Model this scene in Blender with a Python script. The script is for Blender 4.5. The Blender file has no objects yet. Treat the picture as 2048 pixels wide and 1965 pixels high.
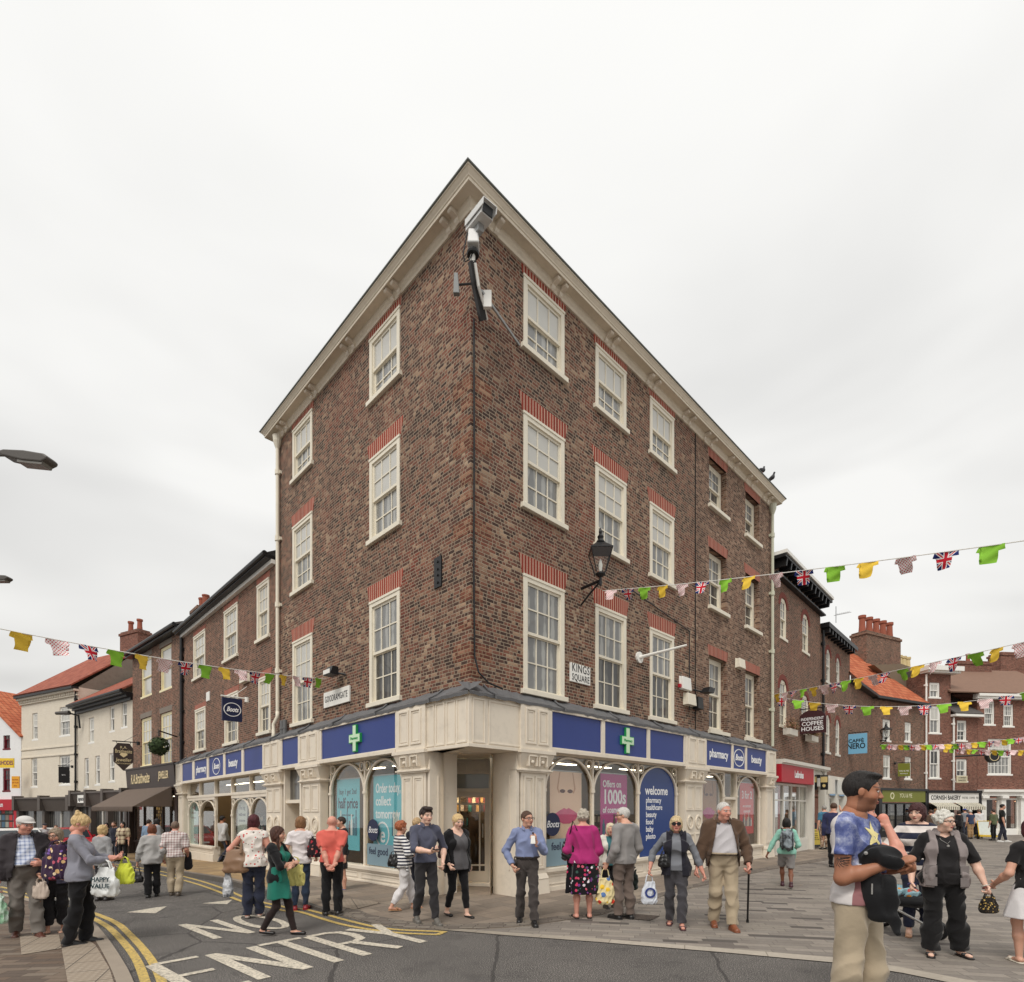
import bpy, bmesh, math, random
import numpy as np
from mathutils import Matrix, Vector
random.seed(7); RNG = np.random.default_rng(11)
sc = bpy.context.scene; C = sc.collection
PI = math.pi
# ---- camera calibration (a level, upward shifted lens) -------------------------------------------
F, CX, HY, CH = 1101.0, 1024.0, 1617.0, 1.68
BX, BY = -.735, 9.80                        # the corner of the brick building
DL = Vector((-.6999, .7142, 0)); DR = Vector((.7155, .6986, 0))
def along_left(x, y): return (x - BX) * DL.x + (y - BY) * DL.y
def gz(x, y):                               # the street falls gently beyond the corner, down the left street
    return -.029 * max(0., along_left(x, y) - 2.)
def gpt(px, py, dz=0.):                     # point of the ground seen at a pixel of the photograph
    Y = F * (CH - dz) / (py - HY)
    for _ in range(30):
        Y = F * (CH - dz - gz((px - CX) / F * Y, Y)) / (py - HY)
    return Vector(((px - CX) / F * Y, Y, gz((px - CX) / F * Y, Y) + dz))
def at(px, py, Y): return Vector(((px - CX) / F * Y, Y, CH - (py - HY) / F * Y))

# ---- objects ------------------------------------------------------------------------------------
WM = {}
def place(o, M=None, parent=None):
    M = M if M is not None else (WM[parent] if parent else Matrix())
    WM[o] = M.copy()
    if parent:
        o.parent = parent; o.matrix_parent_inverse = Matrix(); o.matrix_basis = WM[parent].inverted() @ M
    else: o.matrix_basis = M
    return o
def tag(o, label=None, cat=None, group=None, kind=None):
    for k, v in (('label', label), ('category', cat), ('group', group), ('kind', kind)):
        if v: o[k] = v
    return o
def thing(name, label, cat, M=None, group=None):
    o = bpy.data.objects.new(name, None); C.objects.link(o); o.empty_display_size = .2
    place(o, M if M is not None else Matrix()); return tag(o, label, cat, group)
def T(x, y, z=0., rz=0., s=1.):
    return Matrix.Translation((x, y, z)) @ Matrix.Rotation(rz, 4, 'Z') @ Matrix.Diagonal((s, s, s, 1))
class MB:
    def __init__(s): s.v, s.f, s.m = [], [], []
    def add(s, vs, fs, m=0):
        n = len(s.v); s.v += [tuple(p) for p in vs]
        for f in fs: s.f.append([i + n for i in f]); s.m.append(m)
        return s
    def box(s, x0, x1, y0, y1, z0, z1, m=0, top=None):
        a, b, c, d = (x0, x1, y0, y1) if top is None else top
        return s.add([(x0,y0,z0),(x1,y0,z0),(x1,y1,z0),(x0,y1,z0),(a,c,z1),(b,c,z1),(b,d,z1),(a,d,z1)],
              [(0,3,2,1),(4,5,6,7),(0,1,5,4),(1,2,6,5),(2,3,7,6),(3,0,4,7)], m)
    def quad(s, a, b, c, d, m=0): return s.add([a,b,c,d], [(0,1,2,3)], m)
    def prism(s, poly, y0, y1, m=0):                 # polygon in x,z pushed along y
        n = len(poly); A = sum(poly[i][0]*poly[(i+1)%n][1]-poly[(i+1)%n][0]*poly[i][1] for i in range(n))
        if A < 0: poly = poly[::-1]
        return s.add([(p[0],y0,p[1]) for p in poly]+[(p[0],y1,p[1]) for p in poly],
              [tuple(range(n)), tuple(range(2*n-1,n-1,-1))]+[(i,i+n,(i+1)%n+n,(i+1)%n) for i in range(n)], m)
    def slab(s, poly, z0, z1, m=0):                  # polygon in x,y pushed along z
        n = len(poly); A = sum(poly[i][0]*poly[(i+1)%n][1]-poly[(i+1)%n][0]*poly[i][1] for i in range(n))
        if A < 0: poly = poly[::-1]
        return s.add([(p[0],p[1],z0) for p in poly]+[(p[0],p[1],z1) for p in poly],
              [tuple(range(n-1,-1,-1)), tuple(range(n,2*n))]+[(i,(i+1)%n,(i+1)%n+n,i+n) for i in range(n)], m)
    def tube(s, pts, r, n=8, m=0, closed=False):
        pts = [Vector(p) for p in pts]; k = len(pts); rs = r if isinstance(r, (list, tuple)) else [r]*k
        vs = []; up = None
        for i, p in enumerate(pts):
            if closed: t = pts[(i+1) % k] - pts[i-1]
            else: t = pts[min(i+1, k-1)] - pts[max(i-1, 0)]
            t.normalize()
            if up is None: up = Vector((0,0,1)) if abs(t.z) < .9 else Vector((1,0,0))
            a = t.cross(up).normalized(); b = a.cross(t); up = b
            for j in range(n):
                q = 2*PI*j/n; vs.append(p + (a*math.cos(q) + b*math.sin(q))*rs[i])
        fs = [(i*n+j, i*n+(j+1)%n, ((i+1)%k)*n+(j+1)%n, ((i+1)%k)*n+j) for i in range(k if closed else k-1) for j in range(n)]
        if not closed: fs += [tuple(range(n-1,-1,-1)), tuple(range((k-1)*n, k*n))]
        return s.add(vs, fs, m)
    def lathe(s, prof, c=(0,0,0), n=16, m=0):        # profile of (r, z) round a vertical axis
        vs = [(c[0]+r*math.cos(2*PI*j/n), c[1]+r*math.sin(2*PI*j/n), c[2]+z) for r, z in prof for j in range(n)]
        k = len(prof)
        return s.add(vs, [(i*n+j, i*n+(j+1)%n, (i+1)*n+(j+1)%n, (i+1)*n+j) for i in range(k-1) for j in range(n)]
                     + [tuple(range(n-1,-1,-1)), tuple(range((k-1)*n,k*n))], m)
    def disc(s, cx, cz, r, y0, y1, n=20, m=0, rz=None):
        return s.prism([(cx+r*math.cos(2*PI*i/n), cz+(rz or r)*math.sin(2*PI*i/n)) for i in range(n)], y0, y1, m)
    def ring(s, cx, cz, r0, r1, y0, y1, a0=0., a1=2*PI, n=20, m=0, sz=1.):   # flat ring / arch band in x,z
        for i in range(n):
            p, q = a0+(a1-a0)*i/n, a0+(a1-a0)*(i+1)/n
            s.prism([(cx+r0*math.cos(p),cz+r0*sz*math.sin(p)),(cx+r1*math.cos(p),cz+r1*sz*math.sin(p)),
                     (cx+r1*math.cos(q),cz+r1*sz*math.sin(q)),(cx+r0*math.cos(q),cz+r0*sz*math.sin(q))], y0, y1, m)
        return s
    def warp(s, fn): s.v = [fn(*p) for p in s.v]; return s
    def build(s, name, mats, parent=None, M=None, smooth=False, bevel=0):
        me = bpy.data.meshes.new(name); me.from_pydata(s.v, [], s.f)
        mats = mats if isinstance(mats, (list, tuple)) else [mats]
        for x in mats: me.materials.append(x)
        if len(mats) > 1: me.polygons.foreach_set('material_index', s.m)
        if smooth: me.polygons.foreach_set('use_smooth', [True]*len(me.polygons))
        me.update(); o = bpy.data.objects.new(name, me); C.objects.link(o); place(o, M, parent)
        if bevel:
            b = o.modifiers.new('bevel', 'BEVEL'); b.width = bevel; b.segments = 2; b.limit_method = 'ANGLE'
        return o
TXT = {}
def text_mesh(body, size, ext=.003, bold=0., align='CENTER', sx=1., shear=0., spacing=1.):
    """lettering as (verts, faces) in the x,z plane, facing -y"""
    cu = bpy.data.curves.new('lettering', 'FONT'); cu.body = body; cu.size = size; cu.extrude = ext
    cu.offset = bold*size; cu.align_x = align; cu.align_y = 'CENTER'; cu.resolution_u = 3; cu.shear = shear; cu.space_character = spacing
    o = bpy.data.objects.new('lettering', cu); C.objects.link(o)
    dg = bpy.context.evaluated_depsgraph_get(); me = bpy.data.meshes.new_from_object(o.evaluated_get(dg))
    vs = [(v.co.x*sx, -v.co.z, v.co.y) for v in me.vertices]; fs = [tuple(p.vertices) for p in me.polygons]
    bpy.data.objects.remove(o); bpy.data.curves.remove(cu); bpy.data.meshes.remove(me)
    return vs, fs
def put_text(mb, body, size, x, y, z, m=0, fit=None, **k):
    vs, fs = text_mesh(body, size, **k)
    if fit and vs:
        w = max(v[0] for v in vs)-min(v[0] for v in vs)
        if w > fit: q = fit/w; r = max(q, .55)**.6 if q < .75 else 1.; vs = [(a*q, b, c*r) for a, b, c in vs]
    mb.add([(a+x, b+y, c+z) for a, b, c in vs], fs, m); return mb

# ---- materials ----------------------------------------------------------------------------------
MATS = {}
def srgb(*c):
    if len(c) == 1: c = c[0]
    return tuple(((v/255+.055)/1.055)**2.4 if v > 10 else v/255/12.92 for v in c) + (1.,)
class N:
    def __init__(s, name):
        s.m = bpy.data.materials.new(name); s.m.use_nodes = True; s.t = s.m.node_tree; s.n = s.t.nodes
        s.p = s.n['Principled BSDF']; s.out = s.n['Material Output']
    def new(s, typ, **kw):
        n = s.n.new(typ)
        for k, v in kw.items(): setattr(n, k, v)
        return n
    def link(s, a, b): s.t.links.new(a, b)
    def val(s, sock, v):
        if hasattr(v, 'links') or isinstance(v, bpy.types.NodeSocket): s.link(v, sock)
        else: sock.default_value = v
    def math(s, op, a, b=None, c=None, clamp=False):
        n = s.new('ShaderNodeMath', operation=op); n.use_clamp = clamp
        for i, v in enumerate((a, b, c)):
            if v is not None: s.val(n.inputs[i], v)
        return n.outputs[0]
    def mix(s, fac, a, b, mode='MIX'):
        n = s.new('ShaderNodeMix', data_type='RGBA', blend_type=mode)
        s.val(n.inputs[0], fac); s.val(n.inputs[6], a); s.val(n.inputs[7], b); return n.outputs[2]
    def ramp(s, fac, stops, interp='LINEAR'):
        n = s.new('ShaderNodeValToRGB'); cr = n.color_ramp; cr.interpolation = interp
        while len(cr.elements) < len(stops): cr.elements.new(.5)
        for e, (p, c) in zip(cr.elements, stops): e.position = p; e.color = c
        s.link(fac, n.inputs[0]); return n.outputs[0]
    def noise(s, scale=5., detail=4., rough=.5, vec=None, out=0):
        n = s.new('ShaderNodeTexNoise'); n.inputs['Scale'].default_value = scale; n.inputs['Detail'].default_value = detail
        n.inputs['Roughness'].default_value = rough; s.link(vec or s.co(), n.inputs['Vector']); return n.outputs[out]
    def co(s, which='Object'):
        if not hasattr(s, '_tc'): s._tc = s.new('ShaderNodeTexCoord')
        return s._tc.outputs[which]
    def xyz(s, vec=None):
        n = s.new('ShaderNodeSeparateXYZ'); s.link(vec or s.co(), n.inputs[0]); return n.outputs
    def comb(s, x=0., y=0., z=0.):
        n = s.new('ShaderNodeCombineXYZ')
        for i, v in enumerate((x, y, z)): s.val(n.inputs[i], v)
        return n.outputs[0]
    def white(s, vec, out='Value'):
        n = s.new('ShaderNodeTexWhiteNoise', noise_dimensions='3D'); s.link(vec, n.inputs[0]); return n.outputs[out]
    def bump(s, h, strength=.4, dist=.01):
        n = s.new('ShaderNodeBump'); n.inputs['Strength'].default_value = strength; n.inputs['Distance'].default_value = dist
        s.link(h, n.inputs['Height']); s.link(n.outputs[0], s.p.inputs['Normal'])
    def fin(s, col=None, rough=.6, spec=.4, metal=0.):
        if col is not None: s.val(s.p.inputs['Base Color'], col)
        s.val(s.p.inputs['Roughness'], rough); s.p.inputs['Specular IOR Level'].default_value = spec
        s.p.inputs['Metallic'].default_value = metal; return s.m
def paint(name, rgb, rough=.5, var=.12, scale=3., spec=.4, metal=0., dirt=.0, bump=0.):
    """plain surface with slight uneven tone (and scattered dirt)"""
    if name in MATS: return MATS[name]
    n = N(name); c = srgb(rgb); d = tuple(v*(1-var) for v in c[:3])+(1,)
    col = n.mix(n.noise(scale, 5), d, tuple(min(1, v*(1+var*.6)) for v in c[:3])+(1,))
    if dirt:
        f = n.ramp(n.noise(scale*2.3, 6, .7), [(.5, (0,0,0,1)), (.75, (1,1,1,1))])
        col = n.mix(n.math('MULTIPLY', f, dirt), col, srgb(70, 62, 52))
    if bump: n.bump(n.noise(scale*12, 3), bump)
    MATS[name] = n.fin(col, rough, spec, metal); return MATS[name]
def bricks(name, stops, mortar, bw=.178, bh=.066, mw=.0105, patch=None, patch_f=.5, bump=.5, rough=.88, big=.5, soot=0.):
    """every brick takes its own colour from `stops`; x,z of the facade are the brick grid"""
    if name in MATS: return MATS[name]
    n = N(name); X = n.xyz(); wob = n.noise(1.3, 2)
    zz = n.math('ADD', X[2], n.math('MULTIPLY', wob, .03)); zr = n.math('DIVIDE', zz, bh); row = n.math('FLOOR', zr)
    sh = n.math('MULTIPLY', n.white(n.comb(row, 17., 4.)), 7.)
    xs = n.math('ADD', X[0], n.math('MULTIPLY', X[1], 1.)); xr = n.math('ADD', n.math('DIVIDE', xs, bw), sh); colm = n.math('FLOOR', xr)
    # alternate stretchers and headers: split every second brick in two
    par = n.math('MODULO', n.math('ABSOLUTE', colm), 2.); half = n.math('FLOOR', n.math('MULTIPLY', n.math('FRACT', xr), n.math('ADD', par, 1.)))
    fx = n.math('FRACT', n.math('MULTIPLY', n.math('FRACT', xr), n.math('ADD', par, 1.))); fz = n.math('FRACT', zr)
    r = n.white(n.comb(n.math('ADD', colm, n.math('MULTIPLY', half, .37)), row, 3.))
    f = n.math('ADD', n.math('MULTIPLY', r, 1-big*.6), n.math('MULTIPLY', n.math('SUBTRACT', n.noise(.45, 3, .6), .25), big*1.1), clamp=True)
    col = n.ramp(f, stops)
    if patch:
        pf = n.ramp(n.noise(.33, 3, .6), [(patch_f, (0,0,0,1)), (patch_f+.14, (1,1,1,1))])
        col = n.mix(n.math('MULTIPLY', pf, n.math('MULTIPLY', n.white(n.comb(colm, row, 9.)), .9)), col, srgb(patch))
    col = n.mix(n.math('MULTIPLY', n.noise(34., 3, .7), .5), col, srgb(60, 48, 42), 'MULTIPLY')
    sootf = None
    if soot:
        mp = n.new('ShaderNodeMapping'); mp.inputs['Scale'].default_value = (1.4, 1.4, .22); n.link(n.co(), mp.inputs[0]); sootf = n.math('MULTIPLY', n.ramp(n.noise(1.2, 6, .65, mp.outputs[0]), [(.42, (0,0,0,1)), (.68, (1,1,1,1))]), soot); col = n.mix(sootf, col, srgb(66, 56, 52), 'MIX')
    ex = n.math('MINIMUM', n.math('MULTIPLY', fx, n.math('DIVIDE', bw, n.math('ADD', par, 1.))), n.math('MULTIPLY', n.math('SUBTRACT', 1., fx), n.math('DIVIDE', bw, n.math('ADD', par, 1.))))
    ez = n.math('MINIMUM', n.math('MULTIPLY', fz, bh), n.math('MULTIPLY', n.math('SUBTRACT', 1., fz), bh))
    e = n.math('ADD', n.math('MINIMUM', ex, ez), n.math('MULTIPLY', n.math('SUBTRACT', n.noise(60., 2), .5), .007))
    mk = n.math('SUBTRACT', 1., n.math('MULTIPLY', e, 1/mw, clamp=True), clamp=True)
    mk = n.math('MULTIPLY', mk, 1.6, clamp=True)
    mc = n.mix(n.noise(2., 4), srgb(tuple(v*.82 for v in mortar)), srgb(mortar))
    if soot: mc = n.mix(n.math('MULTIPLY', sootf, .7), mc, srgb(92, 80, 72))
    h = n.math('ADD', n.math('MULTIPLY', n.math('SUBTRACT', 1., mk), .7), n.math('MULTIPLY', n.noise(70., 3), .35))
    n.bump(h, bump, .012); MATS[name] = n.fin(n.mix(mk, col, mc), rough, .2); return MATS[name]
def stripes(name, a, b, period, frac=.5, axis=2, rough=.85):
    n = N(name); x = n.xyz()[axis]; f = n.math('GREATER_THAN', n.math('FRACT', n.math('DIVIDE', x, period)), frac)
    n.bump(n.noise(60, 3), .25); return n.fin(n.mix(f, srgb(a), srgb(b)), rough, .2)
CREAM = paint('cream_paint', (224, 213, 196), .45, .07, 1.6, .4, dirt=.17, bump=.03)
CREAM2 = paint('cream_window_paint', (228, 220, 202), .45, .06, 3., dirt=.10)
WHITE = paint('white_paint', (232, 230, 224), .5, .05, 3., dirt=.08)
BLACK = paint('black_paint', (26, 26, 28), .4, .3, 6.)
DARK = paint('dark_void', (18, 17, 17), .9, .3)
LEAD = paint('lead_sheet', (98, 98, 100), .55, .35, 4., .5, dirt=.35, bump=.3)
STEEL = paint('grey_metal', (170, 172, 172), .4, .1, 6., .5, .5)
BLUE = paint('blue_fascia', (44, 62, 128), .45, .06, 2.)
NAVY = paint('navy_sign', (24, 32, 66), .4, .1, 3.)
GREENX = paint('green_cross', (40, 150, 80), .4, .05)
PALEGREEN = paint('pale_green_cross', (200, 228, 194), .4, .05)
def arch_brick():
    n = N('red_gauged_brick'); X = n.xyz(); f = n.math('FRACT', n.math('DIVIDE', X[0], .085))
    k = n.math('GREATER_THAN', f, .74); c = n.mix(n.white(n.comb(n.math('FLOOR', n.math('DIVIDE', X[0], .085)), 1., 2.)), srgb(134, 58, 46), srgb(168, 80, 64))
    c = n.mix(n.math('MULTIPLY', n.noise(9., 4), .5), c, srgb(105, 50, 42)); return n.fin(n.mix(n.math('MULTIPLY', k, .85), c, srgb(206, 178, 158)), .85, .2)
REDARCH = arch_brick()
BRICK = bricks('old_brown_brick', [(0., srgb(56, 46, 43)), (.24, srgb(84, 65, 58)), (.44, srgb(114, 82, 70)), (.6, srgb(142, 92, 76)), (.74, srgb(152, 118, 98)), (.85, srgb(186, 156, 130)), (1., srgb(214, 192, 164))],
               (170, 153, 133), patch=(146, 70, 56), patch_f=.53, soot=.35)
BRICK2 = bricks('pale_rear_brick', [(0., srgb(66, 50, 46)), (.35, srgb(112, 82, 70)), (.6, srgb(146, 110, 92)), (.8, srgb(176, 144, 122)), (1., srgb(206, 182, 158))],
               (158, 142, 124), patch=(140, 74, 62), patch_f=.6, soot=.3)
BRICK3 = bricks('brown_red_brick', [(0., srgb(62, 50, 46)), (.3, srgb(106, 76, 65)), (.6, srgb(138, 95, 79)), (.85, srgb(164, 118, 98)), (1., srgb(198, 160, 134))],
               (162, 146, 128), patch=(140, 74, 62), patch_f=.55, soot=.3)
BRICK4 = bricks('red_brick', [(0., srgb(84, 50, 44)), (.4, srgb(124, 76, 66)), (.75, srgb(148, 96, 82)), (1., srgb(180, 130, 112))], (150, 126, 110))
RENDERED = bricks('cream_painted_brick', [(0., srgb(238, 227, 208)), (.5, srgb(243, 233, 215)), (1., srgb(247, 238, 222))], (234, 223, 204), bump=.35, rough=.7)
def pane_mat(name, rgb, curtain=None, rough=.04, spec=.6):
    n = N(name); c = n.mix(n.noise(2.5, 3), tuple(v*.8 for v in srgb(rgb)[:3])+(1,), srgb(rgb))
    if curtain:
        X = n.xyz(); w = n.math('ADD', n.math('MULTIPLY', n.noise(3., 2), .8), n.math('MULTIPLY', n.math('SINE', n.math('MULTIPLY', X[0], 26.)), .22))
        c = n.mix(n.ramp(w, [(.42, (0,0,0,1)), (.58, (1,1,1,1))]), c, srgb(curtain))
    n.p.inputs['Coat Weight'].default_value = .6; n.p.inputs['Coat Roughness'].default_value = .02
    n.bump(n.noise(2.2, 2), .06, .05)
    return n.fin(c, .3, spec)
PANE_BLIND = pane_mat('window_pane_blind', (196, 194, 186))
PANE_GREY = pane_mat('window_pane_grey', (120, 120, 118), (158, 158, 153))
PANE_DARK = pane_mat('window_pane_dark', (40, 39, 38), (88, 86, 80))
def shop_glass():
    n = N('shop_glass'); lw = n.new('ShaderNodeLayerWeight'); fr = n.math('ADD', .045, n.math('MULTIPLY', n.math('POWER', lw.outputs['Facing'], 4.), .8))
    tr = n.new('ShaderNodeBsdfTransparent'); tr.inputs[0].default_value = (.95, .96, .955, 1)
    gl = n.new('ShaderNodeBsdfGlossy'); gl.inputs[1].default_value = .01
    mx = n.new('ShaderNodeMixShader'); n.link(fr, mx.inputs[0]); n.link(tr.outputs[0], mx.inputs[1]); n.link(gl.outputs[0], mx.inputs[2])
    n.link(mx.outputs[0], n.out.inputs[0]); return n.m
GLASS = shop_glass()
def lamp_mat(name, rgb, e):
    n = N(name); n.p.inputs['Emission Color'].default_value = srgb(rgb); n.p.inputs['Emission Strength'].default_value = e; return n.fin(srgb(rgb), .5)
TUBE = lamp_mat('lit_tube', (255, 240, 210), 6.)
def goods_mat(name, pal, sx=.09, sz=.2, dark=.25):
    n = N(name); X = n.xyz(); cx = n.math('FLOOR', n.math('DIVIDE', X[0], sx)); cz = n.math('FLOOR', n.math('DIVIDE', X[2], sz))
    r = n.white(n.comb(cx, cz, 5.)); st = [(i/(len(pal)), srgb(c)) for i, c in enumerate(pal)]
    c = n.ramp(r, st, 'CONSTANT'); fz = n.math('FRACT', n.math('DIVIDE', X[2], sz)); fx = n.math('FRACT', n.math('DIVIDE', X[0], sx))
    k = n.math('MAXIMUM', n.math('GREATER_THAN', fz, .78), n.math('GREATER_THAN', fx, .86))
    return n.fin(n.mix(k, c, srgb(40, 36, 32)), .5)
GOODS = goods_mat('shelved_goods', [(60, 50, 44), (150, 60, 60), (210, 200, 180), (70, 90, 130), (190, 150, 90), (90, 70, 60), (180, 170, 165), (50, 110, 110)])
GOLDGOODS = goods_mat('jewellery_on_display', [(60, 44, 26), (200, 160, 80), (90, 64, 34), (230, 205, 150), (120, 90, 50), (50, 38, 26)], .12, .16)
# ================= facade frames: local x runs right as seen from the street, -y is outward =========
MRF = Matrix(((DR.x, -DR.y, 0, BX), (DR.y, DR.x, 0, BY), (0, 0, 1, 0), (0, 0, 0, 1)))
_x = -DL
MLF = Matrix(((_x.x, -_x.y, 0, BX), (_x.y, _x.x, 0, BY), (0, 0, 1, 0), (0, 0, 0, 1)))
def facade(x, y, dx, dy):
    l = math.hypot(dx, dy); dx /= l; dy /= l
    return Matrix(((dx, -dy, 0, x), (dy, dx, 0, y), (0, 0, 1, 0), (0, 0, 0, 1)))
def on(M, px, py, o=0.):                    # local (x, z) where a photo pixel meets the facade plane pushed out by o
    O = M @ Vector((0, -o, 0)); d = (M.to_3x3() @ Vector((1, 0, 0))); r = (px-CX)/F
    s = (O.x - O.y*r) / (r*d.y - d.x); Y = O.y + s*d.y
    return s, CH - (py-HY)/F*Y
def wall(mb, x0, x1, z0, z1, holes, rev=.14, m=0, y=0., mrev=None):
    """brick skin with real openings and reveals"""
    xs = sorted({x0, x1} | {v for h in holes for v in h[:2] if x0 < v < x1}); zs = sorted({z0, z1} | {v for h in holes for v in h[2:4] if z0 < v < z1})
    for i in range(len(xs)-1):
        for j in range(len(zs)-1):
            a, b, c, d = xs[i], xs[i+1], zs[j], zs[j+1]; mx, mz = (a+b)/2, (c+d)/2
            if any(h[0] < mx < h[1] and h[2] < mz < h[3] for h in holes): continue
            mb.quad((a,y,c),(b,y,c),(b,y,d),(a,y,d), m)
    k = m if mrev is None else mrev
    for a, b, c, d in [h[:4] for h in holes]:
        mb.quad((a,y,c),(a,y+rev,c),(a,y+rev,d),(a,y,d), k); mb.quad((b,y,c),(b,y,d),(b,y+rev,d),(b,y+rev,c), k)
        mb.quad((a,y,d),(a,y+rev,d),(b,y+rev,d),(b,y,d), k); mb.quad((a,y,c),(b,y,c),(b,y+rev,c),(a,y+rev,c), k)
    return mb
def sash(root, M, x0, x1, z0, z1, nx=3, nu=2, nl=2, y=0., fw=.105, proud=.022, mats=(PANE_BLIND, PANE_GREY), frame=None, sill=True,
         lintel=None, split=.5, sillw=.07, curved=0.):
    """a hung sash window: frame with glazing bars > panes, sill, lintel"""
    frame = frame or CREAM2; mb = MB(); ym = y-proud
    s0 = z0 + (.11 if sill else 0); zm = s0 + (z1-fw-s0)*split
    mb.box(x0, x0+fw, ym, y+.12, s0, z1); mb.box(x1-fw, x1, ym, y+.12, s0, z1)
    mb.box(x0+fw, x1-fw, ym+.003, y+.12, z1-fw, z1)
    if proud: mb.box(x0-.012, x1+.012, ym-.012, ym+.02, z1-.02, z1+.03)
    a, b = x0+fw, x1-fw; t = .035
    yu, yl = y+.035, y+.075                     # the upper sash stands in front of the lower one
    for (c, d, yy, nz) in ((zm, z1-fw, yu, nu), (s0, zm+.03, yl, nl)):
        mb.box(a, a+.045, yy-.02, yy+.02, c, d); mb.box(b-.045, b, yy-.02, yy+.02, c, d)
        mb.box(a+.045, b-.045, yy-.02, yy+.02, d-.05, d); mb.box(a+.045, b-.045, yy-.021, yy+.021, c, c+.055)
        for i in range(1, nx):
            q = a+(b-a)*i/nx; mb.box(q-.013, q+.013, yy-.016, yy+.012, c+.055, d-.05)
        for i in range(1, nz):
            q = c+(d-c)*i/nz; mb.box(a+.045, b-.045, yy-.0165, yy+.0125, q-.013, q+.013)
    o = mb.build('window', frame, root, M)
    MB().box(a+.04, b-.04, yu, yu+.008, zm+.02, z1-fw-.02).build('pane', mats[0], o, M)
    MB().box(a+.04, b-.04, yl, yl+.008, s0+.02, zm).build('pane', mats[1], o, M)
    if sill: MB().box(x0-sillw, x1+sillw, ym-.055, y+.11, z0+.01, z0+.11).build('sill', frame, o, M, bevel=.008)
    if lintel:
        h, sp = lintel; MB().prism([(x0-.03, z1+.036), (x1+.03, z1+.036), (x1+.03+sp, z1+h), (x0-.03-sp, z1+h)], y-.006, y+.05).build('lintel', REDARCH, o, M)
    return o

shop = thing('corner_building', 'tall brown brick four storey corner building with cream shopfront and overhanging cornice', 'building', T(BX, BY))
# ---- brick walls ---------------------------------------------------------------------------------
ZT = 12.36
RC = [(1.33, 2.55), (3.63, 4.83), (5.89, 7.07)]; ZW = [(3.90, 6.23, .40), (7.51, 9.40, .38), (10.61, 12.07, .30)]
LC = [(-3.47, -2.26), (-7.60, -6.38)]
R2 = [(9.12, 10.26), (11.66, 12.77)]; Z2 = [(3.99, 6.19), (7.64, 9.37), (10.62, 12.03)]
ins = .02
hr = [(a+ins, b-ins, c+ins, d-ins) for a, b in RC for c, d, _ in ZW]
wall(MB(), 0, 8.27, 3.3, ZT, hr).build('wall', BRICK, shop, MRF)
hl = [(a+ins, b-ins, c+ins, d-ins) for a, b in LC for c, d, _ in ZW]
wall(MB(), -8.79, 0, 3.0, ZT, hl).build('wall', BRICK, shop, MLF)
w2 = wall(MB(), 8.275, 13.9, 3.3, ZT, [(a, b, c, d) for a, b in R2 for c, d in Z2], rev=.3)
w2.box(13.895, 13.9, .002, 9, 3.3, ZT); w2.build('wall', BRICK2, shop, MRF)
MB().box(-8.79, -8.785, .002, 9, 8., ZT).build('gable_wall', BRICK, shop, MLF)
MB().box(8.25, 8.29, -.012, .02, 3.9, ZT).build('movement_joint', DARK, shop, MRF)
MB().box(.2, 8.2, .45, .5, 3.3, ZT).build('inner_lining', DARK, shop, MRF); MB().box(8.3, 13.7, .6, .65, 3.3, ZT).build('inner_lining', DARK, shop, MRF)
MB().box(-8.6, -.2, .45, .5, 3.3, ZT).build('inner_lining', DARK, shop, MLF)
# quoins: redder dressed bricks at the arris
QUOIN = bricks('quoin_brick', [(0., srgb(96, 60, 50)), (.5, srgb(132, 82, 66)), (.8, srgb(154, 108, 88)), (1., srgb(188, 152, 126))], (160, 136, 112), big=.2)
for M, sg in ((MRF, 1), (MLF, -1)):
    for k, z in enumerate([4.05, 4.35, 4.9, 5.4, 6.6, 7.2, 7.5, 8.1, 8.55, 8.85, 9.15]):
        w = (.28, .5, .36)[k % 3]; h = (.22, .15, .3)[(k*2) % 3]; MB().box(min(0, sg*w), max(0, sg*w), -.004, .01, z, z+h).build('quoin', QUOIN, shop, M)
BT = [PANE_BLIND, PANE_GREY]
for i, (a, b) in enumerate(RC):
    for j, (c, d, h) in enumerate(ZW):
        m = (PANE_BLIND, PANE_GREY) if j == 2 else (PANE_BLIND, PANE_GREY) if j == 1 else ((PANE_GREY, PANE_DARK) if i else (PANE_GREY, PANE_GREY))
        sash(shop, MRF, a, b, c, d, 3, 1 if j == 2 else 2, 2, mats=m, lintel=(h, .10 if j < 2 else .05), split=.52 if j < 2 else .5)
for i, (a, b) in enumerate(LC):
    for j, (c, d, h) in enumerate(ZW):
        m = (PANE_BLIND, PANE_GREY) if j else (PANE_GREY if i == 0 else PANE_BLIND, PANE_DARK if i == 0 else PANE_GREY)
        sash(shop, MLF, a, b, c, d, 3, 1 if j == 2 else 2, 2, mats=m, lintel=(h, .10 if j < 2 else .05), split=.5)
for i, (a, b) in enumerate(R2):
    for j, (c, d) in enumerate(Z2):
        sash(shop, MRF, a+.01, b-.01, c, d-.01, 2 if j else 3, 2, 2, y=.17, fw=.09, proud=0, mats=(PANE_GREY, PANE_DARK))
        MB().prism([(a-.05, d), (b+.05, d), (b+.09, d+.3), (a-.09, d+.3)], -.005, .05).build('lintel', REDARCH, shop, MRF)
        MB().box(a-.08, b+.08, -.1, .16, c-.11, c-.001).build('sill', CREAM2, shop, MRF, bevel=.008)
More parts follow.
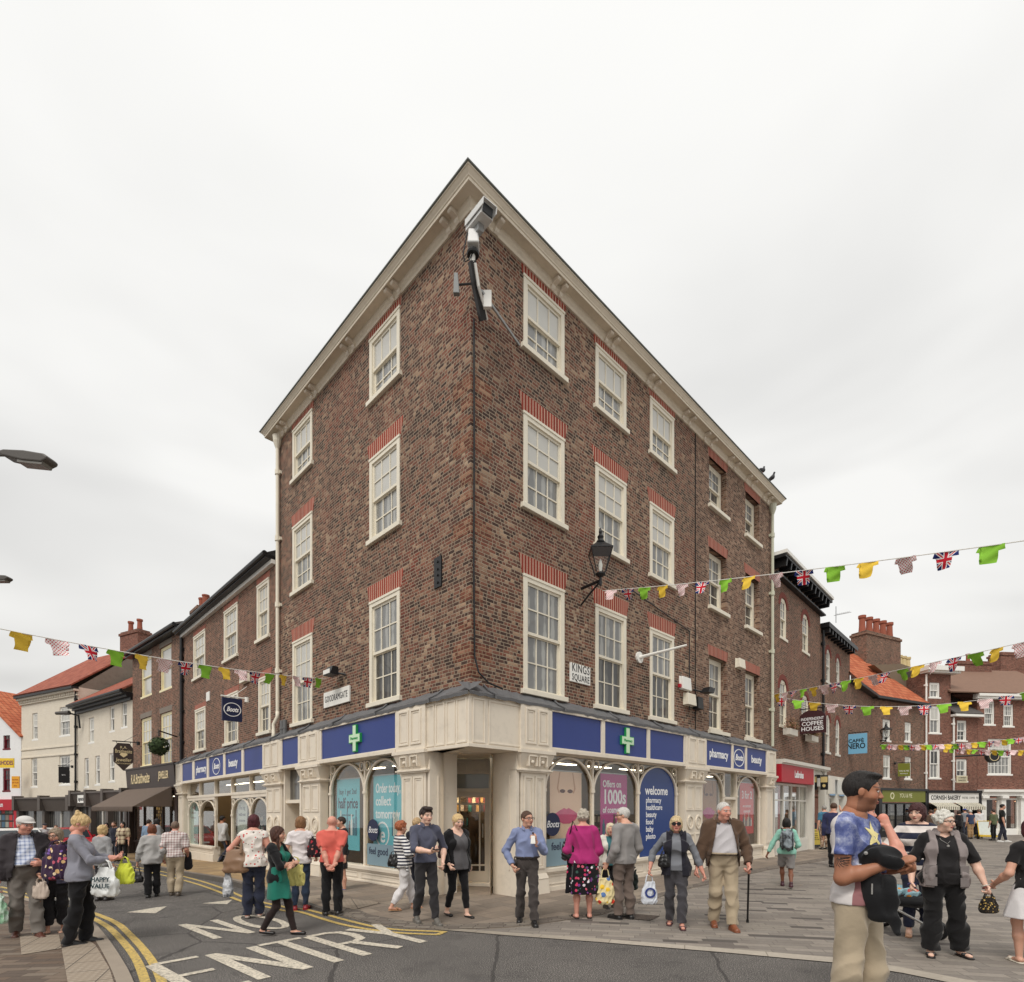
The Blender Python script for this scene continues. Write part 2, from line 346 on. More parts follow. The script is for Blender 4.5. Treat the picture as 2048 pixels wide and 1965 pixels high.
# ---- cornice: one moulding mitred round the corner ------------------------------------------------
PROF = [(0, 12.28), (.035, 12.28), (.05, 12.33), (.09, 12.37), (.10, 12.44), (.27, 12.441), (.27, 12.415), (.29, 12.415), (.29, 12.47), (.305, 12.475), (.312, 12.495), (.335, 12.52), (.36, 12.55), (.375, 12.555), (.375, 12.585), (.36, 12.59), (.02, 12.72)]
def sweep(prof, xe, sg, ret):
    mb = MB(); n = len(prof)
    mb.add([(-sg*o, -o, z) for o, z in prof] + [(sg*(xe+(o if ret else 0)), -o, z) for o, z in prof] + [(sg*(xe+o), .5, z) for o, z in prof],
           [(i, i+1, i+1+n, i+n) if sg < 0 else (i, i+n, i+1+n, i+1) for i in range(n-1)] + [(i+n, i+1+n, i+1+2*n, i+2*n) if sg < 0 else (i+n, i+2*n, i+1+2*n, i+1+n) for i in range(n-1)])
    return mb
STONE = paint('cornice_paint', (224, 213, 194), .55, .1, 3., dirt=.15)
sweep(PROF, 13.78, 1, True).build('cornice', STONE, shop, MRF); sweep(PROF, 8.62, -1, True).build('cornice', STONE, shop, MLF)
GUT = paint('zinc_gutter', (106, 110, 106), .5, .2, 4.)
gp = [(.35, 12.58), (.40, 12.582), (.405, 12.60), (.36, 12.615), (.32, 12.61)]
sweep(gp, 13.78, 1, True).build('gutter', GUT, shop, MRF); sweep(gp, 8.62, -1, True).build('gutter', GUT, shop, MLF)
def bracket(root, M, x):
    mb = MB(); pr = [(-.02, 12.29), (-.05, 12.27), (-.085, 12.30), (-.10, 12.35), (-.23, 12.365), (-.25, 12.38), (-.25, 12.435), (-.02, 12.435)]
    n = len(pr); w = .048
    mb.add([(x-w, y, z) for y, z in pr]+[(x+w, y, z) for y, z in pr], [tuple(range(n)), tuple(range(2*n-1, n-1, -1))]+[(i, i+n, (i+1) % n+n, (i+1) % n) for i in range(n)])
    return mb.build('bracket', CREAM, root, M)
for p in (989, 1006, 1119, 1134, 1225, 1238, 1308, 1321, 1378.5, 1391, 1421, 1434, 1468, 1480, 1504, 1514.6, 1538, 1546): bracket(shop, MRF, on(MRF, p, 900, .24)[0])
for p in (1250, 1200, 888, 848, 605, 570, 372, 345, 190, 168): bracket(shop, MLF, on(MLF, 500+p/3.136, 900, .24)[0])
SLATE = paint('slate_roof', (92, 88, 86), .7, .25, 5.)
rf = MB(); p = [MRF @ Vector((-.25, -.25, 12.66)), MRF @ Vector((14.05, -.25, 12.66)), MRF @ Vector((14.05, 9, 12.66)), MLF @ Vector((-8.8, -.25, 12.66))]
top = MRF @ Vector((6., 5., 14.2)); rf.add([tuple(q) for q in p]+[tuple(top)], [(0, 1, 4), (1, 2, 4), (2, 3, 4), (3, 0, 4)]); rf.build('roof', SLATE, shop, Matrix())
# ---- downpipes -----------------------------------------------------------------------------------
def downpipe(root, M, x, z0, z1, y=-.09, mat=CREAM2, r=.05, name='downpipe', clips=4, hopper=True):
    mb = MB().tube([(x, y, z0), (x, y, z1)], r, 10)
    for i in range(clips):
        z = z0+(z1-z0)*(i+.6)/clips; mb.tube([(x, y, z), (x, y, z+.14)], r*1.45, 10); mb.box(x-.1, x+.1, y+.03, y+.09, z+.03, z+.11)
    if hopper: mb.lathe([(r, 0), (r*1.6, .08), (r*2.4, .2), (r*2.6, .34), (r*2.8, .36)], (x, y, z1-.02), 12)
    return mb.build(name, mat, root, M, smooth=False)
downpipe(shop, MRF, 13.72, 3.85, 12.0, mat=paint('pale_green_pipe', (196, 196, 176), .5, .08))
xd = on(MLF, 555, 1000, .09)[0]
downpipe(shop, MLF, xd, 4.4, 12.0)
MB().tube([(xd, -.09, 4.45), (xd, -.09, 4.3), (xd-.12, -.15, 4.1), (xd-.12, -.15, 3.85), (xd-.02, -.2, 3.7)], .055, 10).build('pipe_bend', CREAM2, shop, MLF, smooth=True)
vp = MB()
for dx in (.35, .55): vp.tube([(xd+dx, -.1, 3.6), (xd+dx, -.1, 4.15)], .06, 10); vp.tube([(xd+dx, -.1, 3.9), (xd+dx, -.1, 3.95)], .07, 10)
vp.build('vent_pipe', paint('grey_pipe', (104, 104, 104), .5), shop, MLF)

# ================= the cream shopfront ==============================================================
def lw(x, y, z): return (x, y, z + .008*min(0, x+2.)) if z > -.5 else (x, y, z)     # the left front steps down with the street
def nw(x, y, z): return (x, y, z)
OF = .25                                    # how far the fascia stands out
def panel(mb, x0, x1, z0, z1, y, t=.035, d=.018):            # raised frame round a sunk panel
    mb.box(x0, x0+t, y-d, y, z0, z1); mb.box(x1-t, x1, y-d, y, z0, z1); mb.box(x0+t, x1-t, y-d, y, z1-t, z1); mb.box(x0+t, x1-t, y-d, y, z0, z0+t)
def pilaster(root, M, x0, x1, wp, rings=True, zb=-.05, n=2):
    m = MB(); w = x1-x0
    m.box(x0+.06, x1-.06, -.22, .0, zb, 2.38)                                  # shaft
    m.box(x0, x1, -.28, .0, zb, .30, top=(x0+.03, x1-.03, -.25, 0)); m.box(x0+.02, x1-.02, -.26, 0, .301, .40, top=(x0+.05, x1-.05, -.225, 0))
    for i in range(n):
        a, b = x0+.10+(w-.2)*i/n+.02, x0+.10+(w-.2)*(i+1)/n-.02
        panel(m, a, b, 1.62 if rings else .5, 2.30, -.22, .045, .02); panel(m, a+.06, b-.06, 1.68 if rings else .56, 2.24, -.22, .02, .012)
        if rings:
            c = (a+b)/2; r = (b-a)*.42
            for k in (0, .075): m.ring(c, 1.30, r-.045-k, r-k*1.1, -.25+k*.2, -.22, n=22, sz=1.15)
            panel(m, a, b, .46, 1.0, -.22, .04, .02)
    o = m.warp(wp).build('pilaster', CREAM, root, M, bevel=.005)
    m = MB()                                                                   # capital and splayed corbel block
    m.box(x0-.02, x1+.02, -.27, 0, 2.36, 2.44); m.box(x0-.05, x1+.05, -.30, 0, 2.39, 2.42)
    m.box(x0+.03, x1-.03, -.24, 0, 2.441, 2.72, top=(x0-.06, x1+.06, -.34, 0)); m.box(x0-.08, x1+.08, -.36, 0, 2.721, 2.79)
    for i in range(n):
        a = x0+.12+(w-.24)*(i+.5)/n
        m.box(a-.12, a-.095, -.345, -.2, 2.48, 2.68); m.box(a+.095, a+.12, -.345, -.2, 2.48, 2.68); m.box(a-.095, a+.095, -.352, -.2, 2.66, 2.685)
        m.lathe([(.0, 0), (.03, .01), (.045, .035), (.03, .07), (0, .08)], (0, 0, 0), 10)
        k = len(m.v)-50
        for q in range(k, len(m.v)): v = m.v[q]; m.v[q] = (a+v[0], -.27-v[2], 2.56+v[1])
    m.warp(wp).build('corbel', CREAM, o, M, bevel=.004)
    m = MB(); m.box(x0-.03, x1+.03, -.30, 0, 2.80, 3.66)
    for i in range(n):
        a, b = x0+.06+(w-.12)*i/n+.03, x0+.06+(w-.12)*(i+1)/n-.03; panel(m, a, b, 2.90, 3.58, -.30, .04, .02); panel(m, a+.06, b-.06, 2.96, 3.52, -.30, .018, .01)
    m.warp(wp).build('entablature_block', CREAM, o, M, bevel=.005)
    return o
def fascia(root, M, x0, x1, panels, wp, zl=2.90, zh=3.57):
    m = MB(); m.box(x0, x1, -.22, 0, 2.78, 3.64); m.box(x0, x1, -.31, -.221, 2.79, 2.865); m.box(x0, x1, -.29, -.221, 2.866, 2.89); m.box(x0, x1, -.30, -.221, 3.60, 3.66)
    panels = sorted(panels); e = [x0]+[v for p in panels for v in p]+[x1]
    for i in range(0, len(e), 2):
        if e[i+1]-e[i] > .02: m.box(e[i], e[i+1], -.285, -.221, 2.891, 3.599)
    o = m.warp(wp).build('fascia', CREAM, root, M, bevel=.004)
    for a, b in panels: MB().box(a, b, -.255, -.222, zl-.01, zh+.03).warp(wp).build('sign_panel', BLUE, o, M)
    return o
def riser(root, M, x0, x1, wp, zs=.40):
    m = MB(); m.box(x0, x1, -.13, .1, -.9, zs); m.box(x0, x1, -.19, .1, zs, zs+.075); m.box(x0, x1, -.16, -.131, zs-.04, zs-.001); m.box(x0, x1, -.155, -.131, -.9, .10)
    n = max(1, int((x1-x0)/1.7))
    for i in range(n): panel(m, x0+(x1-x0)*i/n+.08, x0+(x1-x0)*(i+1)/n-.08, .14, zs-.07, -.131, .03, .012)
    return m.warp(wp).build('stall_riser', CREAM, root, M, bevel=.005)
def arches(root, M, edges, wp, zs, spring, top, zsill=.475, hood=2.80, skip=()):
    m = MB()
    for x in edges: m.tube([(x, -.07, zsill), (x, -.07, spring+.2)], .033, 8); m.tube([(x, -.07, spring-.03), (x, -.07, spring+.03)], .055, 10); m.box(x-.02, x+.02, -.06, .0, zsill, hood)
    m.box(edges[0], edges[-1], -.10, .0, top+.012, hood)
    for i in range(len(edges)-1):
        a, b = edges[i], edges[i+1]
        if i in skip: continue
        c, r = (a+b)/2, (b-a)/2; sz = (top-spring)/r
        m.ring(c, spring, r-.045, r+.005, -.09, -.045, 0, PI, 24, 0, sz)
        rr = min(.11, r*.17)
        for sx in (-1, 1): m.ring(c+sx*(r-rr-.02), top-rr-.005, rr-.022, rr, -.085, -.05, n=16); m.box(min(c+sx*r, c+sx*(r-.02)), max(c+sx*r, c+sx*(r-.02)), -.085, -.045, spring, top)
    o = m.warp(wp).build('arcade_frame', CREAM, root, M)
    return o
def glazing(root, M, x0, x1, z0, z1, wp): return MB().box(x0, x1, -.03, -.022, z0, z1).warp(wp).build('shop_window', GLASS, root, M)
CROSS = [(-.08,-.3),(.08,-.3),(.08,-.1),(.25,-.1),(.25,.1),(.08,.1),(.08,.3),(-.08,.3),(-.08,.1),(-.25,.1),(-.25,-.1),(-.08,-.1)]
def cross(root, M, x, z, wp):
    o = MB().prism([(x+a*1.0, z+b) for a, b in CROSS], -.305, -.256).warp(wp).build('pharmacy_cross', GREENX, root, M)
    m = MB()
    for k, (s, y) in enumerate(((.86, .344),)):
        m.prism([(x+math.copysign(abs(a)-.018, a), z+math.copysign(abs(b)-.018, b)) for a, b in CROSS], -.312, -.305)
    m.warp(wp).build('cross_face', PALEGREEN, o, M)
    m = MB(); put_text(m, 'Pharmacy', .085, x, -.315, z, bold=.01); m.warp(wp).build('lettering', GREENX, o, M)
    return o
WTXT = paint('white_lettering', (236, 236, 236), .5, .03)
def sign_text(root, M, body, size, x, z, wp, sx=.9): m = MB(); put_text(m, body, size, x, -.262, z, bold=.022, sx=sx); return m.warp(wp).build('lettering', WTXT, root, M)
def oval(root, M, x, z, w, h, wp, y=-.26):
    m = MB(); m.ring(x, z, w-.035, w, y-.006, y, n=30, sz=h/w); put_text(m, 'Boots', h*.95, x, y-.004, z, bold=.03, shear=.35, sx=min(.95, w/h*.78), fit=w*1.45); return m.warp(wp).build('oval_emblem', WTXT, root, M)

# right front --------------------------------------------------------------------------------------
riser(shop, MRF, 1.78, 7.30, nw); riser(shop, MRF, 8.30, 9.88, nw); riser(shop, MRF, 10.85, 12.7, nw)
fR = fascia(shop, MRF, 1.72, 7.2, [(1.78, 3.49), (3.62, 5.33), (5.46, 7.12)], nw); cross(fR, MRF, 4.47, 3.24, nw)
fR2 = fascia(shop, MRF, 8.34, 12.76, [(8.37, 10.01), (10.14, 11.0), (11.12, 12.67)], nw)
sign_text(fR2, MRF, 'pharmacy', .34, 9.2, 3.25, nw); sign_text(fR2, MRF, 'beauty', .34, 11.9, 3.25, nw); oval(fR2, MRF, 10.57, 3.235, .38, .27, nw)
pilaster(shop, MRF, 1.0, 1.82, nw, False); pilaster(shop, MRF, 7.24, 8.34, nw); pilaster(shop, MRF, 12.72, 13.45, nw, False, n=1)
arches(shop, MRF, [1.86, 3.45, 5.26, 7.1], nw, 0, 2.05, 2.75); glazing(shop, MRF, 1.8, 7.2, .44, 2.8, nw)
arches(shop, MRF, [8.40, 9.91], nw, 0, 2.05, 2.72); arches(shop, MRF, [10.82, 12.62], nw, 0, 2.05, 2.72); glazing(shop, MRF, 8.4, 9.91, .44, 2.8, nw); glazing(shop, MRF, 10.82, 12.62, .44, 2.8, nw)
def door(root, M, x0, x1, y, z0, z1, grid=True, mat=CREAM):
    m = MB(); t = .09
    m.box(x0, x0+t, y, y+.05, z0, z1); m.box(x1-t, x1, y, y+.05, z0, z1); m.box(x0+t, x1-t, y, y+.05, z1-.12, z1); m.box(x0+t, x1-t, y, y+.05, z0, z0+.22)
    if grid:
        a, b, c, d = x0+t, x1-t, z0+.22, z1-.12
        for q in (a+.11, b-.11): m.box(q-.015, q+.015, y+.005, y+.045, c, d)
        for q in (c+.13, d-.13): m.box(a, b, y+.0055, y+.0445, q-.015, q+.015)
    o = m.build('door', mat, root, M)
    MB().box(x0+.05, x1-.05, y+.02, y+.028, z0+.1, z1-.05).build('door_glass', GLASS, o, M)
    MB().tube([(x1-.13, y-.05, z0+.95), (x1-.13, y-.05, z0+1.25)], .015, 6).build('handle', STEEL, o, M)
    return o
door(shop, MRF, 9.98, 10.76, .05, .06, 1.95); m = MB(); m.box(9.91, 9.98, -.08, .1, -.05, 2.78); m.box(10.76, 10.82, -.08, .1, -.05, 2.78); m.box(9.98, 10.76, -.08, .1, 1.95, 2.03); m.box(9.98, 10.76, -.02, .6, -.05, .06); m.build('door_frame', CREAM, shop, MRF)
MB().box(9.98, 10.76, .0, .01, 2.03, 2.78).build('fanlight', GLASS, shop, MRF)
# left front ---------------------------------------------------------------------------------------
low = thing('low_brick_building', 'three storey brown brick building left of the corner, under a black gutter, cream shopfront below', 'building', MLF @ Matrix.Translation((-13.7, 0, -.3)))
riser(shop, MLF, -5.5, -1.9, lw, .34)
fL = fascia(shop, MLF, -5.42, -1.98, [(-5.29, -2.01)], lw); cross(fL, MLF, -3.62, 3.24, lw)
fL2 = fascia(shop, MLF, -7.8, -6.55, [(-7.68, -6.63)], lw)
pilaster(shop, MLF, -1.94, -1.0, lw, False); pilaster(shop, MLF, -6.56, -5.42, lw, zb=-.9); pilaster(low, MLF, -9.02, -7.8, lw, zb=-.9); pilaster(low, MLF, -18.6, -17.75, lw, False, zb=-1., n=1)
arches(shop, MLF, [-5.23, -3.58, -2.0], lw, 0, 2.05, 2.75, .41); glazing(shop, MLF, -5.3, -1.95, .38, 2.8, lw)
m = MB(); m.box(-7.75, -7.68, -.2, .8, -.6, 2.8); m.box(-6.72, -6.6, -.2, .8, -.6, 2.8); m.box(-7.68, -6.72, -.16, .0, 1.86, 1.95); m.box(-7.68, -6.72, .7, .76, -.6, 1.86); m.warp(lw).build('side_door', CREAM, shop, MLF)
MB().box(-7.68, -6.72, -.05, -.04, 1.95, 2.78).warp(lw).build('fanlight', PANE_DARK, shop, MLF)
fL3 = fascia(low, MLF, -17.95, -9.0, [(-10.66, -9.09), (-12.42, -10.85), (-14.23, -12.62), (-16.01, -14.45), (-17.8, -16.29)], lw)
sign_text(fL3, MLF, 'beauty', .36, -11.7, 3.24, lw); sign_text(fL3, MLF, 'pharmacy', .36, -15.22, 3.24, lw); oval(fL3, MLF, -13.42, 3.235, .42, .29, lw)
riser(low, MLF, -12.35, -9.1, lw, .3); riser(low, MLF, -17.8, -14.2, lw, .3)
arches(low, MLF, [-12.39, -10.65, -9.18], lw, 0, 1.52, 2.08, .37, 2.2); arches(low, MLF, [-17.63, -16.05, -14.17], lw, 0, 1.52, 2.08, .37, 2.2)
m = MB(); m.box(-17.7, -9.1, -.12, .0, 2.2, 2.29)
for q in (-17.63, -16.05, -14.17, -12.39, -10.65, -9.15): m.box(q-.04, q+.04, -.1, .0, 2.29, 2.8)
m.warp(lw).build('transom', CREAM, low, MLF)
glazing(low, MLF, -17.7, -14.17, .3, 2.8, lw); glazing(low, MLF, -12.39, -9.1, .3, 2.8, lw); MB().box(-14.17, -12.39, -.03, -.022, 2.29, 2.8).warp(lw).build('fanlight', GLASS, low, MLF)
# corner box and entrance ---------------------------------------------------------------------------
for M, sg in ((MRF, 1), (MLF, -1)):
    m = MB(); e = 1.0
    m.box(min(-sg*OF, sg*e), max(-sg*OF, sg*e), -OF, -OF+.06, 2.74, 3.70)
    pl = [(-.17, .12), (.2, 1.0)] if sg > 0 else [(-.2, .08), (.12, .38), (.42, .7), (.74, 1.0)]
    for a, b in pl: x0, x1 = sorted((sg*a, sg*b)); panel(m, x0, x1, 2.82, 3.60, -OF, .03, .016)
    for z in (2.74, 3.64): x0, x1 = sorted((-sg*(OF+.03), sg*1.0)); m.box(x0, x1, -OF-.03, -OF, z, z+.06)
    m.build('corner_fascia', CREAM, shop, M, bevel=.004)
    m = MB(); x0, x1 = sorted((sg*.95, sg*1.02)); m.box(x0, x1, -.2, .45, -.05, 2.74); panel(m, x0-.02, x1+.02, .5, 2.3, -.0, .04, .02); m.build('entrance_jamb', CREAM, shop, M)
m = MB(); m.add([tuple(MRF @ Vector(v)) for v in ((-.2, -.2, 2.74), (1.3, -.2, 2.74), (1.3, 1.3, 2.74), (-.2, 3., 2.74))]+[tuple(MLF @ Vector((-1.3, .2, 2.74)))], [(0, 1, 2, 3), (0, 3, 4)])
m.build('entrance_soffit', CREAM, shop, Matrix())
INC0 = paint('interior_ceiling', (206, 200, 188), .8); DM = Matrix.Translation((-.92, 11.9, 0))
door(shop, DM, -.42, .42, 0, .10, 2.03)
m = MB(); m.box(-.55, -.42, -.06, .1, -.05, 2.74); m.box(.42, .52, -.06, .1, -.05, 2.74); m.box(-.42, .42, -.06, .1, 2.03, 2.11); m.box(-.42, .42, -.06, .1, 2.42, 2.74); m.box(-.55, .52, -.3, 0, -.05, .10)
m.box(-.3, .3, -.02, .02, 1.93, 1.98)
for q in (-.22, .22): panel(m, q-.16, q+.16, 2.46, 2.70, -.06, .03, .014); m.disc(q, 2.58, .05, -.08, -.06)
m.build('door_frame', CREAM, shop, DM, bevel=.004)
MB().box(-.7, .7, .8, .9, .1, 2.5).build('interior_display', GOODS, shop, DM); MB().quad((-1., .1, 2.5), (1., .1, 2.5), (1., 1.3, 2.5), (-1., 1.3, 2.5)).build('ceiling', INC0, shop, DM); MB().box(-.5, .5, .4, .7, 2.40, 2.46).build('ceiling_lamp', lamp_mat('bright_tube', (255, 226, 180), 16.), shop, DM)
MB().box(-.42, .42, .0, .008, 2.11, 2.42).build('fanlight', pane_mat('frosted_pane', (150, 150, 140)), shop, DM)
m = MB()
for a, b in (((-.42, 10.50), (-.42, 11.9)), ((-1.47, 11.9), (-1.30, 10.45))): m.add([(a[0], a[1], 0), (b[0], b[1], 0), (b[0], b[1], 2.74), (a[0], a[1], 2.74)], [(0, 1, 2, 3)])
m.build('entrance_side', CREAM, shop, Matrix())
# lead flashing over the whole fascia ---------------------------------------------------------------
def flashing(root, M, x0, x1, wp):
    m = MB(); n = int((x1-x0)/.12); rng = random.Random(3)
    rows = []
    for i in range(n+1):
        x = x0+(x1-x0)*i/n; j = rng.uniform(-.012, .012); k = rng.uniform(-.015, .015)
        rows.append([(x, -.315+j, 3.635+k), (x, -.32+j, 3.69+k*.5), (x, -.15+j, 3.78+k), (x, .012, 3.90+abs(k)*2)])
    for a, b in zip(rows, rows[1:]): m.add(a+b, [(i, i+4, i+5, i+1) for i in range(3)])
    i = 0
    while x0+.6+i*1.9 < x1: x = x0+.6+i*1.9; m.tube([(x, -.34, 3.62), (x, -.34, 3.70), (x, -.15, 3.80), (x, -.01, 3.92)], .02, 6); i += 1
    return m.warp(wp).build('lead_flashing', LEAD, root, M, smooth=False)
flashing(shop, MRF, -.30, 13.6, nw); flashing(shop, MLF, -9.0, .30, lw); flashing(low, MLF, -18.7, -9.0, lw)
# interior seen through the glass --------------------------------------------------------------------
INW = paint('interior_wall', (150, 124, 92), .8, .2); INF = paint('interior_floor', (120, 110, 98), .4, .2); INC = paint('interior_ceiling', (206, 200, 188), .8)
def interior(root, M, x0, x1, wp, d=4.2, zf=.1, zc=2.86, ends='ab'):
    m = MB(); m.quad((x0, d, zf), (x1, d, zf), (x1, d, zc), (x0, d, zc))
    for e, x in (('a', x0), ('b', x1)):
        if e in ends: m.quad((x, .02, zf), (x, d, zf), (x, d, zc), (x, .02, zc))
    m.warp(wp).build('interior_wall', INW, root, M)
    MB().quad((x0, .02, zf), (x1, .02, zf), (x1, d, zf), (x0, d, zf)).warp(wp).build('interior_floor', INF, root, M)
    MB().quad((x0, .02, zc), (x1, .02, zc), (x1, d, zc), (x0, d, zc)).warp(wp).build('ceiling', INC, root, M)
    for x in np.arange(x0+.9, x1-.4, 1.5):
        for y in (1.4,):
            o = MB().box(x-.5, x+.5, y-.1, y+.1, zc-.07, zc-.005).warp(wp).build('ceiling_lamp', WHITE, root, M); MB().box(x-.47, x+.47, y-.07, y+.07, zc-.09, zc-.071).warp(wp).build('lamp_tube', TUBE, o, M)
interior(shop, MRF, 1.75, 13.3, nw, ends='b'); interior(shop, MLF, -6.6, -1.75, lw, ends='a'); interior(low, MLF, -18.0, -9.1, lw)
def shelf(M, x, y, wp, w=1.0, h=1.5, zf=.1, mat=GOODS):
    R = thing('display_shelf', 'dark shelf unit packed with small boxed goods behind the shop glass', 'shelf', M @ Matrix.Translation((x, y, zf + wp(x, y, 1.)[2]-1.)), 'shelves inside the corner shop')
    m = MB(); m.box(-w/2, w/2, .02, .3, 0, h)
    for k in range(5): m.box(-w/2-.02, w/2+.02, -.02, .02, k*h/4.-.01, k*h/4+.02)
    m.build('shelf_frame', paint('shelf_brown', (74, 60, 48), .6), R); m = MB()
    for k in range(4): m.box(-w/2+.03, w/2-.03, -.01, .015, k*h/4+.03, (k+1)*h/4-.09)
    m.build('boxed_goods', mat, R)
for x in (2.4, 4.6, 5.9, 8.9, 11.4, 12.2): shelf(MRF, x, 1.7, nw)
for x in (-2.6, -4.3, -5.6): shelf(MLF, x, 1.7, lw)
for x in (-9.9, -11.5, -13.3, -15.0, -16.8): shelf(MLF, x, 1.8, lw)
# ---- the low building's own wall --------------------------------------------------------------------
ZLB = on(MLF, 551, 1113)[1]; ZLE = on(MLF, 360, 1280)[1]
LW = []
for (pa, pb, pt, yt, pd, yd) in ((387.8, 410.9, 410.9, 1259.5, 410.9, 1352), (448.8, 475.8, 475.8, 1206, 475.8, 1314), (514.7, 538.8, 538.8, 1156.7, 538.8, 1276),
        (391, 411.5, 411.5, 1414, 411.5, 1502), (450, 476.8, 476.8, 1383, 476.8, 1488), (518, 541.7, 541.7, 1350, 541.7, 1468)):
    LW.append((on(MLF, pa, 1500)[0], on(MLF, pb, 1500)[0], on(MLF, pd, yd)[1], on(MLF, pt, yt)[1]))
zt = 8.95
wall(MB(), -18.75, -8.8, 3.0, zt, [(a+.02, b-.02, c+.02, d-.02) for a, b, c, d in LW]).build('wall', BRICK3, low, MLF)
MB().box(-18.6, -9, .45, .5, 3.0, zt).build('inner_lining', DARK, low, MLF)
for k, (a, b, c, d) in enumerate(LW):
    sash(low, MLF, a, b, c, d, 3, 2, 2, fw=.1, mats=(PANE_BLIND, PANE_GREY) if k < 3 else (PANE_BLIND, PANE_DARK), lintel=(.22, .04))
m = MB(); m.box(-18.85, -8.85, -.28, .0, zt, zt+.10); m.tube([(-18.85, -.30, zt+.12), (-8.85, -.30, zt+.12)], .075, 8); m.build('gutter', BLACK, low, MLF)
MB().box(-18.8, -8.85, -.12, .0, zt-.12, zt-.001).build('eaves_board', WHITE, low, MLF)
TILE = paint('red_pantile', (176, 104, 80), .8, .3, 9., bump=.4)
m = MB(); m.add([(-18.8, -.3, zt+.12), (-8.82, -.3, zt+.12), (-8.82, 3.5, zt+2.2), (-18.8, 3.5, zt+2.2)], [(0, 1, 2, 3)]); m.box(-18.8, -18.7, .05, 3.5, 3, zt, 0); m.build('roof', SLATE, low, MLF)
ck = MB(); ck.box(-18.7, -17.7, .3, 1.0, zt+.3, zt+.95); ck.box(-18.76, -17.64, .24, 1.06, zt+.95, zt+1.08)
ch = ck.build('chimney', BRICK3, low, MLF); m = MB()
for x in (-18.45, -17.95): m.lathe([(.14, 0), (.12, .25), (.13, .5), (.15, .52), (.15, .58)], (x, .65, zt+1.08), 10)
m.build('chimney_pot', paint('terracotta', (150, 84, 64), .8, .15), ch, MLF)
downpipe(low, MLF, -18.6, 3.6, 8.8, mat=BLACK, hopper=False)
# ================= ground ============================================================================
def kink(v, pts):
    if v <= pts[0][0]: return pts[0][1]
    for (a, b), (c, d) in zip(pts, pts[1:]):
        if v <= c: return b + (d-b)*(v-a)/(c-a)
    return pts[-1][1]
def sheet(name, poly, dz, mat, prof=None, kind='structure', skirt=0., label=None, cat=None):
    """flat polygon laid on the sloping street; prof = extra height against distance along the left street"""
    bm = bmesh.new(); f = bm.faces.new([bm.verts.new((p[0], p[1], 0)) for p in poly]); bmesh.ops.recalc_face_normals(bm, faces=bm.faces[:])
    bmesh.ops.triangulate(bm, faces=bm.faces[:], ngon_method='EAR_CLIP')
    for t in [2.]+([p[0] for p in prof] if prof else []):
        q = Vector((BX, BY, 0)) + DL*t; bmesh.ops.bisect_plane(bm, geom=bm.verts[:]+bm.edges[:]+bm.faces[:], plane_co=q, plane_no=DL, dist=1e-5)
    bmesh.ops.triangulate(bm, faces=bm.faces[:])
    for f in bm.faces:
        if f.normal.z < 0: f.normal_flip()
    if skirt:
        e = [e for e in bm.edges if e.is_boundary]; r = bmesh.ops.extrude_edge_only(bm, edges=e); low_ = {v for v in r['geom'] if isinstance(v, bmesh.types.BMVert)}
    else: low_ = set()
    for v in bm.verts:
        z = gz(v.co.x, v.co.y)
        v.co.z = z - skirt if v in low_ else z + dz + (kink(along_left(v.co.x, v.co.y), prof) if prof else 0.)
    me = bpy.data.meshes.new(name); bm.to_mesh(me); bm.free(); me.materials.append(mat); o = bpy.data.objects.new(name, me); C.objects.link(o); place(o); 
    if kind: o['kind'] = kind
    return tag(o, label, cat)
G = lambda pts, dz=0.: [gpt(x, y, dz) for x, y in pts]
def asphalt():
    n = N('worn_asphalt'); sp = n.ramp(n.noise(95., 2, .6), [(.34, srgb(38, 36, 36)), (.46, srgb(82, 79, 77)), (.58, srgb(108, 104, 100)), (.66, srgb(176, 170, 164))])
    big = n.ramp(n.noise(.5, 5, .6), [(.3, (.80, .80, .80, 1)), (.7, (1.1, 1.09, 1.08, 1))]); c = n.mix(1., sp, big, 'MULTIPLY')
    st = n.ramp(n.noise(1.7, 6, .7), [(.52, (0,0,0,1)), (.66, (1,1,1,1))]); c = n.mix(n.math('MULTIPLY', st, .35), c, srgb(50, 48, 48)); ck = n.new('ShaderNodeTexVoronoi', feature='DISTANCE_TO_EDGE'); ck.inputs['Scale'].default_value = .42; mpv = n.new('ShaderNodeMix', data_type='VECTOR'); mpv.inputs[0].default_value = .12; n.link(n.co(), mpv.inputs[4]); n.link(n.noise(2.2, 5, .6, None, 1), mpv.inputs[5]); n.link(mpv.outputs[1], ck.inputs['Vector']); c = n.mix(n.math('MULTIPLY', n.math('LESS_THAN', ck.outputs['Distance'], .006), .55), c, srgb(36, 34, 34))
    gum = n.math('GREATER_THAN', n.noise(3.1, 1, .2), .74); c = n.mix(n.math('MULTIPLY', gum, .3), c, srgb(60, 58, 56))
    n.bump(n.noise(110., 2), .6, .006); return n.fin(c, .85, .25)
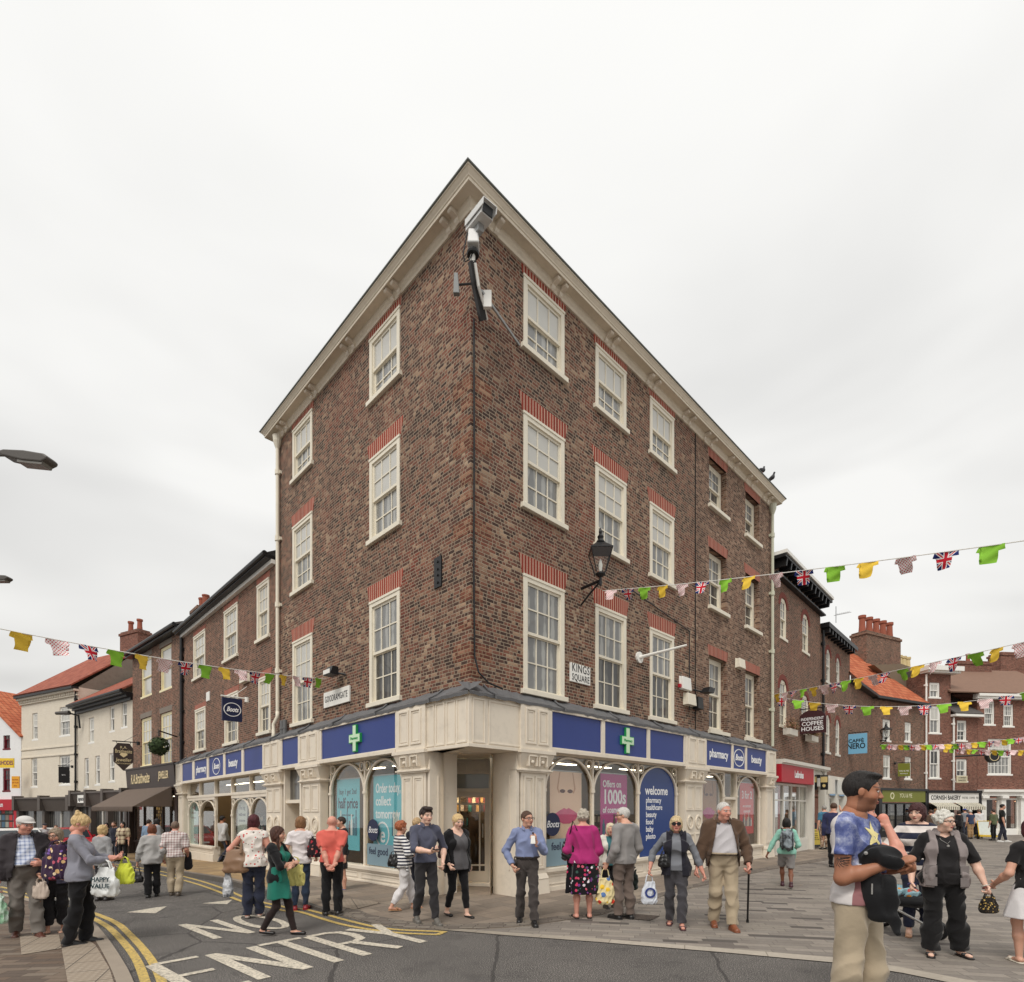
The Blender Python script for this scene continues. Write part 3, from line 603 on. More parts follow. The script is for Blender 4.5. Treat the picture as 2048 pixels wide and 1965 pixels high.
def pavers(name, bw, bh, stops, mortar, rot, mw=.008, warp=0., bump=.3, clump=.0):
    n = N(name); X = n.xyz(); c, s = math.cos(rot), math.sin(rot)
    u = n.math('ADD', n.math('MULTIPLY', X[0], c), n.math('MULTIPLY', X[1], s)); v = n.math('ADD', n.math('MULTIPLY', X[0], -s), n.math('MULTIPLY', X[1], c))
    vr = n.math('DIVIDE', v, bh); row = n.math('FLOOR', vr); ur = n.math('ADD', n.math('DIVIDE', u, bw), n.math('MULTIPLY', n.white(n.comb(row, 3., 1.)), .9 if warp else .5)); cl = n.math('FLOOR', ur)
    r = n.white(n.comb(cl, row, 2.))
    if clump: r = n.math('ADD', n.math('MULTIPLY', r, 1-clump), n.math('MULTIPLY', n.white(n.comb(n.math('FLOOR', n.math('DIVIDE', cl, 2.)), n.math('FLOOR', n.math('DIVIDE', row, 2.)), 7.)), clump))
    fu, fv = n.math('FRACT', ur), n.math('FRACT', vr)
    e = n.math('MINIMUM', n.math('MULTIPLY', n.math('MINIMUM', fu, n.math('SUBTRACT', 1., fu)), bw), n.math('MULTIPLY', n.math('MINIMUM', fv, n.math('SUBTRACT', 1., fv)), bh))
    mk = n.math('LESS_THAN', e, mw*.5)
    col = n.ramp(r, stops, 'CONSTANT'); col = n.mix(n.math('MULTIPLY', n.noise(22., 5, .7), .45), col, srgb(70, 66, 62), 'MULTIPLY')
    col = n.mix(n.math('MULTIPLY', n.ramp(n.noise(.9, 5, .65), [(.45, (0,0,0,1)), (.7, (1,1,1,1))]), .35), col, srgb(96, 88, 80))
    n.bump(n.math('ADD', n.math('SUBTRACT', 1., mk), n.math('MULTIPLY', n.noise(50., 3), .3)), bump, .006)
    return n.fin(n.mix(n.math('MULTIPLY', mk, .8), col, srgb(mortar)), .8, .3)
ASPH = asphalt()
BIGP = pavers('square_setts', .42, .135, [(0., srgb(152, 144, 134)), (.25, srgb(142, 134, 126)), (.5, srgb(160, 151, 141)), (.74, srgb(148, 141, 133)), (.83, srgb(98, 92, 88)), (.93, srgb(120, 112, 106))], (92, 86, 80), -.21, .009, 1., clump=.55)
FLAG = pavers('corner_flags', .55, .34, [(0., srgb(146, 132, 118)), (.3, srgb(156, 142, 128)), (.6, srgb(138, 126, 114)), (.85, srgb(164, 150, 134))], (84, 76, 68), .78, .01, 1.)
YFLAG = pavers('yellow_flags', .5, .35, [(0., srgb(170, 142, 104)), (.4, srgb(182, 154, 114)), (.7, srgb(160, 134, 100))], (110, 92, 70), .79, .01, 1.)
SETT = pavers('sett_band', .2, .1, [(0., srgb(132, 122, 112)), (.4, srgb(146, 136, 124)), (.7, srgb(118, 108, 100))], (74, 68, 62), -.05, .016, 1., bump=.6)
NEARP = pavers('near_brick_paving', .30, .11, [(0., srgb(116, 98, 84)), (.3, srgb(128, 112, 98)), (.6, srgb(104, 90, 80)), (.85, srgb(136, 122, 108))], (70, 60, 52), .12, .009, 1.)
KERB = pavers('kerb_stone', .9, 5., [(0., srgb(176, 166, 152)), (.5, srgb(188, 178, 164))], (120, 110, 100), -.31, .012, 0.)
DKERB = paint('dark_kerb', (92, 86, 80), .8, .3, 6., bump=.3)
big = [(-140, -30), (140, -30), (140, 260), (-140, 260)]
sheet('road', big, 0., ASPH)
kerbtop = G([(885, 1857), (1010, 1866), (1200, 1879), (1440, 1898), (1684, 1918), (1805, 1937), (1946, 1964)])
kd = (kerbtop[-1]-kerbtop[-2]).normalized(); far = [kerbtop[-1]+kd*k for k in (3, 30)]
sheet('square_paving', [(p.x, p.y) for p in kerbtop+far]+[(120, -20), (120, 200), (22, 200), (1.5, 12.2), (-.4, 10.2)], .004, BIGP)
kerbbot = G([(868, 1860), (1010, 1872), (1200, 1886), (1440, 1906), (1684, 1928.6), (1805, 1948), (1946, 1977)]); kerbbot += [kerbbot[-1]+kd*k for k in (3, 30)]
kt = kerbtop+far
sheet('kerb_strip', [(p.x, p.y) for p in kt]+[(p.x, p.y) for p in kerbbot[::-1]], .010, KERB)
# pavement round the corner, raised along the left street and flush at the corner
foot = G([(150, 1709), (225, 1722), (290, 1735), (363, 1751), (450, 1766), (529, 1791), (607, 1811), (686, 1832), (743, 1848), (814, 1858), (896, 1861)])
bandout = G([(1011, 1857), (1064, 1852), (1136, 1841), (1207, 1830), (1258, 1812), (1378, 1779), (1531, 1742), (1672, 1718)])
bandin = G([(620, 1800), (686, 1811), (743, 1832), (814, 1844.6), (904, 1851.8), (1029, 1846), (1136, 1832), (1207, 1821), (1251, 1806), (1368, 1775), (1524, 1737), (1646, 1717)])
RISE = [(.4, .012), (3.4, .10)]
edge_l = foot; edge_r = bandin[4:]
bl = [MLF @ Vector((x, .3, 0)) for x in (-40, -18.7, -9, -2.0, -1.0)]; br = [MRF @ Vector((x, .3, 0)) for x in (1.0, 2.2, 9, 13.7, 26)]
inner = [(p.x, p.y) for p in br[::-1]] + [(-.4, 12.3), (-1.5, 12.3)] + [(p.x, p.y) for p in bl[::-1]]
pave = [(p.x, p.y) for p in foot+bandout]
t_end = foot[0] + (foot[0]-foot[1])*1.6
sheet('corner_pavement', [(t_end.x, t_end.y)]+pave+inner, 0., FLAG, RISE, skirt=.05)
yl = [foot[i] for i in range(0, 6)]; inn = [MLF @ Vector((x, .25, 0)) for x in (-6.5, -9, -18.7, -28)]
off = lambda p, k: p + (Vector((DL.y, -DL.x, 0))*k)
sheet('street_pavement', [(t_end.x+.1, t_end.y+.25)]+[(p.x+.12, p.y+.13) for p in yl]+[(p.x, p.y) for p in inn], .004, YFLAG, RISE)
sheet('sett_band', [(p.x, p.y) for p in foot[7:]+bandout]+[(p.x, p.y) for p in bandin[::-1][:-1]], .004, SETT, RISE)
def ribbon(name, pts, w, dz, mat, prof=None, kind='structure', side=0.):
    L, R = [], []
    for i, p in enumerate(pts):
        t = (pts[min(i+1, len(pts)-1)]-pts[max(i-1, 0)]); n = Vector((-t.y, t.x, 0)).normalized()
        L.append(p+n*(side+w/2)); R.append(p+n*(side-w/2))
    return sheet(name, [(p.x, p.y) for p in L+R[::-1]], dz, mat, prof, kind)
kp = [foot[i] for i in range(0, 8)]
ribbon('kerb', kp, .09, .004, DKERB, [(.4, .016), (3.4, .106)], side=.0).modifiers.new('s', 'SOLIDIFY').thickness = .12
def smooth_line(pts, k=4):
    out = []
    for i in range(len(pts)-1):
        p0, p1, p2, p3 = pts[max(i-1, 0)], pts[i], pts[i+1], pts[min(i+2, len(pts)-1)]
        for j in range(k):
            t = j/k; out.append(.5*((2*p1)+(p2-p0)*t+(2*p0-5*p1+4*p2-p3)*t*t+(3*p1-p0-3*p2+p3)*t**3))
    return out+[pts[-1]]
def worn(name, rgb, dark=(96, 92, 86), amt=.75):
    n = N(name); f = n.ramp(n.noise(30., 6, .75), [(.46, (0,0,0,1)), (.62, (1,1,1,1))]); b = n.mix(n.noise(3., 4), srgb(tuple(v*.86 for v in rgb)), srgb(rgb))
    return n.fin(n.mix(n.math('MULTIPLY', f, amt), b, srgb(dark)), .75, .25)
YEL = worn('yellow_line_paint', (214, 184, 106)); WLINE = worn('white_road_paint', (218, 208, 190))
S8 = lambda L: [(340+x/3.92, 1350+y/3.92) for x, y in L]; S1 = lambda L: [(x/2.8, 1500+y/2.8) for x, y in L]; S2 = lambda L: [(600+x/2.8, 1500+y/2.8) for x, y in L]
la = smooth_line(G(S1([(640, 640), (800, 664), (950, 692), (1120, 735), (1260, 782), (1390, 835), (1600, 884)])+S2([(40, 897), (300, 966), (500, 1005), (800, 1020)])))
lb = smooth_line(G(S1([(640, 654), (800, 680), (950, 712), (1100, 752), (1230, 798), (1370, 855), (1590, 902)])+S2([(0, 909), (230, 978), (500, 1022), (775, 1037)])))
ribbon('yellow_line', la, .075, .006, YEL); ribbon('yellow_line', lb, .075, .006, YEL); ribbon('yellow_line', G(S2([(768, 1038), (815, 1019)])), .075, .0075, YEL)
lc = smooth_line(G(S1([(0, 768), (140, 800), (240, 850), (380, 880), (510, 912), (640, 965), (735, 1045), (812, 1130), (872, 1222), (912, 1320), (930, 1420)])))
ld = smooth_line(G(S1([(0, 790), (130, 822), (230, 868), (370, 900), (490, 932), (600, 990), (685, 1072), (760, 1170), (810, 1290), (835, 1400)])))
ribbon('yellow_line', lc, .085, .006, YEL); ribbon('yellow_line', ld, .085, .006, YEL)
ne = G(S1([(690, 1420), (655, 1302), (620, 1220), (560, 1110), (500, 1022), (430, 958), (340, 912), (240, 878), (130, 850), (0, 825), (-400, 770)]))
sheet('near_pavement', [(p.x, p.y) for p in ne]+[(-18, 9.), (-18, -2), (-2.2, -2)], .03, NEARP, skirt=.04)
NK = paint('near_kerb', (150, 138, 124), .8, .2, 5., bump=.3)
ribbon('near_kerb', smooth_line(ne), .13, .036, NK, side=-.05)
TACT = pavers('tactile_slabs', .4, .4, [(0., srgb(150, 138, 124)), (.5, srgb(164, 152, 136))], (100, 92, 82), .35, .012, 0.)
def blister():
    n = N('blister_paving'); X = n.xyz(); c, s = math.cos(.4), math.sin(.4); u = n.math('ADD', n.math('MULTIPLY', X[0], c), n.math('MULTIPLY', X[1], s)); v = n.math('SUBTRACT', n.math('MULTIPLY', X[1], c), n.math('MULTIPLY', X[0], s))
    a = n.math('SUBTRACT', n.math('FRACT', n.math('DIVIDE', u, .066)), .5); b = n.math('SUBTRACT', n.math('FRACT', n.math('DIVIDE', v, .066)), .5)
    d = n.math('ADD', n.math('MULTIPLY', a, a), n.math('MULTIPLY', b, b)); h = n.math('LESS_THAN', d, .09); n.bump(h, .8, .008)
    g = n.math('MAXIMUM', n.math('GREATER_THAN', n.math('FRACT', n.math('DIVIDE', u, .4)), .97), n.math('GREATER_THAN', n.math('FRACT', n.math('DIVIDE', v, .4)), .97))
    col = n.mix(h, srgb(140, 128, 114), srgb(166, 154, 140)); return n.fin(n.mix(g, n.mix(n.noise(6., 4), col, srgb(150, 136, 120)), srgb(88, 80, 72)), .8, .3)
BL = blister()
sheet('tactile_paving', [(p.x, p.y) for p in G(S1([(345, 1130), (500, 1085), (535, 1110), (612, 1240), (640, 1330), (380, 1330)]))], .036, BL)
sheet('tactile_paving', [(p.x, p.y) for p in G(S1([(110, 1060), (330, 1050), (345, 1128), (120, 1165)]))], .036, BL)
sheet('tactile_paving', [(p.x, p.y) for p in G(S2([(110, 868), (270, 850), (455, 868), (300, 905)]))], .010, BL, RISE)
# painted words, built as strokes in letter space (0..1 wide, 0..1 high) -------------------------------
O0 = gpt(303.6, 1931.4); U = Vector((.673, .739, 0)); D = Vector((.752, -.659, 0))
GL = {'N': [[(0,1),(0,0)],[(1,1),(1,0)],[(0,0.02),(1,.98)]], 'E': [[(0,0),(0,1)],[(0,0),(1,0)],[(0,.48),(.85,.48)],[(0,1),(1,1)]], 'T': [[(-.1,0),(1.1,0)],[(.5,0),(.5,1)]],
      'R': [[(0,0),(0,1)],[(0,0),(.6,0),(.9,.06),(1,.2),(1,.3),(.9,.44),(.6,.5),(0,.5)],[(.5,.5),(1,1)]], 'Y': [[(0,0),(.5,.48)],[(1,0),(.5,.48),(.5,1)]],
      'O': [[(.5+.5*math.sin(a), .5-.5*math.cos(a)) for a in np.linspace(0, 2*PI, 25)]]}
def word(text, org, w, h, adv, sw):
    for i, ch in enumerate(text):
        o = org + U*adv*i; m = MB()
        for st in GL[ch]:
            P = [o + U*(p[0]*w) + D*(p[1]*h) for p in st]; L, R = [], []
            for k, p in enumerate(P):
                t = P[min(k+1, len(P)-1)]-P[max(k-1, 0)]
                if ch == 'O' and k in (0, len(P)-1): t = P[1]-P[-2]
                n = Vector((-t.y, t.x, 0)).normalized(); q = abs(n.dot(U)); ww = sw*(.8+.3*q)
                L.append(p+n*ww/2); R.append(p-n*ww/2)
            for k in range(len(P)-1):
                zz = .0072+.00012*len(m.f); m.quad(*[(v.x, v.y, gz(v.x, v.y)+zz) for v in (L[k], R[k], R[k+1], L[k+1])][::1])
        ob = m.build('road_lettering', WLINE); ob['kind'] = 'structure'
word('ENTRY', O0, .45, 1.36, .585, .118)
word('NO', gpt(364.3, 1850), .42, 1.30, .62, .10)
def ground_poly(name, px, mat, dz=.006, **k): return sheet(name, [(p.x, p.y) for p in G(px)], dz, mat, **k)
ground_poly('road_marking', S1([(708, 912), (872, 885), (935, 878), (870, 918)]), WLINE); ground_poly('road_marking', S1([(1130, 862), (1300, 842), (1272, 866)]), WLINE)
ground_poly('road_marking', S1([(232, 812), (380, 826), (545, 880), (520, 884), (370, 838), (232, 826)]), WLINE)
GRATE = paint('iron_cover', (84, 74, 66), .6, .3, 30., bump=.6)
ground_poly('manhole_cover', [(1240, 1838), (1262, 1829), (1320, 1834), (1300, 1843)], GRATE, .014, kind=None, label='square iron manhole cover set in the paving behind the grey sweater man', cat='manhole cover')
# ================= the neighbouring rows ==============================================================
P5 = lambda x, y: (x/3.7625, 1200+y/3.7625)
P7 = lambda x, y: (1500+x/2.94, 1080+y/2.94)
def rect(M, xl, xr, yt, yb, P, o=0.):
    a, b = P(xl, 0)[0], P(xr, 0)[0]; m = (a+b)/2
    return on(M, a, 1500, o)[0], on(M, b, 1500, o)[0], on(M, m, P(0, yb)[1], o)[1], on(M, m, P(0, yt)[1], o)[1]
GREYP = paint('window_grey_paint', (214, 210, 200), .5, .06)
YCREAM = paint('yellow_cream_paint', (232, 220, 180), .5, .05)
REDP = paint('dark_red_paint', (104, 24, 34), .45, .15); REDF = paint('red_fascia', (178, 32, 48), .45, .08)
TAUPE = paint('taupe_shopfront', (86, 78, 72), .5, .12); DBROWN = paint('dark_brown_fascia', (58, 46, 42), .5, .15)
def pantile(name, c1, c2):
    n = N(name); X = n.xyz(); w = n.math('SINE', n.math('MULTIPLY', X[0], 2*PI/.24)); rw = n.math('FRACT', n.math('DIVIDE', X[1], .30))
    r = n.white(n.comb(n.math('FLOOR', n.math('DIVIDE', X[0], .24)), n.math('FLOOR', n.math('DIVIDE', X[1], .30)), 4.))
    c = n.mix(r, srgb(c1), srgb(c2)); c = n.mix(n.math('MULTIPLY', n.math('LESS_THAN', rw, .12), .6), c, srgb(70, 40, 32)); c = n.mix(n.math('MULTIPLY', n.noise(6., 5), .4), c, srgb(110, 70, 56))
    n.bump(n.math('ADD', n.math('MULTIPLY', w, .5), rw), .8, .03); return n.fin(c, .8, .2)
OTILE = pantile('orange_pantiles', (178, 92, 62), (204, 124, 88)); RTILE = pantile('red_pantiles', (142, 76, 62), (174, 102, 82))
def win(root, M, r, nx=2, mats=None, frame=None, arch=False, fw=.07, y=.05, lint=None, ny=(2, 2), sill=True):
    a, b, c, d = r; o = sash(root, M, a, b, c, d, nx, ny[0], ny[1], y=y, fw=fw, proud=0., mats=mats or (PANE_GREY, PANE_DARK), frame=frame or GREYP, sill=sill)
    if arch:                                 # round brick head filled over the square opening
        cx, rr = (a+b)/2, (b-a)/2; m = MB(); m.ring(cx, d-rr*.9, rr, rr+.2, -.012, .04, 0, PI, 14, 0, .95); m.build('lintel', arch, o, M)
        m = MB(); k = 10
        for i in range(k):
            p, q = PI*i/k, PI*(i+1)/k
            m.prism([(cx+rr*math.cos(p), d-rr*.9+rr*.95*math.sin(p)), (cx+rr*math.cos(q), d-rr*.9+rr*.95*math.sin(q)), (cx+rr*math.cos(q), d+.03), (cx+rr*math.cos(p), d+.03)], -.004, .06)
        m.build('spandrel', arch, o, M)
    elif lint: MB().prism([(a-.03, d), (b+.03, d), (b+.08, d+.24), (a-.08, d+.24)], -.008, .06).build('lintel', lint, o, M)
    return o
def body(root, M, x0, x1, z0, zt, holes, brick, depth=8., rev=.16):
    m = wall(MB(), x0, x1, z0, zt, [(a+.01, b-.01, c+.01, d-.01) for a, b, c, d in holes], rev)
    m.quad((x0, 0, z0), (x0, depth, z0), (x0, depth, zt), (x0, 0, zt)); m.quad((x1, 0, z0), (x1, 0, zt), (x1, depth, zt), (x1, depth, z0))
    o = m.build('wall', brick, root, M); MB().box(x0+.2, x1-.2, .5, .55, z0, zt).build('inner_lining', DARK, root, M); return o
def roof(root, M, x0, x1, zt, rise, run, mat, over=.3):
    F_ = M @ Matrix.Translation((0, -over, zt)) @ Matrix.Rotation(math.atan2(rise, run+over), 4, 'X'); L = math.hypot(rise, run+over)
    MB().box(x0, x1, 0, L, 0, .08).build('roof', mat, root, F_)
    m = MB(); m.add([(x0+.02, 0, zt), (x0+.02, run*2, zt), (x0+.02, run, zt+rise)], [(0, 1, 2)]); m.add([(x1-.02, 0, zt), (x1-.02, run*2, zt), (x1-.02, run, zt+rise)], [(0, 2, 1)]); m.quad((x0, run*2, zt), (x1, run*2, zt), (x1, run, zt+rise), (x0, run, zt+rise)); return m
def chimney(root, M, x0, x1, y0, y1, z0, z1, pots, brick, potmat, pr=.14, ph=.6):
    m = MB(); m.box(x0, x1, y0, y1, z0, z1-.25); m.box(x0-.06, x1+.06, y0-.06, y1+.06, z1-.25, z1-.1); m.box(x0+.02, x1-.02, y0+.02, y1-.02, z1-.1, z1)
    o = m.build('chimney', brick, root, M)
    for i in range(pots):
        x = x0+(x1-x0)*(i+.5)/pots; MB().lathe([(pr, 0), (pr*.85, ph*.4), (pr*.8, ph*.8), (pr*1.05, ph*.85), (pr*1.05, ph)], (x, (y0+y1)/2, z1), 10).build('chimney_pot', potmat, o, M)
POT = paint('terracotta', (150, 84, 64), .8, .15); BUFF = paint('buff_pot', (206, 186, 140), .8, .12)
def shopwin(root, M, x0, x1, z0, z1, n, mat, back=None, d=1.3, depth_name='shop_window'):
    m = MB(); t = .05
    for i in range(n+1): x = x0+(x1-x0)*i/n; m.box(x-t/2-.01, x+t/2+.01, -.05, .06, z0, z1)
    m.box(x0, x1, -.06, .07, z1-.08, z1+.001); m.box(x0, x1, -.09, .09, z0-.08, z0); m.build('window_frame', mat, root, M)
    MB().box(x0, x1, .0, .008, z0, z1).build(depth_name, GLASS, root, M)
    if back: b = MB(); b.box(x0, x1, d, d+.05, z0-.3, z1); b.quad((x0, .05, z1), (x1, .05, z1), (x1, d, z1), (x0, d, z1)); b.quad((x0, .05, z0-.01), (x1, .05, z0-.01), (x1, d, z0-.01), (x0, d, z0-.01)); b.build('window_display', back, root, M)
zl = -.55
# ---- jeweller ----
q0 = Vector((BX, BY, 0)) + DL*18.78
MJ = facade(q0.x, q0.y, .755, -.656)
jew = thing('jeweller_building', 'narrow brown brick building with tall cream sash windows over a dark brown jeweller shopfront', 'building', MJ @ Matrix.Translation((-3.5, 0, zl)))
WJ = [rect(MJ, *r, P5) for r in ((1060, 1140, 432, 735), (1203, 1290, 345, 685), (1060, 1140, 885, 1262), (1205, 1293, 845, 1248))]
body(jew, MJ, -7.0, 0., 2.6, 9.35, WJ, BRICK3)
STLINT = paint('grey_stone_lintel', (128, 118, 108), .8, .2)
for i, r in enumerate(WJ): win(jew, MJ, r, 1 if i < 2 else 3, (PANE_BLIND, PANE_BLIND) if i < 2 else (PANE_BLIND, PANE_GREY), YCREAM, fw=.09, lint=STLINT, ny=(1, 1) if i < 2 else (2, 2))
m = roof(jew, MJ, -7.1, .1, 9.35, 1.6, 3.5, SLATE); m.build('gable_wall', BRICK3, jew, MJ)
m = MB(); m.tube([(-7.1, -.36, 9.36), (.1, -.36, 9.36)], .08, 8); m.box(-7.1, .1, -.3, 0, 9.2, 9.34); m.build('gutter', BLACK, jew, MJ)
m = MB(); m.box(-6.9, -.1, -.25, 0, 2.55, 3.55, top=(-6.9, -.1, -.32, 0)); m.box(-7, 0, -.36, 0, 3.55, 3.62); m.box(-7., -6.7, -.22, 0, zl, 2.55); m.box(-.3, 0, -.22, 0, zl, 2.55); fj = m.build('fascia', DBROWN, jew, MJ)
GOLDT = paint('gilt_lettering', (224, 204, 160), .5, .05)
m = MB(); put_text(m, 'R.A.Braithwaite', .72, -4.7, -.30, 3.08, bold=.01, sx=.62, shear=.1); put_text(m, 'JEWELLER', .46, -1.45, -.30, 3.12, bold=.015, sx=.62); m.build('lettering', GOLDT, fj, MJ)
m = MB().add([(-6.9, -.3, 2.6), (-.4, -.3, 2.6), (-.4, -1.7, 1.75), (-6.9, -1.7, 1.75)], [(0, 1, 2, 3)]); m.add([(-6.9, -.3, 2.6), (-6.9, -1.7, 1.75), (-6.9, -.3, 1.75)], [(0, 1, 2)]); m.add([(-.4, -.3, 2.6), (-.4, -1.7, 1.75), (-.4, -.3, 1.75)], [(0, 2, 1)])
AWN = paint('brown_awning_canvas', (104, 90, 80), .85, .15, 2., bump=.2)
for i in range(40): x = -6.9+6.5*i/40; m.prism([(x, 1.75), (x+.1625, 1.75), (x+.13, 1.57), (x+.08, 1.53), (x+.03, 1.57)], -1.71, -1.695)
m.build('awning', AWN, jew, MJ)
shopwin(jew, MJ, -6.5, -3.6, .1, 2.3, 2, DBROWN, GOLDGOODS, .6); shopwin(jew, MJ, -2.4, -.4, .1, 2.3, 2, DBROWN, GOLDGOODS, .6); MB().box(-6.9, -.2, .02, .06, zl, .02).build('stall_riser', DBROWN, jew, MJ); MB().box(-3.6, -2.4, .4, .45, zl, 2.5).build('door', DBROWN, jew, MJ)
for x in (-5.5, -4.4, -1.8, -1.0): MB().box(x-.3, x+.3, .2, .35, 2.2, 2.25).build('display_lamp', TUBE, jew, MJ)
downpipe(jew, MJ, .05, 2.8, 9.2, mat=BLACK, hopper=False, clips=2); q1 = MJ @ Vector((-7.01, 0, 0))
# ---- cream house with black cornice ----
M2 = facade(q1.x, q1.y, .819, -.5736)
h2 = thing('cream_house', 'cream painted two storey house with deep black eaves cornice and red pantile roof', 'building', M2 @ Matrix.Translation((-3.7, 0, zl-.2)))
W2 = [rect(M2, *r, P5) for r in ((668, 707, 885, 1085), (825, 860, 800, 1000), (915, 955, 765, 970), (635, 668, 1190, 1420), (715, 752, 1172, 1402), (820, 862, 1152, 1378))]
body(h2, M2, -7.45, 0, 2.2, 7.55, W2, RENDERED)
for i, r in enumerate(W2): win(h2, M2, r, 1 if i in (0, 3) else 2, (PANE_GREY, PANE_DARK) if i not in (0,) else (PANE_BLIND, PANE_BLIND), WHITE, fw=.07, ny=(1, 1))
m = MB(); m.box(-7.5, .05, -.12, 0, 7.15, 7.3); m.box(-7.5, .05, -.3, 0, 7.3, 7.42); m.box(-7.5, .05, -.5, 0, 7.42, 7.52); m.tube([(-7.5, -.52, 7.56), (.05, -.52, 7.56)], .08, 8); m.build('cornice', BLACK, h2, M2)
m = roof(h2, M2, -7.5, 0, 7.6, 2.6, 3.4, RTILE, .45); m.build('gable_wall', RENDERED, h2, M2)
def dark_shop(root, M, x0, x1, zf, name):
    m = MB(); m.box(x0, x1, -.2, 0, zf, zf+.75, top=(x0, x1, -.42, 0)); m.box(x0, x1, -.48, 0, zf+.75, zf+.85); m.box(x0, x1, -.1, 0, -1.2, zf-1.9)
    n = max(2, int((x1-x0)/2.3))
    for i in range(n+1): x = x0+(x1-x0-.3)*i/n; m.box(x, x+.3, -.26, 0, -1.2, zf-.001); m.box(x, x+.3, -.5, 0, zf+.05, zf+.95)
    o = m.build('shopfront', TAUPE, root, M)
    for i in range(n):
        a, b = x0+.3+(x1-x0-.3)*i/n, x0+(x1-x0-.3)*(i+1)/n; MB().box(a, b, .0, .02, zf-1.9, zf).build('shop_window', PANE_DARK, root, M)
        MB().box((a+b)/2-.04, (a+b)/2+.04, -.06, .03, zf-1.9, zf).build('mullion', GREYP if i % 2 else TAUPE, root, M)
    return o
s2 = dark_shop(h2, M2, -7.4, 0, 1.75, 'x')
m = MB(); m.box(-6.2, -4.9, -.42, -.36, 1.98, 2.42); pl = m.build('name_board', WHITE, s2, M2); m = MB(); put_text(m, 'signature', .3, -5.55, -.425, 2.2, bold=.015); m.build('lettering', BLACK, pl, M2)
q2 = M2 @ Vector((-7.46, 0, 0))
# ---- taller cream house ----
M1 = facade(q2.x, q2.y, .8886, -.4586)
h1 = thing('cream_house', 'taller cream painted house with dentilled eaves, grey gable and chimney with two pots', 'building', M1 @ Matrix.Translation((-3.4, 0, zl-.4)))
W1 = [rect(M1, *r, P5) for r in ((243, 283, 852, 1062), (448, 525, 803, 1032), (235, 280, 1192, 1418), (447, 527, 1172, 1402))]
body(h1, M1, -6.9, 0, 2.0, 8.75, W1, RENDERED)
for i, r in enumerate(W1): win(h1, M1, r, 3, (PANE_BLIND, PANE_GREY) if i < 2 else (PANE_GREY, PANE_DARK), WHITE, fw=.07)
m = MB(); m.box(-6.95, .05, -.1, 0, 8.25, 8.33)
for i in range(34): m.box(-6.9+i*.203, -6.8+i*.203, -.16, 0, 8.34, 8.5)
m.box(-6.95, .05, -.26, 0, 8.5, 8.62)
for z in (5.35, 5.85): m.box(-6.9, 0, -.05, 0, z-.5, z-.42)
m.build('cornice', RENDERED, h1, M1); MB().box(-7, .05, -.38, 0, 8.62, 8.75).build('gutter', BLACK, h1, M1)
m = roof(h1, M1, -6.95, 0, 8.75, 3.3, 3.8, RTILE, .38); m.build('gable_wall', paint('grey_render', (132, 124, 112), .9, .15, 2., dirt=.3), h1, M1)
chimney(h1, M1, -1.9, .1, 3.2, 4.0, 11., 13.1, 2, BRICK4, POT, .17, .75)
dark_shop(h1, M1, -6.9, -.05, 1.5, 'y'); downpipe(h1, M1, -.12, 2.2, 8.6, mat=BLACK, hopper=False)
# ---- white gabled house at the left edge ----
qg = M1 @ Vector((-6.95, 0, 0)); MG = facade(qg.x, qg.y, .96, -.28)
hg = thing('gabled_house', 'white gable fronted house with orange pantile roof and red shopfront at the left edge', 'building', MG @ Matrix.Translation((-3., 0, zl-.5)))
WG = [rect(MG, *r, P5) for r in ((25, 75, 975, 1132), (22, 75, 1268, 1448))]
m = wall(MB(), -9., 0, 1.8, 6.4, [(a, b, c, d) for a, b, c, d in WG], .15); m.add([(-9., 0, 6.4), (0, 0, 6.4), (-4.1, 0, 9.6)], [(0, 1, 2)]); m.quad((0, 0, 1.8), (0, 0, 6.4), (0, 9, 6.4), (0, 9, 1.8)); m.build('wall', paint('white_render', (226, 226, 226), .8, .06, 2., dirt=.1), hg, MG)
for r in WG: win(hg, MG, r, 2, (PANE_DARK, PANE_DARK), REDP, fw=.09)
m = MB(); m.add([(-4.1, -.2, 9.7), (.25, -.2, 6.3), (.25, 9, 6.3), (-4.1, 9, 9.7)], [(0, 1, 2, 3)]); m.add([(-4.1, -.2, 9.7), (-4.1, 9, 9.7), (-9.2, 9, 6.3), (-9.2, -.2, 6.3)], [(0, 1, 2, 3)]); o = m.build('roof', OTILE, hg, MG)
o.modifiers.new('s', 'SOLIDIFY').thickness = .12
m = MB(); m.box(-9, 0, -.25, 0, 1.55, 2.25); m.box(-.35, 0, -.2, 0, -1.5, 1.55); m.box(-3.2, -2.9, -.2, 0, -1.5, 1.55); m.box(-9, 0, -.15, 0, -1.5, -.3); fg = m.build('shopfront', REDF, hg, MG)
m = MB(); put_text(m, 'Festival of Fun', .42, -2.2, -.26, 1.9, bold=.015, sx=.8); m.build('lettering', WTXT, fg, MG); MB().box(-2.9, -.35, -.02, 0., -.3, 1.55).build('shop_window', goods_mat('toy_display', [(90, 120, 100), (150, 150, 140), (180, 60, 60), (70, 100, 120), (120, 110, 100)], .35, .45), hg, MG)

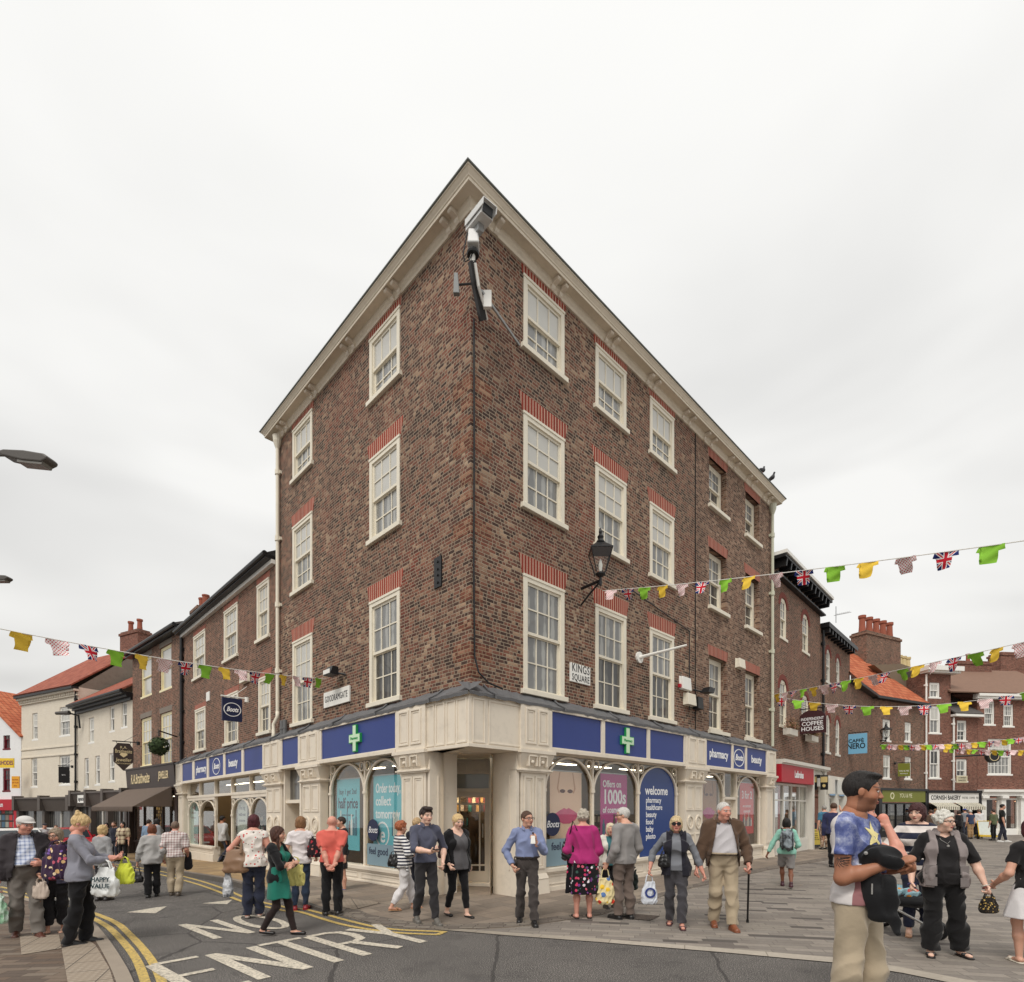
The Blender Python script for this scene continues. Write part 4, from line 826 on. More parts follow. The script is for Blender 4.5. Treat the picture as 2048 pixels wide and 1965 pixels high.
# ---- right row: bookmaker ----
q0 = Vector((BX, BY, 0)) + DR*13.93
MA = facade(q0.x, q0.y, .69, .724)
ha = thing('brick_building', 'brown brick building with round headed windows, black bracketed cornice and red shop sign', 'building', MA @ Matrix.Translation((3, 0, 0)))
WA = [rect(MA, *r, P7) for r in ((178, 216, 345, 595), (308, 345, 440, 675), (174, 217, 825, 1110), (303, 345, 915, 1150))]
RARCH = paint('dark_red_arch_brick', (120, 58, 48), .85, .25, 14.)
body(ha, MA, 0.02, 6.0, 3.1, 10.5, WA, BRICK3)
for r in WA: win(ha, MA, r, 2, (PANE_GREY, PANE_DARK), CREAM2, RARCH, fw=.10, y=.02)
m = MB(); m.box(0, 6.1, -.45, .5, 10.5, 10.62); m.box(0, 6.1, -.2, 0, 10.0, 10.06); ca = m.build('cornice', BLACK, ha, MA); MB().box(0, 6.12, -.5, .5, 10.621, 10.74).build('gutter', WHITE, ca, MA)
for i in range(12): MB().box(.2+i*.5, .3+i*.5, -.4, 0, 10.25, 10.5, top=(.2+i*.5, .3+i*.5, -.44, 0)).build('bracket', BLACK, ha, MA)
MB().box(0, 6, .1, 8, 10.5, 10.8).build('roof', SLATE, ha, MA)
m = MB(); m.box(.05, 3.9, -.3, 0, 2.62, 3.25); fa = m.build('fascia', REDF, ha, MA); m = MB(); put_text(m, 'Ladbrokes', .36, 2.0, -.31, 2.93, bold=.03, sx=.7); m.build('lettering', WTXT, fa, MA)
m = MB(); m.box(0.05, 6, -.4, 0, 3.3, 3.42); m.box(.05, 6, -.32, 0, 3.25, 3.3); m.box(3.95, 4.2, -.25, 0, -.05, 3.25); m.box(5.7, 6, -.25, 0, -.05, 3.25); m.box(4.2, 5.7, -.15, 0, 2.6, 3.25); m.build('shopfront', GREYP, ha, MA)
shopwin(ha, MA, .1, 3.9, .5, 2.6, 4, GREYP, INW, 2.5); MB().box(.1, 3.9, -.03, .05, 1.95, 2.0).build('transom', GREYP, ha, MA); MB().box(.1, 3.9, -.1, .1, -.1, .45).build('stall_riser', GREYP, ha, MA)
MB().box(1.1, 1.6, .15, .17, .6, 2.55).build('window_poster', REDF, ha, MA); MB().box(4.3, 5.6, .3, .35, -.05, 2.6).build('door', CREAM2, ha, MA)
FLB = paint('white_planter', (214, 208, 196), .6, .1)
def foliage_mat(name, cols):
    n = N(name); ob = n.noise(9., 2); return n.fin(n.ramp(ob, [(.3+.4*i/(len(cols)-1), srgb(c)) for i, c in enumerate(cols)]), .8, .2)
FOL = foliage_mat('dry_flower_foliage', [(60, 70, 40), (110, 96, 60), (150, 110, 90), (120, 70, 60)])
for k, (a, b, c, d) in enumerate(WA[2:]):
    t = thing('flower_box', ('window box of dry reddish flowers under the bookmaker window nearer the corner building', 'window box of trailing flowers under the bookmaker window behind the coffee houses sign')[k], 'flower box', MA @ Matrix.Translation(((a+b)/2, -.25, c-.28)), 'flower boxes')
    MB().box(-.45, .45, -.12, .12, 0, .22).build('planter', FLB, t); m = MB(); rg = random.Random(k)
    for i in range(260):
        p = Vector((rg.gauss(0, .25), rg.gauss(-.05, .1), .25+abs(rg.gauss(0, .16)))); u = Vector((rg.gauss(0, 1), rg.gauss(0, 1), rg.gauss(0, 1))).normalized()*.035; v = u.orthogonal().normalized()*.03; m.quad(p-u, p-v, p+u, p+v)
    m.build('flowers', FOL, t)['kind'] = 'stuff'
# ---- second brick building of the right row ----
q1 = MA @ Vector((6.02, 0, 0)); MB2 = facade(q1.x, q1.y, .69, .724)
hb = thing('brick_building', 'darker brick building with narrow round headed windows and pale blue shop panels', 'building', MB2 @ Matrix.Translation((2.6, 0, 0)))
WB = [rect(MB2, *r, P7) for r in ((448, 472, 645, 850), (507, 528, 695, 865), (445, 470, 1030, 1262), (503, 527, 1058, 1275))]
body(hb, MB2, 0, 5.2, 3.0, 9.5, WB, BRICK3)
for r in WB: win(hb, MB2, r, 2, (PANE_GREY, PANE_DARK), GREYP, RARCH, fw=.09, y=.02)
m = MB(); m.box(0, 5.25, -.35, .4, 9.5, 9.7)
for i in range(10): m.box(.15+i*.5, .27+i*.5, -.32, 0, 9.3, 9.5)
m.build('cornice', BLACK, hb, MB2); MB().box(0, 5.2, .1, 8, 9.5, 9.68).build('roof', SLATE, hb, MB2); downpipe(hb, MB2, .1, 3., 9.4, mat=BLACK, hopper=False)
PBL = paint('pale_blue_panel', (132, 168, 200), .5, .1)
m = MB(); m.box(0, 5.2, -.3, 0, 2.95, 3.1)
for x in (0, 1.6, 3.2, 4.9): m.box(x, x+.3, -.28, 0, -.05, 2.95); m.box(x, x+.3, -.5, 0, 2.3, 2.96)
sb = m.build('shopfront', GREYP, hb, MB2)
for x in (.3, 1.9, 3.5): MB().box(x, x+1.3, -.2, -.1, 2.25, 2.9).build('sign_panel', PBL, sb, MB2); shopwin(hb, MB2, x, x+1.3, .6, 2.2, 1, GREYP, INW, 1.5)
MB().box(0, 5.2, -.05, .05, -.05, .52).build('stall_riser', GREYP, hb, MB2)
# ---- house with orange roof on the far corner ----
q2 = MB2 @ Vector((5.2, 0, 0)); MC0 = facade(q2.x, q2.y, .69, .724); q3 = MC0 @ Vector((5.3, 0, 0)); MC = facade(q3.x, q3.y, .891, .454)
hc = thing('brick_house', 'dark brick house with steep orange pantile roof and green shop fascia across the square', 'building', MC @ Matrix.Translation((2.6, 0, 0)))
WC = [rect(MC, *r, P7) for r in ((780, 828, 1055, 1190), (910, 950, 1072, 1195), (783, 828, 1265, 1412), (910, 950, 1275, 1415))]
body(hc, MC, 0, 5.35, 2.7, 8.1, WC, BRICK3); wall(MB(), 0, 5.3, -.1, 8.1, []).build('side_wall', BRICK3, hc, MC0)
for r in WC: win(hc, MC, r, 2, (PANE_BLIND, PANE_GREY), WHITE, fw=.08, ny=(1, 1))
rA = MC0 @ Vector((-.2, -.3, 8.2)); rB = MC @ Vector((0, -.3, 8.1)); rD = MC @ Vector((5.4, -.3, 8.1)); tp = MC @ Vector((-1.8, 3.5, 12.2)); tp2 = MC @ Vector((4.2, 3.8, 10.6)); tp3 = MC0 @ Vector((-.2, 3.2, 12.3))
m = MB(); m.add([tuple(v) for v in (rA, rB, tp, tp3)], [(0, 1, 2, 3)]); ro = m.build('roof', OTILE, hc, Matrix())
b0 = MC @ Vector((5.4, 4., 8.1))
Fm = MC @ Matrix.Translation((0, -.3, 8.1)) @ Matrix.Rotation(math.radians(48), 4, 'X'); MB().add([(0, 0, 0), (5.4, 0, 0), (3.2, 4.6, 0), (-1.5, 5.6, 0)], [(0, 1, 2, 3)]).build('roof', OTILE, hc, Fm)
m = MB(); m.box(-.1, 5.4, -.34, 0, 7.95, 8.09); m.build('gutter', BLACK, hc, MC); MB().box(0, 5.3, -.34, 0, 7.98, 8.12).build('gutter', BLACK, hc, MC0)
m = MB().prism([on(MC, px, py, -1.2) for px, py in ((1748, 1330), (1803, 1328), (1843, 1342), (1845, 1414), (1800, 1372))], 1.2, 1.6); m.build('parapet_gable', paint('brown_render', (122, 106, 88), .9, .15), hc, MC)
chimney(hc, MC, 3.2, 7.0, 2.2, 3.2, 9., 13.0, 5, BRICK3, POT, .22, 1.1); chimney(hc, MC, 7.2, 9.2, 2.4, 3.2, 9., 11.2, 4, BRICK3, BUFF, .2, .9)
GRN = paint('olive_green_fascia', (118, 122, 44), .5, .08)
m = MB(); m.box(.2, 5.3, -.3, 0, 2.72, 2.85); m.box(.2, .5, -.25, 0, -.05, 2.72); m.box(5.0, 5.3, -.25, 0, -.05, 2.72); m.build('shopfront', BLACK, hc, MC); fo = MB().box(.5, 5., -.24, 0, 2.05, 2.72).build('fascia', GRN, hc, MC)
m = MB(); m.ring(1.5, 2.4, .13, .2, -.25, -.24); put_text(m, 'YOU & ME', .36, 2.9, -.245, 2.42, sx=.8); m.build('lettering', paint('pale_lettering', (220, 216, 180), .5), fo, MC)
shopwin(hc, MC, .5, 5.0, .35, 2.0, 5, BLACK, goods_mat('shop_display', [(90, 84, 76), (140, 132, 120), (60, 54, 50), (170, 164, 150)], .3, .5), 1.); MB().box(.2, 5.3, -.05, .05, -.05, .28).build('stall_riser', BLACK, hc, MC)
# ---- the far side of the square ----
q4 = MC @ Vector((5.36, 0, 0)); MD = facade(q4.x, q4.y, .985, .17)
hd = thing('red_brick_house', 'narrow red brick house with white cornice rising above its neighbours', 'building', MD @ Matrix.Translation((1., 0, 0)))
xe = on(MD, P7(1180, 0)[0], 1500)[0]
WD = [rect(MD, *r, P7) for r in ((1055, 1118, 838, 935), (1055, 1122, 975, 1145), (1055, 1120, 1228, 1410))]
body(hd, MD, 0, xe, 2.6, 10.0, WD, BRICK4)
for i, r in enumerate(WD): win(hd, MD, r, 2, (PANE_BLIND, PANE_GREY) if i < 2 else (PANE_DARK, PANE_GREY), WHITE, BRICK4 if i == 1 else False, fw=.12, ny=(1, 1))
m = MB(); m.box(-.1, xe+.35, -.35, .2, 10., 10.12); m.box(-.2, xe+.45, -.5, .2, 10.12, 10.4); m.build('cornice', WHITE, hd, MD); MB().box(0, xe, .1, 6, 10, 10.35).build('roof', SLATE, hd, MD); downpipe(hd, MD, .05, 2.7, 9.9, mat=WHITE, hopper=False)
xf = on(MD, P7(1335, 0)[0], 1500)[0]
he = thing('slate_roofed_house', 'low red brick house with grey slate roof above the bakery sign', 'building', MD @ Matrix.Translation(((xe+xf)/2, 0, 0)))
WE = [rect(MD, *r, P7) for r in ((1217, 1276, 1062, 1190), (1213, 1278, 1288, 1428))]; ze = on(MD, P7(1250, 0)[0], P7(0, 1030)[1])[1]
body(he, MD, xe+.01, xf, 2.6, ze, WE, BRICK4)
for r in WE: win(he, MD, r, 2, (PANE_GREY, PANE_DARK), WHITE, fw=.1, ny=(1, 2))
m = roof(he, MD, xe, xf+.1, ze, 2.2, 2.6, SLATE, .3); m.build('gable_wall', BRICK4, he, MD); MB().box(xe, xf+.1, -.36, 0, ze-.14, ze-.002).build('gutter', WHITE, he, MD); downpipe(he, MD, xe+.12, 2.7, ze-.2, mat=WHITE, hopper=False)
q5 = MD @ Vector((xf+.02, 0, 0)); ME_ = facade(q5.x, q5.y, .995, .10); x1 = on(ME_, 2140, 1500)[0]
hf = thing('wide_brick_house', 'brick house with white sash windows and white pilastered shopfront at the right edge', 'building', ME_ @ Matrix.Translation((2.5, 0, 0)))
WF = [rect(ME_, *r, P7) for r in ((1378, 1440, 950, 1095), (1490, 1551, 967, 1105), (1398, 1540, 1170, 1388))]
zf_ = on(ME_, 1980, P7(0, 940)[1])[1]; body(hf, ME_, 0, x1, 2.5, zf_, WF, BRICK4)
for i, r in enumerate(WF): win(hf, ME_, r, 4 if i < 2 else 6, (PANE_GREY, PANE_DARK) if i < 2 else (PANE_BLIND, PANE_GREY), WHITE, fw=.1)
m = MB(); m.box(-.3, x1, -.35, 0, zf_, zf_+.14); m.box(-.3, x1, -.45, 0, zf_+.14, zf_+.3); m.build('cornice', WHITE, hf, ME_)
m = roof(hf, ME_, -2.2, x1, zf_+.3, 2.4, 3.4, paint('brown_tile', (128, 100, 84), .85, .2, 6., bump=.4), .4); m.build('gable_wall', BRICK4, hf, ME_)
chimney(hf, ME_, 1.6, 4.2, 3, 4, zf_+1, zf_+3.3, 1, BRICK4, POT); chimney(hf, ME_, 6.0, 9.5, 4, 5, zf_+1., zf_+4.3, 1, BRICK4, POT)
m = MB(); m.box(0, x1, -.3, 0, 2.45, 2.7); m.box(0, x1, -.45, 0, 2.7, 2.85); m.box(0, x1, -.1, 0, -.05, .35)
for x in np.arange(.05, x1-.4, 1.35): m.box(x, x+.32, -.26, 0, -.05, 2.3); m.box(x-.06, x+.38, -.4, 0, 2.3, 2.46); m.box(x-.04, x+.36, -.32, 0, -.05, .3)
m.build('shopfront', WHITE, hf, ME_)
for x in np.arange(.37, x1-1.5, 1.35): shopwin(hf, ME_, x, x+1.03, .4, 2.3, 1, WHITE, paint('dim_shop', (70, 52, 46), .8, .4, 3.), 1.6); MB().box(x+.2, x+.8, .5, .6, 2.1, 2.14).build('display_lamp', lamp_mat('warm_lamp', (255, 190, 140), 3.), hf, ME_)
# bakery front runs under the red and the slate roofed houses
xb0 = on(MD, P7(1010, 0)[0], 1500)[0]
m = MB(); m.box(xb0, xf, -.35, 0, 2.62, 2.78); m.box(xb0, xb0+.2, -.3, 0, -.05, 2.62); m.box(xf-.2, xf, -.3, 0, -.05, 2.62); m.box((xb0+xf)/2-.1, (xb0+xf)/2+.1, -.2, 0, -.05, 2.); sk = m.build('shopfront', BLACK, he, MD)
fk = MB().box(xb0+.2, xf-.2, -.28, 0, 2.02, 2.62).build('fascia', WHITE, he, MD); m = MB(); put_text(m, 'CORNISH BAKERY', .38, xb0+.25+(xf-xb0)*.29, -.285, 2.32, bold=.02, sx=.75, fit=(xf-xb0)*.53); m.build('lettering', BLACK, fk, MD)
m = MB(); put_text(m, 'PASTIES  COFFEE  PIES', .2, xf-(xf-xb0)*.20, -.285, 2.32, sx=.7, fit=(xf-xb0)*.3); m.build('lettering', paint('grey_lettering', (130, 128, 124), .6), fk, MD)
VAL = stripes('valance_stripes', (226, 220, 200), (60, 52, 48), .13, .6, 0)
for a, b in ((xb0+.25, (xb0+xf)/2-.1), ((xb0+xf)/2+.1, xf-.25)): m = MB(); m.add([(a, -.28, 2.02), (b, -.28, 2.02), (b, -.75, 1.78), (a, -.75, 1.78), (b, -.75, 1.58), (a, -.75, 1.58)], [(0, 1, 2, 3), (3, 2, 4, 5)]); m.build('awning', VAL, he, MD)
shopwin(he, MD, xb0+.2, xf-.2, .4, 1.95, 4, BLACK, paint('dark_bakery', (52, 44, 40), .8, .4, 3.), 1.5); MB().box(xb0, xf, -.06, .05, -.05, .32).build('stall_riser', BLACK, he, MD)
# distant backdrop behind both rows
for i, (x, y, l, h, bm_) in enumerate(((-50, 48, 16, 8., BRICK3), (34, 60, 30, 9., BRICK4))):
    M = facade(x, y, 1, 0); t = thing('distant_building', ('plain brick building closing the far left street behind the white gable', 'long brick building far behind the square roofs')[i], 'building', M)
    MB().box(0, l, 0, 6, -2, h).build('wall', bm_, t, M); MB().add([(0, -.3, h), (l, -.3, h), (l, 3, h+2.), (0, 3, h+2.), (l, 6.3, h), (0, 6.3, h)], [(0, 1, 2, 3), (3, 2, 4, 5)]).build('roof', RTILE, t, M)
# ================= figures: implicit bodies meshed by surface nets ====================================
class Vol:
    def __init__(s, lo, hi, h):
        s.h = h; s.lo = np.array(lo, float)-2*h; s.n = np.maximum(4, np.ceil((np.array(hi)-s.lo)/h).astype(int)+3)
        s.d = np.full(s.n, .5, np.float32)
    @classmethod
    def like(cls, V, zlo, zhi):
        o = object.__new__(cls); o.h = V.h; i = int(np.clip(math.floor((zlo-V.lo[2])/V.h), 0, V.n[2]-5)); j = int(np.clip(math.ceil((zhi-V.lo[2])/V.h)+1, i+4, V.n[2])); o.i0, o.i1 = i, j
        o.lo = V.lo+np.array([0, 0, i*V.h]); o.n = np.array([V.n[0], V.n[1], j-i]); o.d = np.full(o.n, .5, np.float32); return o
    def over(s, V, clear, reach=.03):
        b = V.d[:, :, s.i0:s.i1]; s.d = np.minimum(s.d, np.maximum(b-clear, s.d-reach)).astype(np.float32)
    def wear(s, V): V.d[:, :, s.i0:s.i1] = np.minimum(V.d[:, :, s.i0:s.i1], s.d)
    def sub(s, lo, hi):
        a = np.clip(np.floor((np.array(lo)-s.lo)/s.h).astype(int), 0, s.n-1); b = np.clip(np.ceil((np.array(hi)-s.lo)/s.h).astype(int)+1, 1, s.n)
        if np.any(b <= a): return None
        sl = tuple(slice(i, j) for i, j in zip(a, b)); ax = [(s.lo[k]+s.h*np.arange(a[k], b[k])).astype(np.float32) for k in range(3)]
        return sl, ax[0][:, None, None], ax[1][None, :, None], ax[2][None, None, :]
    def put(s, f, lo, hi, k=.02, cut=False):
        m = k+2*s.h; r = s.sub(np.array(lo)-m, np.array(hi)+m)
        if r is None: return
        sl, X, Y, Z = r; d = f(X, Y, Z); o = s.d[sl]
        if cut: s.d[sl] = np.maximum(o, -d)
        else:
            if k > 0: q = np.clip(.5+.5*(o-d)/k, 0, 1); s.d[sl] = o+(d-o)*q-k*q*(1-q)
            else: s.d[sl] = np.minimum(o, d)
    def cone(s, a, b, ra, rb, k=.02, flat=None, cut=False):
        """tapered limb from a to b; flat=(axis, factor) squashes its section along axis"""
        a = np.array(a, float); b = np.array(b, float); v = b-a; L2 = max(float(v@v), 1e-9); R = max(ra, rb)*(max(1., 1/flat[1]) if flat else 1.)
        def f(X, Y, Z):
            t = np.clip(((X-a[0])*v[0]+(Y-a[1])*v[1]+(Z-a[2])*v[2])/L2, 0, 1)
            dx, dy, dz = X-a[0]-t*v[0], Y-a[1]-t*v[1], Z-a[2]-t*v[2]
            q = dx*dx+dy*dy+dz*dz
            if flat: ax, fc = flat; w = dx*ax[0]+dy*ax[1]+dz*ax[2]; q = q+w*w*(1/fc**2-1)
            return np.sqrt(q)-(ra+(rb-ra)*t)
        s.put(f, np.minimum(a, b)-R, np.maximum(a, b)+R, k, cut)
    def ell(s, c, r, k=.02, cut=False, R=None):
        c = np.array(c, float); r = np.array(r, float); m = r.min(); bb = r if R is None else np.full(3, r.max())
        def f(X, Y, Z):
            x, y, z = X-c[0], Y-c[1], Z-c[2]
            if R is not None: x, y, z = (R[0][0]*x+R[1][0]*y+R[2][0]*z, R[0][1]*x+R[1][1]*y+R[2][1]*z, R[0][2]*x+R[1][2]*y+R[2][2]*z)
            q = np.sqrt((x/r[0])**2+(y/r[1])**2+(z/r[2])**2); return (q-1)*m*np.where(q > 1, 1., 1.)
        s.put(f, c-bb, c+bb, k, cut)
    def prof(s, rows, inv, k=.02, add=0., ex=2.2):
        """a trunk: rows of (z, half width, half depth, y offset) in the unbent frame; inv = world->unbent 4x4"""
        z = np.array([r[0] for r in rows]); w, d, o = (np.array([r[i] for r in rows]) for i in (1, 2, 3)); I = np.array(inv, np.float32)
        zd = np.linspace(z[0], z[-1], 81); kr = np.hanning(13); kr /= kr.sum(); sm_ = lambda v: np.convolve(np.pad(np.interp(zd, z, v), 6, mode='edge'), kr, 'valid'); w, d, o, z = sm_(w), sm_(d), sm_(o), zd
        W = max(w.max(), d.max())+abs(o).max()+add; fw = np.linalg.inv(I); cs = np.array([(fw @ np.array([x, y, q, 1]))[:3] for x in (-W, W) for y in (-W, W) for q in (z[0]-add, z[-1]+add)])
        def f(X, Y, Z):
            x = I[0, 0]*X+I[0, 1]*Y+I[0, 2]*Z+I[0, 3]; y = I[1, 0]*X+I[1, 1]*Y+I[1, 2]*Z+I[1, 3]; q = I[2, 0]*X+I[2, 1]*Y+I[2, 2]*Z+I[2, 3]
            ww, dd, oo = ((np.interp(q, z, v)+e_).astype(np.float32) for v, e_ in ((w, add), (d, add), (o, 0.)))
            rr = (np.abs(x/ww)**ex+np.abs((y-oo)/dd)**ex)**(1/ex); e = (rr-1)*np.minimum(ww, dd)
            return np.maximum(e, np.maximum(z[0]-add*.3-q, q-z[-1]-add*.5))
        s.put(f, cs.min(0), cs.max(0), k)
    def wrinkle(s, amp, freq, seed, squash=(1, 1, 1)):
        if amp <= 0: return
        g = np.random.default_rng(seed); X, Y, Z = [(s.lo[k]+s.h*np.arange(s.n[k])).astype(np.float32)*squash[k] for k in range(3)]; t = 0
        for _ in range(4):
            v = g.normal(size=3); v = v/np.linalg.norm(v)*freq*g.uniform(.7, 1.5); p = g.uniform(0, 6.28)
            t = t+np.sin((v[0]*X)[:, None, None]+(v[1]*Y)[None, :, None]+(v[2]*Z)[None, None, :]+p)
        s.d += (np.abs(t)*amp*.8).astype(np.float32)-amp*.6
    def mesh(s):
        d = s.d; d[0], d[-1] = .5, .5; d[:, 0], d[:, -1] = .5, .5; d[:, :, 0], d[:, :, -1] = .5, .5
        neg = d < 0; n = s.n-1
        cnt = np.zeros(n, np.int8)
        for i in (0, 1):
            for j in (0, 1):
                for k in (0, 1): cnt += neg[i:n[0]+i, j:n[1]+j, k:n[2]+k]
        act = (cnt > 0) & (cnt < 8); idx = np.argwhere(act)
        if len(idx) == 0: return np.zeros((0, 3)), np.zeros((0, 4), int)
        vid = np.full(n, -1, np.int64); vid[act] = np.arange(len(idx)); acc = np.zeros((len(idx), 3)); num = np.zeros(len(idx))
        cor = {(i, j, k): d[idx[:, 0]+i, idx[:, 1]+j, idx[:, 2]+k] for i in (0, 1) for j in (0, 1) for k in (0, 1)}
        for ax in range(3):
            o = [q for q in range(3) if q != ax]
            for u in (0, 1):
                for v in (0, 1):
                    A = [0, 0, 0]; A[o[0]] = u; A[o[1]] = v; B = list(A); B[ax] = 1; a, b = cor[tuple(A)], cor[tuple(B)]; m = (a < 0) != (b < 0)
                    t = np.where(m, a/np.where(a == b, 1, a-b), 0); p = np.tile(np.array(A, float), (len(idx), 1)); p[:, ax] = t; acc[m] += p[m]; num[m] += 1
        V = (idx+acc/num[:, None])*s.h+s.lo; Q = []
        for ax in range(3):
            o = [(ax+1) % 3, (ax+2) % 3]; sh = [slice(1, -1)]*3; sh[ax] = slice(0, -1); a = neg[tuple(sh)]; sh2 = list(sh); sh2[ax] = slice(1, None); b = neg[tuple(sh2)]
            for flip in (0, 1):
                e = np.argwhere((a & ~b) if not flip else (~a & b))
                if len(e) == 0: continue
                for q in range(3):
                    if q != ax: e[:, q] += 1
                c = []
                for du, dv in ((1, 1), (0, 1), (0, 0), (1, 0)):
                    f = e.copy(); f[:, o[0]] -= du; f[:, o[1]] -= dv; c.append(vid[f[:, 0], f[:, 1], f[:, 2]])
                q = np.stack(c, 1); Q.append(q[:, ::-1] if flip else q)
        Q = np.concatenate(Q); return V, Q[(Q >= 0).all(1)]
def np_mesh(name, V, Q, mats, parent, M=None, col=None):
    me = bpy.data.meshes.new(name); me.vertices.add(len(V)); me.vertices.foreach_set('co', np.asarray(V, np.float32).ravel())
    me.loops.add(Q.size); me.loops.foreach_set('vertex_index', Q.ravel().astype(np.int32)); me.polygons.add(len(Q)); me.polygons.foreach_set('loop_start', np.arange(0, Q.size, 4, dtype=np.int32))
    me.polygons.foreach_set('use_smooth', np.ones(len(Q), bool)); me.update(calc_edges=True); me.validate()
    if col is not None: at_ = me.color_attributes.new('pigment', 'FLOAT_COLOR', 'POINT'); at_.data.foreach_set('color', np.asarray(col, np.float32).ravel())
    me.materials.append(mats); o = bpy.data.objects.new(name, me); C.objects.link(o); place(o, M, parent); return o
def skin_mat():
    n = N('skin'); a = n.new('ShaderNodeVertexColor'); a.layer_name = 'pigment'; c = n.mix(n.math('MULTIPLY', n.noise(40., 4), .2), a.outputs[0], (.5, .3, .25, 1), 'SOFT_LIGHT')
    n.p.inputs['Subsurface Weight'].default_value = .08; n.p.inputs['Subsurface Radius'].default_value = (.02, .008, .004); n.bump(n.noise(160., 2), .12, .004); return n.fin(c, .5, .35)
SKIN = skin_mat()
CL = {}
def cloth(key, rgb, rgb2=None, pat=None, per=.05, rough=.88, bump=.55):
    """fabric: plain or with a woven/printed pattern"""
    if key in CL: return CL[key]
    n = N(key); c = n.mix(n.noise(5., 4), tuple(v*.82 for v in srgb(rgb)[:3])+(1,), srgb(rgb)); X = n.xyz()
    fr = lambda v, p: n.math('FRACT', n.math('DIVIDE', v, p))
    if pat == 'hoops': c = n.mix(n.math('GREATER_THAN', fr(X[2], per), .52), c, srgb(rgb2))
    elif pat == 'check':
        a, b = n.math('GREATER_THAN', fr(X[0], per), .62), n.math('GREATER_THAN', fr(X[2], per), .62); c = n.mix(n.math('MULTIPLY', n.math('ADD', a, b), .5), c, srgb(rgb2))
    elif pat in ('floral', 'dots'):
        v = n.new('ShaderNodeTexVoronoi'); v.inputs['Scale'].default_value = 1/per; n.link(n.co(), v.inputs['Vector'])
        d = n.math('ADD', v.outputs['Distance'], n.math('MULTIPLY', n.noise(2.5/per, 2), .3 if pat == 'floral' else 0.)); f = n.math('LESS_THAN', d, .52 if pat == 'floral' else .26)
        sel = n.xyz(v.outputs['Color'])[0]; pal = rgb2 if isinstance(rgb2[0], tuple) else (rgb2,)
        pc = n.ramp(sel, [(i/len(pal), srgb(q)) for i, q in enumerate(pal)], 'CONSTANT') if len(pal) > 1 else srgb(pal[0]); c = n.mix(f, c, pc)
    elif pat == 'camo': c = n.ramp(n.noise(1/per, 2), [(.0, srgb(rgb)), (.46, srgb(rgb2[0])), (.54, srgb(rgb2[1])), (.62, srgb(rgb))], 'CONSTANT')
    elif pat == 'mottle': c = n.mix(n.ramp(n.noise(1/per, 5, .7), [(.4, (0,0,0,1)), (.62, (1,1,1,1))]), c, srgb(rgb2))
    n.bump(n.math('ADD', n.noise(11., 4, .5), n.math('MULTIPLY', n.noise(240., 2), .12)), bump, .012); n.p.inputs['Sheen Weight'].default_value = .15; CL[key] = n.fin(c, rough, .2); return CL[key]
def hair_mat(key, rgb, rgb2=None):
    k = 'hair_'+key
    if k in CL: return CL[k]
    n = N(k); m = n.new('ShaderNodeMapping'); m.inputs['Scale'].default_value = (90, 90, 14); n.link(n.co(), m.inputs[0]); f = n.noise(1., 4, .7, m.outputs[0])
    c = n.ramp(f, [(.3, tuple(v*.55 for v in srgb(rgb)[:3])+(1,)), (.55, srgb(rgb)), (.75, srgb(rgb2 or tuple(min(255, v*1.25) for v in rgb)))]); n.bump(f, .8, .02); CL[k] = n.fin(c, .5, .4); return CL[k]
LEA = lambda k, rgb: paint('leather_'+k, rgb, .4, .2, 9., .5, bump=.1)
def ik(a, b, l1, l2, pole):
    a, b, pole = (np.array(v, float) for v in (a, b, pole)); v = b-a; L = np.linalg.norm(v); L_ = min(L, (l1+l2)*.999); v = v/max(L, 1e-6); b = a+v*L_
    x = (l1*l1-l2*l2+L_*L_)/(2*L_); h = math.sqrt(max(l1*l1-x*x, 0)); p = pole-v*(pole@v); p = p/max(np.linalg.norm(p), 1e-6); return a+v*x+p*h, b
def nrm(v): v = np.array(v, float); return v/max(np.linalg.norm(v), 1e-9)
def rotz(a): c, s = math.cos(a), math.sin(a); return np.array([[c, -s, 0], [s, c, 0], [0, 0, 1]])
def rotx(a): c, s = math.cos(a), math.sin(a); return np.array([[1, 0, 0], [0, c, -s], [0, s, c]])
def roty(a): c, s = math.cos(a), math.sin(a); return np.array([[c, 0, s], [0, 1, 0], [-s, 0, c]])
def add_hand(V, w, d, palm, side, S, curl):
    """palm + four unequal fingers in two bends + thumb from the side of the palm; d=along, palm=palm normal"""
    d = nrm(d); palm = nrm(palm-d*(np.array(palm)@d)); sd = np.cross(d, palm)*side     # sd points to the thumb side
    kn = w+d*.052*S
    V.cone(w-d*.006*S, kn, .016*S, .023*S, .008, (palm, .55))
    for i, ln in enumerate((.040, .046, .043, .034)):
        o = kn+sd*(.0165-.011*i)*S+d*(-.004-.002*abs(i-1.3))*S; r = (.0068, .007, .0068, .006)[i]*S; c = curl*(.85+.12*i)
        d1 = nrm(d*math.cos(c)+palm*math.sin(c)); d2 = nrm(d*math.cos(2.1*c)+palm*math.sin(2.1*c)); p1 = o+d1*ln*.52*S; p2 = p1+d2*ln*.5*S
        V.cone(o, p1, r, r*.95, .003); V.cone(p1, p2, r*.95, r*.75, .003)
    t0 = w+d*.018*S+sd*.016*S; t1 = t0+nrm(d*.62+sd*.75+palm*.25)*.026*S; t2 = t1+nrm(d*.9+sd*.25+palm*(.3+.4*curl))*.024*S
    V.cone(t0, t1, .0085*S, .0078*S, .006); V.cone(t1, t2, .0078*S, .006*S, .003)
SK = {'fair': (202, 156, 134), 'pink': (204, 148, 130), 'pale': (220, 182, 162), 'tan': (162, 112, 86), 'brown': (120, 78, 58)}
